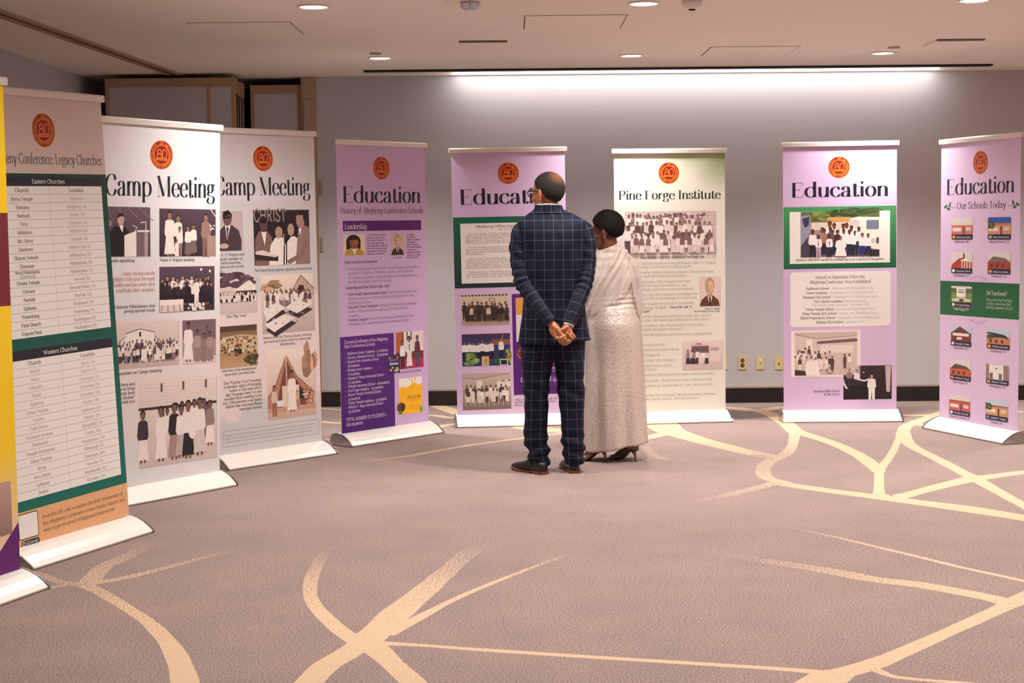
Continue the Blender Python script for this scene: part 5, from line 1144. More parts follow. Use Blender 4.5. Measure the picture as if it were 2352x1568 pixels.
k = Ink(0.0003); k.rect(0.057, 1.364, 0.571, 1.711, (240, 232, 224)); k.rect(0.083, 1.376, 0.548, 1.698, (222, 202, 192), (206, 186, 178)); k.poly([(0.083, 1.376), (0.548, 1.376), (0.548, 1.40), (0.25, 1.425), (0.083, 1.392)], (206, 186, 176)); k.line([(0.083, 1.392), (0.25, 1.425), (0.548, 1.405)], 0.004, (130, 106, 102)); k.rect(0.17, 1.43, 0.215, 1.54, (240, 228, 220)); k.poly([(0.25, 1.445), (0.548, 1.425), (0.548, 1.45), (0.25, 1.465)], (120, 96, 96)); k.rect(0.27, 1.475, 0.52, 1.53, (232, 216, 208)); speckle(k, 0.09, 1.50, 0.17, 1.57, 16, [(120, 96, 96), (236, 224, 216), (90, 70, 72)], .006, .014, 74)
fig(k, 0.19, 1.60, 0.12, (96, 74, 74), (70, 54, 56), (120, 90, 82)); crowd(k, 0.09, 0.38, (1.62, 1.66), 0.10, 7, [(236, 224, 216), (90, 70, 72), (206, 186, 178), (236, 224, 216)], [(80, 62, 64), (230, 216, 208)], (110, 82, 76), seed=75); fig(k, 0.455, 1.65, 0.11, (120, 84, 76), (90, 66, 64)); fig(k, 0.49, 1.655, 0.115, (236, 224, 216), (206, 186, 178)); k.poly([(0.17, 1.59), (0.26, 1.60), (0.27, 1.698), (0.16, 1.698)], (240, 230, 222)); k.ring(0.345, 1.665, 0.022, 0.005, (90, 70, 72), 20); k.poly([(0.083, 1.655), (0.16, 1.665), (0.17, 1.698), (0.083, 1.698)], (60, 48, 52)); b.put('photo', k)
k = Ink(0.0003); k.rect(0.445, 1.631, 0.804, 1.884, (60, 44, 52), (36, 28, 36)); k.poly([(0.755, 1.634), (0.80, 1.634), (0.79, 1.83), (0.765, 1.83)], (200, 182, 180)); k.rect(0.445, 1.78, 0.66, 1.884, (28, 22, 30)); 
for a in ((0.49, 1.78, .125, (150, 120, 124), (60, 46, 52)), (0.545, 1.79, .13, (232, 224, 222), (50, 40, 48)), (0.595, 1.77, .10, (56, 44, 52), (40, 32, 40)), (0.655, 1.884, .19, (236, 230, 228), (236, 230, 228))): fig(k, *a, skin=(190, 150, 140), w=a[2] * .36)
k.line([(0.64, 1.73), (0.60, 1.745), (0.545, 1.73)], 0.012, (232, 224, 222)); k.poly([(0.445, 1.72), (0.455, 1.76), (0.48, 1.805), (0.46, 1.80), (0.445, 1.77)], (226, 216, 214)); b.put('photo', k)

# --- education: our schools today
b = Banner((3.2076, 10.4497, -1.2027, 0.0005, -0.0074, 1.9462), 'lavender Education roll-up banner at the far right with rows of small school pictures')
b.ground(lambda u, t: (217, 191, 224)); b.emblem(0.429, 0.150, 0.079); title(b, 'Education', 0.362, 0.110, 0.725)
k = Ink(0.0003); k.text('Our Schools Today', 0.437, 0.463, 0.048, INKC, 'didl', 'c', 0.52)
for sx, ux in ((1, 0.055), (-1, 0.815)):
    k.line([(ux + sx * .10, 0.452), (ux + sx * .05, 0.447)], 0.003, (110, 90, 120))
    for du, dt, a in ((0.0, -0.005, -0.4), (0.045, -0.016, -1.1), (0.03, 0.012, 0.3)): k.ell(ux + sx * du, 0.447 + dt, 0.022, 0.009, (36, 104, 66), 12, a * sx)
b.put('subtitle', k)
k = Ink(0.0002); k.rect(0.0, 0.966, 0.84, 1.205, (26, 92, 56), (30, 100, 60)); b.put('green_band', k)
for tt, sg in ((0.945, -1), (1.232, 1)):
    k = Ink(0.0003)
    for sx in (-1, 1):
        k.ring(0.42 + sx * 0.03, tt, 0.016, 0.003, (170, 140, 184), 16, 0, 270); k.ring(0.42 + sx * 0.068, tt + .004 * sg, 0.011, 0.003, (170, 140, 184), 14, 90, 360); k.line([(0.42, tt + .024 * sg), (0.42 + sx * .035, tt + .012 * sg), (0.42 + sx * .10, tt - .008 * sg)], 0.003, (170, 140, 184))
    b.put('flourish', k)
def school(k, u0, t0, u1, t1, kind):
    w, h = u1 - u0, t1 - t0
    sky = {'blue': (52, 86, 168), 'grey': (216, 210, 206), 'pale': (190, 206, 222)}[kind[0]]
    k.rrect(u0 + .003, t0 + .003, u1 + .003, t1 + .003, .012, (150, 120, 150)); k.rrect(u0, t0, u1, t1, .012, sky)
    wall = kind[1]; roof = kind[2]; f = kind[3]
    X = lambda a: u0 + w * a
    Y = lambda a: t0 + h * a
    if f == 'gable':
        k.poly([(X(.02), Y(.42)), (X(.45), Y(.06)), (X(.98), Y(.40)), (X(.98), Y(.80)), (X(.02), Y(.80))], wall); k.line([(X(.01), Y(.42)), (X(.45), Y(.05)), (X(.99), Y(.40))], h * .05, roof); k.rect(X(.10), Y(.36), X(.88), Y(.50), (232, 222, 214)); k.rect(X(.3), Y(.56), X(.55), Y(.68), (232, 220, 200))
    elif f == 'steeple':
        k.poly([(X(.02), Y(.62)), (X(.40), Y(.34)), (X(.75), Y(.26)), (X(.98), Y(.48)), (X(.98), Y(.80)), (X(.02), Y(.80))], wall); k.poly([(X(.02), Y(.60)), (X(.40), Y(.30)), (X(.62), Y(.27)), (X(.38), Y(.46))], roof); k.poly([(X(.56), Y(.30)), (X(.56), Y(.14)), (X(.60), Y(.02)), (X(.65), Y(.14)), (X(.65), Y(.30))], (140, 60, 50)); k.poly([(X(.40), Y(.42)), (X(.72), Y(.26)), (X(.97), Y(.46))], (232, 226, 220))
        for i in range(4): k.rect(X(.50 + .12 * i), Y(.46), X(.54 + .12 * i), Y(.80), (236, 230, 224))
    elif f == 'low':
        k.poly([(X(.0), Y(.46)), (X(.25), Y(.22)), (X(.75), Y(.30)), (X(1), Y(.46)), (X(1), Y(.80)), (X(0), Y(.80))], wall); k.poly([(X(0), Y(.46)), (X(.25), Y(.20)), (X(.78), Y(.28)), (X(1), Y(.46)), (X(.6), Y(.42))], roof)
        for i in range(3): k.rect(X(.12 + .25 * i), Y(.54), X(.22 + .25 * i), Y(.70), (70, 60, 70))
    elif f == 'flat':
        k.rect(X(.0), Y(.30), X(1), Y(.80), wall); k.rect(X(.0), Y(.26), X(1), Y(.34), roof); k.rect(X(.05), Y(.46), X(.45), Y(.62), (226, 218, 216)); k.rect(X(.55), Y(.40), X(.62), Y(.80), (90, 60, 60)); k.rect(X(.68), Y(.44), X(.92), Y(.60), (206, 196, 200))
    elif f == 'sign':
        k.rect(X(0), Y(.30), X(1), Y(.80), (112, 148, 70)); k.rect(X(0), Y(.10), X(1), Y(.32), (96, 96, 76)); k.rect(X(.26), Y(.08), X(.70), Y(.52), (236, 232, 222)); k.rect(X(.34), Y(.16), X(.62), Y(.20), (90, 100, 90)); k.rect(X(.32), Y(.26), X(.64), Y(.31), (90, 100, 90)); k.poly([(X(.05), Y(.62)), (X(.5), Y(.54)), (X(.95), Y(.62)), (X(.95), Y(.72)), (X(.05), Y(.72))], (220, 206, 190)); k.ell(X(.5), Y(.66), w * .12, h * .07, (96, 60, 50))
    elif f == 'front':
        k.rect(X(0), Y(.02), X(1), Y(.80), (150, 120, 116)); k.rect(X(.14), Y(.03), X(.76), Y(.80), (232, 226, 220)); k.rect(X(.38), Y(.18), X(.52), Y(.23), (110, 110, 120))
        for s in (.16, .56):
            for i in range(3): k.rect(X(s), Y(.46 + .10 * i), X(s + .14), Y(.54 + .10 * i), (60, 60, 66))
    if f in ('flat', 'low') and kind[0] != 'grey': tree(k, X(.15), Y(.35), w * .14, h * .16, (70, 90, 50), 3)
    k.rect(u0, Y(.765), u1, Y(.93), (36, 38, 66)); k.rrect(u0, Y(.80), u1, t1, .010, (36, 38, 66)); k.ell(X(.11), Y(.885), w * .075, h * .08, kind[4])
SC = [(0.123, 0.523, 0.353, 0.674, ('grey', (196, 116, 100), (222, 206, 200), 'flat', (226, 150, 50)), 'Baltimore, MD', 'Baltimore Junior Academy'), (0.513, 0.524, 0.75, 0.674, ('blue', (206, 140, 96), (176, 110, 84), 'flat', (120, 190, 110)), 'Newport News, VA', 'Calvary Adventist School'), (0.121, 0.760, 0.352, 0.909, ('grey', (176, 66, 44), (150, 50, 40), 'steeple', (226, 226, 226)), 'Washington, DC', 'Dupont Park'), (0.516, 0.757, 0.75, 0.907, ('grey', (162, 64, 52), (120, 104, 100), 'low', (226, 160, 60)), 'Richmond, VA', 'Ephesus Junior Academy'),
      (0.124, 0.999, 0.351, 1.146, ('grey', (1, 1, 1), (1, 1, 1), 'sign', (226, 214, 180)), 'Pine Forge, PA', 'Pine Forge Academy'),
      (0.122, 1.277, 0.350, 1.418, ('pale', (120, 56, 52), (60, 44, 54), 'gable', (226, 214, 206)), 'Hyattsville, MD', 'George E. Peters'), (0.515, 1.276, 0.75, 1.413, ('pale', (196, 128, 84), (56, 52, 64), 'low', (226, 160, 50)), 'Harrisburg, PA', 'Hillside Adventist'), (0.118, 1.516, 0.349, 1.660, ('grey', (196, 96, 50), (96, 76, 70), 'low', (226, 120, 120)), 'Pine Forge, PA', 'Wilbert F. Mays'), (0.510, 1.517, 0.745, 1.653, ('grey', (1, 1, 1), (1, 1, 1), 'front', (226, 150, 50)), 'Wilmington, DE', 'Sharon Temple'), (0.112, 1.765, 0.344, 1.907, ('grey', (196, 92, 84), (176, 70, 66), 'flat', (232, 230, 230)), 'Hillside (Newark), NJ', 'Trinity Temple'), (0.509, 1.760, 0.740, 1.899, ('pale', (206, 150, 96), (150, 110, 80), 'flat', (110, 130, 170)), 'Teaneck, NJ', 'Jessie F. Mays')]
for u0, t0, u1, t1, kind, cap, nm in SC:
    k = Ink(0.0004); school(k, u0, t0, u1, t1, kind)
    k.text(nm, u0 + (u1 - u0) * .24, t1 - .010, 0.012, (226, 222, 228), 'sans', 'l', (u1 - u0) * .68)
    k.text(cap, (u0 + u1) / 2, t1 + .022, 0.016, (232, 228, 222) if 0.99 < t0 < 1.1 else (54, 40, 62), 'slabb', 'c'); b.put('picture_card', k)
lines(b, [('Did You Know?', 0.503, 1.050, 0.028, 'didl', 'l', 0.215, (236, 230, 222)), ('Did you know that Pine Forge', 0.503, 1.090, 0.018, 'sansr', 'l', 0.265, (216, 222, 206)), ('Academy is one of two Black', 0.503, 1.116, 0.018, 'sansr', 'l', 0.255, (216, 222, 206)), ('Boarding Academies in the US?', 0.503, 1.142, 0.018, 'sansr', 'l', 0.275, (216, 222, 206))])
# ---------------------------------------------------------------- people
def interp(tab, x):
    """tab: rows sorted by first column; smooth interpolation of the other columns"""
    tab = sorted(tab)
    if x <= tab[0][0]: return np.array(tab[0][1:], float)
    if x >= tab[-1][0]: return np.array(tab[-1][1:], float)
    for a, b in zip(tab, tab[1:]):
        if a[0] <= x <= b[0]:
            t = (x - a[0]) / (b[0] - a[0]); t = t * t * (3 - 2 * t) * .5 + t * .5
            return np.array(a[1:], float) * (1 - t) + np.array(b[1:], float) * t

def nz(x, y, z, s):
    return mnoise.noise(Vector((x * s, y * s, z * s)))

def loft(name, rings, uvf, mat, parent, caps=(False, False), thick=0.0):
    """rings: list of closed rings of points; uvf(i, k, p) -> uv in metres"""
    n = len(rings[0]); V = [tuple(p) for r in rings for p in r]; F = []; UV = []
    for i in range(len(rings) - 1):
        for k in range(n):
            k2 = (k + 1) % n
            F.append((i * n + k, i * n + k2, (i + 1) * n + k2, (i + 1) * n + k))
            UV.append([uvf(i, k, V[i * n + k]), uvf(i, k + 1, V[i * n + k2]), uvf(i + 1, k + 1, V[(i + 1) * n + k2]), uvf(i + 1, k, V[(i + 1) * n + k])])
    if caps[0]: F.append(tuple(range(n - 1, -1, -1))); UV.append([(0.03, 0.03)] * n)
    if caps[1]: F.append(tuple((len(rings) - 1) * n + k for k in range(n))); UV.append([(0.03, 0.03)] * n)
    o = mesh_obj(name, V, F, mat, parent, True, uvs=UV)
    if thick:
        m = o.modifiers.new('thickness', 'SOLIDIFY'); m.thickness = thick; m.offset = -1
    return o

def sring(cx, cy, z, a, b, e=2.3, n=64, fn=None, zf=None):
    R = []
    for k in range(n):
        t = 2 * math.pi * k / n - math.pi / 2
        c, s_ = math.cos(t), math.sin(t)
        x = a * math.copysign(abs(c) ** (2 / e), c); y = b * math.copysign(abs(s_) ** (2 / e), s_)
        d = fn(t, x, y, z) if fn else 0.0
        l = math.hypot(x, y) + 1e-9
        R.append((cx + x + d * x / l, cy + y + d * y / l, z + (zf(x, y) if zf else 0)))
    return R

def path_rings(pts, rad, n=28, steps=7, fn=None, flat=1.0):
    P = catmull([list(p) + [r] for p, r in zip(pts, rad)], steps)
    rings = []; L = [0.0]; e1 = None
    for i, q in enumerate(P):
        p = Vector(q[:3])
        d = (Vector(P[min(i + 1, len(P) - 1)][:3]) - Vector(P[max(i - 1, 0)][:3])).normalized()
        if e1 is None:
            e1 = Vector((0, -1, 0)) - d * Vector((0, -1, 0)).dot(d)
        else:
            e1 = e1 - d * e1.dot(d)
        e1.normalize(); e2 = d.cross(e1)
        if i: L.append(L[-1] + (p - Vector(P[i - 1][:3])).length)
        R = []
        for k in range(n):
            t = 2 * math.pi * k / n
            r = q[3] + (fn(L[-1], t, p) if fn else 0.0)
            R.append(tuple(p + (e1 * math.cos(t) * flat + e2 * math.sin(t)) * r))
        rings.append(R)
    return rings, L

def chain(mb, pts, rad, n=12):
    """finger or limb: tapered tube with round joints"""
    mb.tube(pts, rad, n)
    for p, r in zip(pts, rad if isinstance(rad, (list, tuple)) else [rad] * len(pts)):
        mb.ell(p, (r, r, r), 12, 8)

def fuse(name, mb, voxel, mat, parent, smooth_it=6):
    """union of overlapping volumes as one continuous skin"""
    o = mesh_obj(name, mb.v, mb.f, mat)
    m = o.modifiers.new('fuse', 'REMESH'); m.mode = 'VOXEL'; m.voxel_size = voxel; m.use_smooth_shade = True
    s = o.modifiers.new('smooth', 'SMOOTH'); s.factor = 0.5; s.iterations = smooth_it
    dg = bpy.context.evaluated_depsgraph_get()
    me = bpy.data.meshes.new_from_object(o.evaluated_get(dg))
    old = o.data; o.modifiers.clear(); o.data = me; me.name = name
    bpy.data.meshes.remove(old)
    if not me.materials: me.materials.append(mat)
    me.polygons.foreach_set('use_smooth', [True] * len(me.polygons))
    o.parent = parent
    return o

def head_parts(mb, T, nose=1.0, ear=1.0):
    """head facing +Y in its own frame, ear level at z = 0; T maps to the figure"""
    R3 = T.to_3x3()
    def E(c, r, rot=None):
        mb.ell(T @ Vector(c), r, 24, 18, R3 if rot is None else R3 @ rot)
    E((0, -0.012, 0.030), (0.075, 0.096, 0.090))
    E((0, 0.022, 0.005), (0.068, 0.073, 0.085))
    E((0, 0.030, -0.055), (0.053, 0.060, 0.060))
    E((0, 0.066, -0.092), (0.024, 0.022, 0.020))             # chin
    E((0, 0.078, 0.034), (0.050, 0.013, 0.012))              # brow
    for s in (-1, 1):
        E((s * 0.036, 0.060, -0.022), (0.024, 0.022, 0.024))  # cheek
        E((s * 0.078, -0.006, -0.004), (0.009 * ear, 0.021 * ear, 0.033 * ear), Matrix.Rotation(s * 0.35, 3, 'Z'))
        E((s * 0.081, -0.010, -0.030), (0.007, 0.011, 0.012))
        E((s * 0.016, 0.096, -0.030), (0.012, 0.011, 0.009))  # nostril
    chain(mb, [T @ Vector((0, 0.090, 0.026)), T @ Vector((0, 0.104, -0.004)), T @ Vector((0, 0.110 * nose, -0.026))], [0.010, 0.012, 0.014])
    E((0, 0.084, -0.055), (0.022, 0.010, 0.007)); E((0, 0.081, -0.069), (0.020, 0.010, 0.008))

def hair_shell(name, T, off, mat, parent, keep, noise_a, noise_s, dense=72):
    V = []; F = []; n = dense; m = dense // 2 + 8; ok = {}
    for i in range(m + 1):
        ph = -math.pi / 2 + math.pi * i / m
        for k in range(n):
            t = 2 * math.pi * k / n
            d = Vector((math.cos(ph) * math.cos(t), math.cos(ph) * math.sin(t), math.sin(ph)))
            # follow both skull volumes
            best = 0
            for c, r in ((Vector((0, -0.012, 0.030)), (0.075, 0.096, 0.090)), (Vector((0, 0.022, 0.005)), (0.068, 0.073, 0.085))):
                o_ = Vector((0, -0.004, 0.022)) - c
                A = sum((d[j] / r[j]) ** 2 for j in range(3)); B = 2 * sum(o_[j] * d[j] / r[j] ** 2 for j in range(3)); C_ = sum((o_[j] / r[j]) ** 2 for j in range(3)) - 1
                D = B * B - 4 * A * C_
                if D > 0: best = max(best, (-B + math.sqrt(D)) / (2 * A))
            kv = keep(Vector((0, -0.004, 0.022)) + d * best)
            o2 = off * min(1, max(-0.6, kv)) + (noise_a * nz(d.x, d.y, d.z, noise_s) if kv > 0.1 else 0)
            V.append(tuple(T @ (Vector((0, -0.004, 0.022)) + d * (best + o2)))); ok[i * n + k] = kv > -0.5
    for i in range(m):
        for k in range(n):
            q = (i * n + k, i * n + (k + 1) % n, (i + 1) * n + (k + 1) % n, (i + 1) * n + k)
            if all(ok[j] for j in q): F.append(q)
    o = mesh_obj(name, V, F, mat, parent, True)
    bm = bmesh.new(); bm.from_mesh(o.data); bmesh.ops.delete(bm, geom=[v for v in bm.verts if not v.link_faces], context='VERTS'); bm.to_mesh(o.data); bm.free()
    return o

def skin_mat(name, c):
    m, nt, b = new_mat(name)
    n = nt.nodes.new('ShaderNodeTexNoise'); n.inputs['Scale'].default_value = 45; n.inputs['Detail'].default_value = 5
    tc = nt.nodes.new('ShaderNodeTexCoord'); nt.links.new(tc.outputs['Object'], n.inputs['Vector'])
    r = nt.nodes.new('ShaderNodeValToRGB'); L = lin(c)
    r.color_ramp.elements[0].position = 0.3; r.color_ramp.elements[0].color = tuple(v * .8 for v in L) + (1,)
    r.color_ramp.elements[1].position = 0.7; r.color_ramp.elements[1].color = tuple(v * 1.15 for v in L) + (1,)
    nt.links.new(n.outputs['Fac'], r.inputs['Fac']); nt.links.new(r.outputs['Color'], b.inputs['Base Color'])
    b.inputs['Roughness'].default_value = 0.42; b.inputs['Subsurface Weight'].default_value = 0.08
    b.inputs['Subsurface Radius'].default_value = (0.01, 0.004, 0.002)
    return m

def suit_mat(name, pu, pv):
    m, nt, b = new_mat(name)
    N = nt.nodes.new; K = nt.links.new
    uv = N('ShaderNodeUVMap'); sp = N('ShaderNodeSeparateXYZ'); K(uv.outputs['UV'], sp.inputs[0])
    outs = []
    for ax, per, w in (('X', pu, 0.0010), ('Y', pv, 0.0010)):
        pp = N('ShaderNodeMath'); pp.operation = 'PINGPONG'; pp.inputs[1].default_value = per / 2; K(sp.outputs[ax], pp.inputs[0])
        mr = N('ShaderNodeMapRange'); mr.inputs['From Min'].default_value = w * .55; mr.inputs['From Max'].default_value = w * 1.25; mr.inputs['To Min'].default_value = 1; mr.inputs['To Max'].default_value = 0
        K(pp.outputs[0], mr.inputs['Value']); outs.append(mr.outputs['Result'])
    mx = N('ShaderNodeMath'); mx.operation = 'MAXIMUM'; K(outs[0], mx.inputs[0]); K(outs[1], mx.inputs[1])
    ns = N('ShaderNodeTexNoise'); ns.inputs['Scale'].default_value = 900; K(uv.outputs['UV'], ns.inputs['Vector'])
    base = N('ShaderNodeMix'); base.data_type = 'RGBA'; base.inputs['A'].default_value = lin4((9, 12, 27)); base.inputs['B'].default_value = lin4((17, 23, 46)); K(ns.outputs['Fac'], base.inputs['Factor'])
    f = N('ShaderNodeMath'); f.operation = 'MULTIPLY'; f.inputs[1].default_value = 0.36; K(mx.outputs[0], f.inputs[0])
    col = N('ShaderNodeMix'); col.data_type = 'RGBA'; col.inputs['B'].default_value = lin4((148, 154, 180)); K(f.outputs[0], col.inputs['Factor']); K(base.outputs['Result'], col.inputs['A'])
    K(col.outputs['Result'], b.inputs['Base Color'])
    b.inputs['Specular IOR Level'].default_value = 0.2; b.inputs['Roughness'].default_value = 0.72; b.inputs['Sheen Weight'].default_value = 0.04; b.inputs['Sheen Roughness'].default_value = 0.4
    return m

def hair_mat(name, c, grey, bald=None, skin=None):
    m, nt, b = new_mat(name)
    N = nt.nodes.new; K = nt.links.new
    tc = N('ShaderNodeTexCoord'); n = N('ShaderNodeTexNoise'); n.inputs['Scale'].default_value = 700; n.inputs['Detail'].default_value = 3
    K(tc.outputs['Object'], n.inputs['Vector'])
    r = N('ShaderNodeValToRGB'); r.color_ramp.elements[0].position = 0.45; r.color_ramp.elements[0].color = lin4(c); r.color_ramp.elements[1].position = 0.75; r.color_ramp.elements[1].color = lin4(grey)
    K(n.outputs['Fac'], r.inputs['Fac']); col = r.outputs['Color']
    if bald:
        d = N('ShaderNodeVectorMath'); d.operation = 'DISTANCE'; d.inputs[1].default_value = bald; K(tc.outputs['Object'], d.inputs[0])
        mr = N('ShaderNodeMapRange'); mr.inputs['From Min'].default_value = 0.012; mr.inputs['From Max'].default_value = 0.062; mr.inputs['To Min'].default_value = 0.85; mr.inputs['To Max'].default_value = 0; K(d.outputs['Value'], mr.inputs['Value'])
        j = N('ShaderNodeMath'); j.operation = 'MULTIPLY_ADD'; K(n.outputs['Fac'], j.inputs[0]); j.inputs[1].default_value = 0.7; j.inputs[2].default_value = 0.6
        q = N('ShaderNodeMath'); q.operation = 'MULTIPLY'; q.use_clamp = True; K(mr.outputs['Result'], q.inputs[0]); K(j.outputs[0], q.inputs[1])
        mx = N('ShaderNodeMix'); mx.data_type = 'RGBA'; K(q.outputs[0], mx.inputs['Factor']); K(col, mx.inputs['A']); mx.inputs['B'].default_value = lin4(skin); col = mx.outputs['Result']
    K(col, b.inputs['Base Color']); b.inputs['Roughness'].default_value = 0.8; b.inputs['Specular IOR Level'].default_value = 0.2
    bp = N('ShaderNodeBump'); bp.inputs['Strength'].default_value = 0.3; bp.inputs['Distance'].default_value = 0.002; K(n.outputs['Fac'], bp.inputs['Height']); K(bp.outputs['Normal'], b.inputs['Normal'])
    return m

# ================= the man
MAN = empty('person', (0.250, 9.07, 0.0))
tag(MAN, 'man in a navy windowpane suit with hands clasped behind his back', 'person')
def mp(px, py, y=0.0):
    return ((px - 1274 + (1088 - py) * 0.008) * 0.00259, y, (1088 - py) * 0.00259)
SKM = (178, 114, 80)
M['skin_m'] = skin_mat('skin_brown', SKM)
M['suit'] = suit_mat('navy_windowpane_wool', 0.056, 0.058)
M['shirt'] = plain('white_cotton', (232, 230, 228), 0.7)
M['leather'] = plain('black_leather', (30, 25, 23), 0.32, noise=0.2, scale=80)
M['sole'] = plain('brown_sole', (104, 58, 38), 0.5, noise=0.15, scale=60)
M['frame'] = plain('black_frame', (18, 17, 20), 0.25)
M['gold'] = plain('ring_metal', (210, 200, 180), 0.2, metal=1.0)

HM = Matrix.Translation((-0.030, 0.012, 1.664)) @ Matrix.Rotation(math.radians(47), 4, 'Z') @ Matrix.Rotation(math.radians(-3), 4, 'X') @ Matrix.Scale(1.04, 4)
mb = MB()
head_parts(mb, HM)
chain(mb, [(-0.022, 0.012, 1.46), (-0.028, 0.008, 1.56), (-0.030, 0.006, 1.64)], [0.070, 0.060, 0.058], 24)
for z, a, b_ in ((1.40, .155, .080), (1.30, .165, .10), (1.15, .15, .095), (1.0, .15, .095), (0.90, .165, .10)):
    mb.ell((0, 0, z), (a, b_, 0.11), 24, 14)
ARM = {}
LA = [mp(1206, 545), mp(1190, 560, -.015), mp(1192, 605, -.03), mp(1200, 645, -.06), mp(1216, 672, -.095), mp(1240, 706, -.145), mp(1263, 737, -.175)]
RA = [mp(1334, 545), mp(1348, 560, -.015), mp(1348, 605, -.03), mp(1342, 645, -.06), mp(1332, 674, -.095), mp(1316, 710, -.14), mp(1304, 740, -.168)]
for A in (LA, RA):
    chain(mb, A, [.040, .040, .038, .036, .034, .030, .026], 16)
LLEG = [(780, 1238, 43, .108), (815, 1236, 40, .104), (835, 1233, 36, .10), (870, 1232, 32, .092), (920, 1231, 28.5, .084), (960, 1231, 27, .080), (1005, 1229, 28, .080), (1030, 1233, 26, .080), (1050, 1236, 24, .082), (1067, 1239, 24.5, .086)]
RLEG = [(780, 1301, 43, .108), (815, 1304, 39, .104), (835, 1308, 34.5, .10), (870, 1310, 32, .092), (920, 1312, 30, .084), (960, 1314, 27.5, .080), (1005, 1315, 26, .078), (1025, 1316, 26, .080), (1048, 1317, 25, .084), (1064, 1318, 24, .086)]
for Lg in (LLEG, RLEG):
    pts = [mp(px, py, 0) for py, px, w, d in Lg] + [mp(Lg[-1][1], 1078, 0.0)]
    chain(mb, [(p[0], p[1], p[2]) for p in pts], [w * .00259 * .62 for _, _, w, _ in Lg] + [0.030], 16)
# hands: palms turned towards the viewer, the left holding the right
def palm(c0, c1, w, th, y):
    a = Vector(c0); b_ = Vector(c1); d = (b_ - a)
    ang = math.atan2(d.x, d.z)
    mb.ell((a + b_) / 2, (w, th, d.length * .62), 20, 14, Matrix.Rotation(ang, 3, 'Y'))
palm(mp(1265, 737, -.186), mp(1279, 768, -.192), .034, .021, 0)
palm(mp(1304, 741, -.184), mp(1291, 768, -.186), .033, .020, 0)
palm(mp(1284, 762, -.190), mp(1296, 772, -.190), .026, .018, 0)
mb.ell(mp(1304, 769, -.200), (.013, .010, .013), 14, 10)
fr = [.0112, .0112, .0104, .0094]
chain(mb, [mp(1270, 752, -.203), mp(1275, 770, -.213), mp(1285, 770, -.219), mp(1294, 765, -.218)], fr)
chain(mb, [mp(1276, 764, -.203), mp(1283, 778, -.211), mp(1295, 772, -.220), mp(1300, 759, -.219)], fr)
chain(mb, [mp(1281, 770, -.198), mp(1290, 784, -.204), mp(1302, 777, -.214), mp(1305, 765, -.215)], fr)
chain(mb, [mp(1287, 773, -.192), mp(1297, 784, -.197), mp(1306, 779, -.206), mp(1309, 770, -.207)], [.0102, .0102, .0095, .0085])
chain(mb, [mp(1268, 742, -.20), mp(1277, 750, -.212), mp(1283, 760, -.216)], [.0135, .012, .010])
chain(mb, [mp(1299, 745, -.195), mp(1290, 751, -.206), mp(1288, 763, -.213)], [.0135, .012, .010])
chain(mb, [mp(1304, 752, -.190), mp(1310, 761, -.197), mp(1317, 768, -.195)], [.0100, .0094, .0082])
chain(mb, [mp(1300, 756, -.190), mp(1305, 766, -.197), mp(1312, 773, -.195)], [.0102, .0100, .0088])
chain(mb, [mp(1296, 760, -.188), mp(1297, 772, -.193), mp(1289, 778, -.193)], [.0102, .0100, .009])
chain(mb, [mp(1292, 763, -.186), mp(1289, 773, -.190), mp(1283, 774, -.190)], [.0102, .0100, .009])
body = fuse('body', mb, 0.0040, M['skin_m'], MAN, 3)
# hair, glasses, eyes
def keep_m(p):
    side = 0.5 - min(1, max(-1, p.y / 0.06)) * 0.5          # 1 at the back, 0 at the front
    line = 0.075 * (1 - side) + (-0.052) * side
    if -0.03 < p.y < 0.03 and abs(p.x) > 0.05: line = max(line, 0.012 + 0.4 * p.y)
    return (p.z - line) / 0.012
bald = HM @ Vector((0.0, -0.075, 0.085))
M['hair_m'] = hair_mat('short_hair_thinning', (26, 21, 20), (84, 76, 70), tuple(bald), (136, 86, 58))
hair_shell('hair', HM, 0.006, M['hair_m'], MAN, keep_m, 0.0015, 60)
def glasses(T, parent):
    g = MB()
    for s in (-1, 1):
        g.tube([T @ Vector((s * (0.034 + 0.026 * math.cos(t)), 0.108 - 0.010 * abs(math.cos(t) + 1) * .5, 0.010 + 0.020 * math.sin(t))) for t in [2 * math.pi * k / 20 for k in range(21)]], 0.0028, 6, False)
        g.tube([T @ Vector((s * 0.060, 0.098, 0.020)), T @ Vector((s * 0.076, 0.080, 0.020)), T @ Vector((s * 0.083, 0.02, 0.018)), T @ Vector((s * 0.084, -0.014, 0.012))], [0.0042, 0.0042, 0.0036, 0.0026], 6)
    g.tube([T @ Vector((-0.009, 0.108, 0.014)), T @ Vector((0, 0.112, 0.017)), T @ Vector((0.009, 0.108, 0.014))], 0.002, 6)
    o = g.build('glasses', M['frame'], parent, True)
    return o
glasses(HM, MAN)
M['eye'] = plain('eye', (210, 204, 198), 0.2)
def eyes(T, parent):
    for s in (-1, 1):
        e_ = MB().ell(T @ Vector((s * 0.032, 0.077, 0.012)), (0.0125, 0.0125, 0.0125), 16, 10).build('eye', M['eye'], parent, True)
        MB().ell(T @ Vector((s * 0.032, 0.0885, 0.012)), (0.0055, 0.003, 0.0055), 12, 8, T.to_3x3()).build('iris', M['frame'], e_, True)
eyes(HM, MAN)
# shirt collar and cuff
rc = []
for z, a, b_ in ((1.545, .073, .073), (1.585, .070, .070), (1.606, .068, .068), (1.607, .0655, .0655), (1.58, .064, .064)):
    rc.append(sring(-0.027, 0.010, z, a, b_, 2.0, 40, zf=lambda x, y: -0.22 * max(0, y) - 0.0))
loft('shirt_collar', rc, lambda i, k, p: (p[0], p[2]), M['shirt'], MAN)
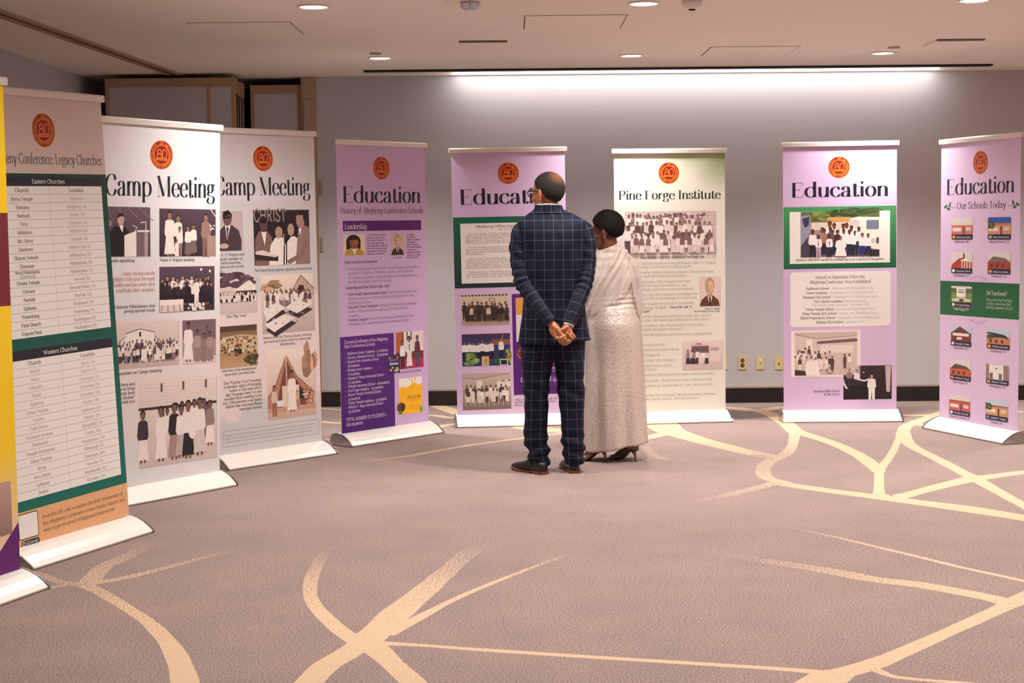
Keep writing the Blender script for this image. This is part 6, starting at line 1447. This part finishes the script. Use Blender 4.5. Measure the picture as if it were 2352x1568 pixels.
# jacket
JT = [(.785, .004, .214, .140, 0), (.86, .003, .205, .136, 0), (.95, .0, .190, .128, 0), (1.05, 0, .180, .122, 0), (1.15, 0, .182, .124, 0), (1.26, 0, .192, .130, 0), (1.36, 0, .202, .132, 0), (1.43, 0, .207, .124, 0), (1.465, -.002, .214, .112, 0), (1.490, -.003, .212, .102, 0), (1.507, -.005, .200, .094, .002), (1.524, -.010, .172, .087, .004), (1.545, -.016, .134, .080, .008), (1.560, -.021, .106, .077, .01), (1.572, -.024, .088, .076, .012)]
def jfold(t, x, y, z):
    d = 0.0035 * nz(x, y * 1.5, z, 9)
    d += 0.0035 * math.sin((x * 1.0 + (z - 1.5) * .35) * 95) * math.exp(-((z - 1.42) / 0.10) ** 2) * math.exp(-((x - .02) / .07) ** 2) * (1 if y < 0 else 0)
    d += 0.006 * nz(x * 2.2, y, z * .55, 8) * (1 if y < 0 else .4)
    d += 0.010 * math.exp(-((z - 0.785) / 0.10) ** 2) * nz(x * 1.6, y, 3.3, 7)
    d += 0.004 * math.sin(x * 60 + z * 14) * math.exp(-((z - 1.10) / 0.12) ** 2) * max(0, -y) / 0.12
    d -= 0.012 * math.exp(-((abs(x) - 0.15) / 0.03) ** 2) * math.exp(-((z - 1.33) / 0.09) ** 2) * (1 if y < 0 else 0)
    return d
zs = np.linspace(.785, 1.572, 64)
rj = [sring(*(lambda r: (r[0], r[3], z, r[1], r[2]))(interp(JT, z)), 2.35, 96, jfold, (lambda x, y: 0.012 * (x / 0.21)) if z < .80 else None) for z in zs]
jk = loft('jacket', rj, lambda i, k, p: (p[0] + 0.0305 * 0 + (0.3 if p[1] > 0 else 0), p[2]), M['suit'], MAN, thick=0.006)
# collar of the jacket
rc = []
def coll(z, o):
    r = interp(JT, z); return sring(r[0], r[3], z, r[1] + o, r[2] + o, 2.35, 64, jfold, lambda x, y: -0.35 * max(0, y))
rc = [coll(1.547, 0.0), coll(1.548, 0.0028), coll(1.556, 0.0028), coll(1.565, 0.0030)]
for z, a, b_, cy in ((1.575, .0895, .0790, .012), (1.588, .0835, .0785, .012), (1.598, .0805, .0775, .012), (1.602, .0780, .0755, .012), (1.590, .0755, .0735, .012)):
    rc.append(sring(-0.025, cy, z, a, b_, 2.15, 64, zf=lambda x, y: -0.35 * max(0, y) - 0.004 * (abs(x) / .08)))
loft('jacket_collar', rc, lambda i, k, p: (p[0] + .012, p[2] + .012), M['suit'], jk)
def slv(side):
    def fn(L, t, p):
        el = math.exp(-((L - 0.36) / 0.10) ** 2); up_ = math.exp(-((L - 0.16) / 0.09) ** 2)
        d = 0.0075 * el * math.sin(L * 150 + 2.2 * math.cos(t) * side + 1.0) * (0.4 + 0.6 * abs(math.sin(t * .5 + .6)))
        d += 0.004 * up_ * math.sin(L * 75 + 3 * math.sin(t))
        d += 0.0035 * nz(p.x + math.cos(t) * .05, p.y + math.sin(t) * .05, p.z, 22)
        return d
    return fn
for side, A in ((-1, LA), (1, RA)):
    P = [(side * 0.140 - .004, 0.0, 1.462), (side * 0.182 - .002, -0.002, 1.446)] + [A[1], A[2], A[3], A[4], A[5], A[6]]
    rr = [.044, .056, .053, .0505, .049, .047, .043, .040]
    R, L = path_rings(P, rr, 32, 9, slv(side))
    loft('sleeve', R, lambda i, k, p, L=L: (2 * math.pi * k / 32 * .047 + .012, L[i]), M['suit'], jk, thick=0.004)
# white cuff at the right wrist
d = (Vector(RA[6]) - Vector(RA[5])).normalized()
p0 = Vector(RA[6])
MB().tube([p0 - d * 0.01, p0 + d * 0.013], [0.033, 0.032], 24, False).build('shirt_cuff', M['shirt'], MAN, True)
# ring on the left hand
rg = MB(); q = Vector(mp(1281, 769.5, -.217))
rg.tube([q + Vector((0.0, 0.0105 * math.cos(t), 0.0105 * math.sin(t))) for t in [2 * math.pi * k / 18 for k in range(19)]], 0.0016, 6, False)
rg.build('finger_ring', M['gold'], MAN, True)
# trousers
def tleg(Lg, side, cuffpy):
    tab = [((1088 - py) * .00259, mp(px, py)[0], w * .00259, dd) for py, px, w, dd in Lg]
    z0 = min(t[0] for t in tab)
    rings = []
    for z in np.linspace(z0, 0.80, 54):
        cx, a, b_ = interp(tab, z)
        def fn(t, x, y, z_, cx=cx):
            low = math.exp(-((z_ - z0 - .08) / 0.085) ** 2)
            d = 0.011 * low * math.sin(z_ * 78 + 2.2 * math.sin(t + side) + side) + 0.008 * low * nz(x, y, z_, 14 + side)
            d += 0.004 * nz(x + side, y, z_, 7)
            d += 0.006 * math.exp(-((z_ - .50) / .09) ** 2) * math.sin(z_ * 60 + 3 * math.cos(t))
            d += 0.006 * max(0, y / b_) ** 6 if False else 0
            return d
        rings.append(sring(cx, 0.0 + 0.012 * math.exp(-((z - z0) / .08) ** 2), z, a, b_, 2.2, 52, fn, (lambda x, y: 0.010 * (y / .07)) if z < z0 + .03 else None))
    return rings, tab
tr_ = MAN
allr = []
for Lg, side in ((LLEG, -1), (RLEG, 1)):
    rings, tab = tleg(Lg, side, 0)
    allr.append((rings, tab))
V = []; F = []; UVs = []
for rings, tab in allr:
    n = len(rings[0]); b0 = len(V); V += [p for r in rings for p in r]
    for i in range(len(rings) - 1):
        for k in range(n):
            k2 = (k + 1) % n; q = (b0 + i * n + k, b0 + i * n + k2, b0 + (i + 1) * n + k2, b0 + (i + 1) * n + k)
            F.append(q); UVs.append([(V[j][0] - interp(tab, V[j][2])[0] + 0.0305 + (0.02 if V[j][1] > 0 else 0), V[j][2] + .02) for j in q])
tab = [(0.78, 0.0, .178, .118), (0.86, 0.0, .180, .118), (0.97, 0, .165, .108)]
rings = [sring(0.0, 0, z, *interp(tab, z)[1:], 2.4, 52) for z in np.linspace(0.775, 0.97, 8)]
n = 52; b0 = len(V); V += [p for r in rings for p in r]
for i in range(len(rings) - 1):
    for k in range(n):
        k2 = (k + 1) % n; q = (b0 + i * n + k, b0 + i * n + k2, b0 + (i + 1) * n + k2, b0 + (i + 1) * n + k)
        F.append(q); UVs.append([(V[j][0], V[j][2]) for j in q])
F.append(tuple(b0 + k for k in range(n - 1, -1, -1))); UVs.append([(0.03, 0.03)] * n)
mesh_obj('trousers', V, F, M['suit'], MAN, True, uvs=UVs)
# shoes
def dress_shoe(loc, rz):
    e = empty('shoe', loc, rz); e.parent = MAN
    tab = [(0.0, .022, .066), (.012, .030, .074), (.05, .034, .082), (.10, .036, .086), (.14, .040, .078), (.18, .046, .064), (.22, .048, .054), (.26, .042, .047), (.285, .030, .038), (.297, .012, .026)]
    R = []
    for y in [0, .004, .012, .03, .05, .075, .10, .12, .14, .16, .18, .20, .22, .24, .26, .275, .285, .292, .297]:
        w, h = interp(tab, y); r = []
        for k in range(24):
            t = 2 * math.pi * k / 24; c, s_ = math.cos(t), math.sin(t)
            x = w * math.copysign(abs(c) ** .8, c); z = 0.020 + (h - 0.020) * max(0, s_) ** .75 if s_ > 0 else 0.020 + 0.006 * s_
            r.append((x + 0.006 * math.sin(y * 10), y, z))
        R.append(r)
    up_ = loft('upper', R, lambda i, k, p: (p[0], p[1]), M['leather'], e, (True, True))
    out = [(interp(tab, y)[0] * 1.10 + .002, y) for y in np.linspace(-.003, .299, 26)]
    poly = [(x + 0.006 * math.sin(y * 10), y) for x, y in out] + [(-x + 0.006 * math.sin(y * 10), y) for x, y in reversed(out)]
    MB().prism(poly, 0.0115, 0.0180, lambda a, p: (p[0], p[1], a + 0.010 * max(0, (p[1] - .22) / .08) ** 2 - (0.0095 if .10 < p[1] < .26 else 0.0045 * min(1, max(0, (p[1] - .07) / .03))) * (1 if a < .015 else .55))).build('sole', M['sole'], e)
    hp = [(x, y) for x, y in poly if y < .085]
    MB().prism(hp, 0.0, 0.0113, lambda a, p: (p[0], p[1], a)).build('heel', M['sole'], e)
    l = MB()
    for j in range(4):
        l.tube([(-0.020, .125 + .014 * j, .083 - .0075 * j), (0, .128 + .014 * j, .091 - .0085 * j), (0.020, .125 + .014 * j, .083 - .0075 * j)], 0.0022, 6)
    l.tube([(0, .122, .092), (-.028, .115, .098), (-.036, .125, .088), (-.006, .124, .092)], 0.0017, 6)
    l.build('lace', M['leather'], e, True)
    return e
hl = mp(1252, 1088); dress_shoe((hl[0] - .004, -0.085, 0.0), math.radians(39))
hr = mp(1319, 1086); dress_shoe((hr[0] + .003, -0.060, 0.0), math.radians(10))

# ================= the woman
WOM = empty('person', (0.662, 9.52, 0.0))
tag(WOM, 'short haired woman in a sequinned gown with a sheer white shawl', 'person')
def wp(px, py, y=0.0):
    return ((px - 1420 + (1060 - py) * 0.0043) * 0.00272, y, (1060 - py) * 0.00272)
M['skin_w'] = skin_mat('skin_dark_brown', (116, 68, 46))
def sequin_mat():
    m, nt, b = new_mat('sequins')
    N = nt.nodes.new; K = nt.links.new
    tc = N('ShaderNodeTexCoord')
    v = N('ShaderNodeTexVoronoi'); v.inputs['Scale'].default_value = 560; K(tc.outputs['Object'], v.inputs['Vector'])
    sp = N('ShaderNodeSeparateColor'); K(v.outputs['Color'], sp.inputs[0])
    r = N('ShaderNodeValToRGB'); r.color_ramp.elements[0].position = 0.0; r.color_ramp.elements[0].color = lin4((166, 148, 140)); r.color_ramp.elements[1].position = 1; r.color_ramp.elements[1].color = lin4((246, 232, 222))
    x = r.color_ramp.elements.new(0.45); x.color = lin4((218, 200, 190))
    K(sp.outputs[0], r.inputs['Fac']); K(r.outputs['Color'], b.inputs['Base Color'])
    geo = N('ShaderNodeNewGeometry')
    sub = N('ShaderNodeVectorMath'); sub.operation = 'SUBTRACT'; sub.inputs[1].default_value = (.5, .5, .5); K(v.outputs['Color'], sub.inputs[0])
    sc = N('ShaderNodeVectorMath'); sc.operation = 'SCALE'; sc.inputs['Scale'].default_value = 0.6; K(sub.outputs[0], sc.inputs[0])
    ad = N('ShaderNodeVectorMath'); ad.operation = 'ADD'; K(geo.outputs['Normal'], ad.inputs[0]); K(sc.outputs[0], ad.inputs[1])
    nm = N('ShaderNodeVectorMath'); nm.operation = 'NORMALIZE'; K(ad.outputs[0], nm.inputs[0]); K(nm.outputs[0], b.inputs['Normal'])
    b.inputs['Metallic'].default_value = 0.25; b.inputs['Roughness'].default_value = 0.26
    return m
M['sequin'] = sequin_mat()
def sheer_mat():
    m, nt, b = new_mat('sheer_chiffon')
    N = nt.nodes.new; K = nt.links.new
    b.inputs['Base Color'].default_value = lin4((216, 199, 191)); b.inputs['Roughness'].default_value = 0.55; b.inputs['Sheen Weight'].default_value = 0.4
    b.inputs['Alpha'].default_value = 0.62
    return m
M['sheer'] = sheer_mat()
M['pump'] = plain('bronze_leather', (120, 102, 82), 0.3, metal=0.35, noise=0.25, scale=200)
HW = Matrix.Translation((-0.062, 0.012, 1.438)) @ Matrix.Rotation(math.radians(64), 4, 'Z') @ Matrix.Rotation(math.radians(-10), 4, 'X') @ Matrix.Scale(0.97, 4)
mb = MB()
head_parts(mb, HW, 0.98, 0.82)
chain(mb, [(-0.03, 0.01, 1.22), (-0.042, 0.008, 1.30), (-0.055, 0.004, 1.40)], [0.060, 0.052, 0.050], 24)
for z, a, b_, cx in ((1.22, .125, .075, -.03), (1.12, .13, .09, -.028), (1.0, .125, .095, -.025), (0.88, .145, .115, -.025), (0.80, .14, .11, -.025)):
    mb.ell((cx, 0, z), (a, b_, 0.10), 24, 14)
for s in (-1, 1):
    chain(mb, [(-.03 + s * .100, 0, 1.215), (-.03 + s * .138, .0, 1.10), (-.03 + s * .135, .02, .985), (-.03 + s * .07, .14, .99), (-.03 + s * .02, .17, 1.0)], [.034, .034, .032, .028, .022], 16)
    mb.ell((-.03 + s * .005, .180, 1.005), (.034, .016, .026), 16, 10)
    for j in range(4):
        chain(mb, [(-.03 - s * .02, .184, 1.02 - .014 * j), (-.03 - s * .045, .188, 1.018 - .014 * j), (-.03 - s * .060, .182, 1.012 - .014 * j)], [.0078, .0075, .0065], 10)
    chain(mb, [(-.03 + s * .01, .185, 1.02), (-.03 - s * .005, .195, 1.04), (-.03 - s * .02, .195, 1.052)], [.009, .0085, .0075], 10)
FT = [(wp(1394, 1060)[0], -.090, math.radians(60)), (wp(1462, 1060)[0], -.085, math.radians(46))]
for (fx, fy, rz), hx in zip(FT, (-.10, .05)):
    dv = Vector((-math.sin(rz), math.cos(rz), 0))
    h0 = Vector((fx, fy, 0)) + dv * .03
    chain(mb, [(hx, 0, .80), (hx, .0, .45), tuple(h0 + Vector((0, 0, .16))), tuple(h0 + Vector((0, 0, .095)))], [.075, .052, .030, .028], 16)
    chain(mb, [tuple(h0 + Vector((0, 0, .09))), tuple(h0 + dv * .07 + Vector((0, 0, .062))), tuple(h0 + dv * .14 + Vector((0, 0, .026)))], [.024, .026, .017], 12)
fuse('body', mb, 0.0045, M['skin_w'], WOM, 5)
def keep_w(p):
    side = 0.5 - min(1, max(-1, (p.y - .01) / 0.055)) * 0.5
    line = 0.062 * (1 - side) + (-0.048) * side
    if -0.03 < p.y < 0.03 and abs(p.x) > 0.05: line = max(line, 0.006 + 0.6 * p.y)
    return (p.z - line) / 0.016
M['hair_w'] = hair_mat('cropped_black_hair', (17, 13, 12), (44, 36, 34))
hw = hair_shell('hair', HW, 0.014, M['hair_w'], WOM, keep_w, 0.003, 24, 150)
rr_ = random.Random(3); tv = []; tf = []
for v_ in hw.data.vertices:                               # short tight curls standing off the crop
    for rep in range(1):
        if rr_.random() < 0.75:
            nrm = (v_.co - (HW @ Vector((0, -0.004, 0.022)))).normalized()
            q = v_.co + Vector((rr_.uniform(-1, 1), rr_.uniform(-1, 1), rr_.uniform(-1, 1))) * .002
            t1 = nrm.cross(Vector((rr_.uniform(-1, 1), rr_.uniform(-1, 1), rr_.uniform(-1, 1)))).normalized(); t2 = nrm.cross(t1)
            tip = q + nrm * rr_.uniform(.002, .006) + t1 * rr_.uniform(-.003, .003)
            n0 = len(tv); w_ = .0016
            tv += [tuple(q - nrm * .003 + t1 * w_), tuple(q - nrm * .003 - t1 * w_ * .5 + t2 * w_), tuple(q - nrm * .003 - t1 * w_ * .5 - t2 * w_), tuple(tip)]
            tf += [(n0, n0 + 1, n0 + 3), (n0 + 1, n0 + 2, n0 + 3), (n0 + 2, n0, n0 + 3)]
cur = mesh_obj('hair_curls', tv, tf, M['hair_w'], hw); cur['kind'] = 'stuff'
glasses(HW, WOM); eyes(HW, WOM)
for s in (-1, 1):
    MB().ell(HW @ Vector((s * .089, -.010, -.040)), (.005, .005, .005), 10, 8).build('earring', M['gold'], WOM, True)
# gown
DT = [(.085, -.020, .200, .150), (.25, -.020, .190, .150), (.45, -.020, .184, .152), (.60, -.020, .181, .150), (.75, -.025, .180, .155), (.85, -.027, .174, .155), (.93, -.028, .163, .142), (1.0, -.028, .150, .120), (1.08, -.028, .146, .108), (1.15, -.028, .146, .102), (1.235, -.030, .120, .086), (1.275, -.034, .095, .074), (1.31, -.040, .070, .060)]
def dfold(t, x, y, z):
    f = max(0, min(1, (0.85 - z) / 0.75))
    d = f * (0.010 * math.sin(7 * t + 1.4 * math.sin(z * 3)) + 0.006 * math.sin(13 * t + 2))
    d += 0.012 * f * f * nz(math.cos(t), math.sin(t), z * .6, 2.4)
    d += 0.005 * math.exp(-((z - 1.0) / .05) ** 2) * math.sin(z * 210 + 1.5 * math.sin(2 * t))
    d += 0.012 * math.exp(-((z - .83) / .09) ** 2) * (max(0, -y) / .15) * (0.6 + .4 * math.cos(x * 28))
    return d
zs = np.concatenate([np.linspace(.085, .95, 60), np.linspace(.96, 1.31, 46)])
rd = [sring(*(lambda r: (r[0], 0.0, z, r[1], r[2]))(interp(DT, z)), 2.1, 120, dfold, lambda x, y, z=z: (0.026 * x / .2 + 0.004 * math.sin(18 * x)) * max(0, 1 - (z - .085) / .25)) for z in zs]
loft('gown', rd, lambda i, k, p: (p[0], p[2]), M['sequin'], WOM, thick=0.003)
# shawl
ST = [(.86, -.028, .178, .145), (.95, -.028, .182, .142), (1.05, -.028, .183, .135), (1.15, -.026, .178, .126), (1.22, -.026, .162, .113), (1.27, -.028, .128, .098), (1.31, -.034, .095, .084), (1.345, -.042, .066, .068), (1.375, -.048, .058, .060)]
HEM = [(-.24, .90), (-.16, .925), (-.06, .985), (.02, 1.055), (.055, 1.10), (.075, 1.13), (.095, 1.02), (.115, .93), (.15, .885), (.24, .88)]
def shawl():
    n = 260; m = 80; rings = []
    for i in range(m + 1):
        R = []
        for k in range(n):
            t = 2 * math.pi * k / n - math.pi / 2
            xe = -0.028 + .18 * math.cos(t)
            hem = float(interp(HEM, xe)[0]) if math.sin(t) < 0.2 else 0.90
            top = 1.345 + 0.028 * math.cos(t) - 0.02 * max(0, math.sin(t))
            z = top + (hem - top) * (i / m)
            cx, a, b_ = interp(ST, z)
            c, s_ = math.cos(t), math.sin(t)
            x = a * math.copysign(abs(c) ** (2 / 2.15), c); y = b_ * math.copysign(abs(s_) ** (2 / 2.15), s_)
            w = min(1, max(0, (1.36 - z) / .06))
            dg = x * .80 - (z - 1.2) * .58 + 0.05 * math.sin((z - 1.0) * 5)      # pleats run from the right shoulder down to the left hip
            ar = 1 if x < .085 else .35
            d = w * ar * (0.0085 * math.sin(dg * 170 + 2.5 * nz(x, y, z, 6)) * math.exp(-((dg - 0.02) / .08) ** 2) + 0.008 * math.sin(dg * 52 + 1.0) + 0.007 * nz(x, y, z, 12))
            d += w * 0.016 * math.exp(-(((x - .055) - (z - 1.17) * .22) / .014) ** 2) * (1 if y < 0 else 0)
            d += (0.005 * math.exp(-((z - 1.325) / .012) ** 2) + 0.006 * math.exp(-((z - 1.29 - x * .3) / .010) ** 2)) * (1 if y < 0 else 0) * max(0, 1 - abs(x) / .09)
            l = math.hypot(x, y) + 1e-9
            R.append((cx + x + d * x / l, y + d * y / l, z))
        rings.append(R)
    return rings
loft('shawl', shawl(), lambda i, k, p: (p[0], p[2]), M['sheer'], WOM)
# pumps
def pump(x, y, rz):
    e = empty('shoe', (x, y, 0), rz); e.parent = WOM
    def zs_(q):  # sole height along the foot
        return 0.004 + 0.072 * (0.5 + 0.5 * math.cos(math.pi * min(1, max(0, (q - .035) / .125))))
    tab = [(0, .016, .052), (.012, .024, .056), (.04, .028, .046), (.08, .028, .036), (.12, .034, .032), (.16, .039, .032), (.19, .035, .027), (.215, .022, .019), (.23, .008, .010)]
    R = []
    for q in [0, .004, .012, .025, .04, .06, .08, .10, .12, .14, .155, .17, .185, .20, .212, .222, .23]:
        w, h = interp(tab, q); z0 = zs_(q); r = []
        for k in range(22):
            t = 2 * math.pi * k / 22; c, s_ = math.cos(t), math.sin(t)
            r.append((w * math.copysign(abs(c) ** .85, c), q, z0 + (h * max(0, s_) ** .8 if s_ > 0 else .003 * s_)))
        R.append(r)
    loft('upper', R, lambda i, k, p: (p[0], p[1]), M['pump'], e, (True, True))
    P = [(0, .030, .070), (0, .022, .050), (0, .016, .025), (0, .014, .0)]
    MB().tube(P, [.019, .011, .0065, .0055], 14).build('heel', M['pump'], e, True)
    so = [(interp(tab, q)[0] * 1.02, q) for q in np.linspace(0.0, .23, 20)]
    vs = [(a, q, zs_(q) - .0035) for a, q in so] + [(-a, q, zs_(q) - .0035) for a, q in reversed(so)]
    nn = len(so); Vv = vs + [(p[0], p[1], max(0, p[2] - .003)) for p in vs]; Ff = []
    for i in range(nn - 1):
        j = 2 * nn - 1 - i
        Ff += [(i, i + 1, j - 1, j), tuple(2 * nn + q for q in (j, j - 1, i + 1, i)), (i, 2 * nn + i, 2 * nn + i + 1, i + 1), (j - 1, 2 * nn + j - 1, 2 * nn + j, j)]
    mesh_obj('sole', Vv, Ff, M['leather'], e)
for fx, fy, rz in FT:
    pump(fx, fy, rz)
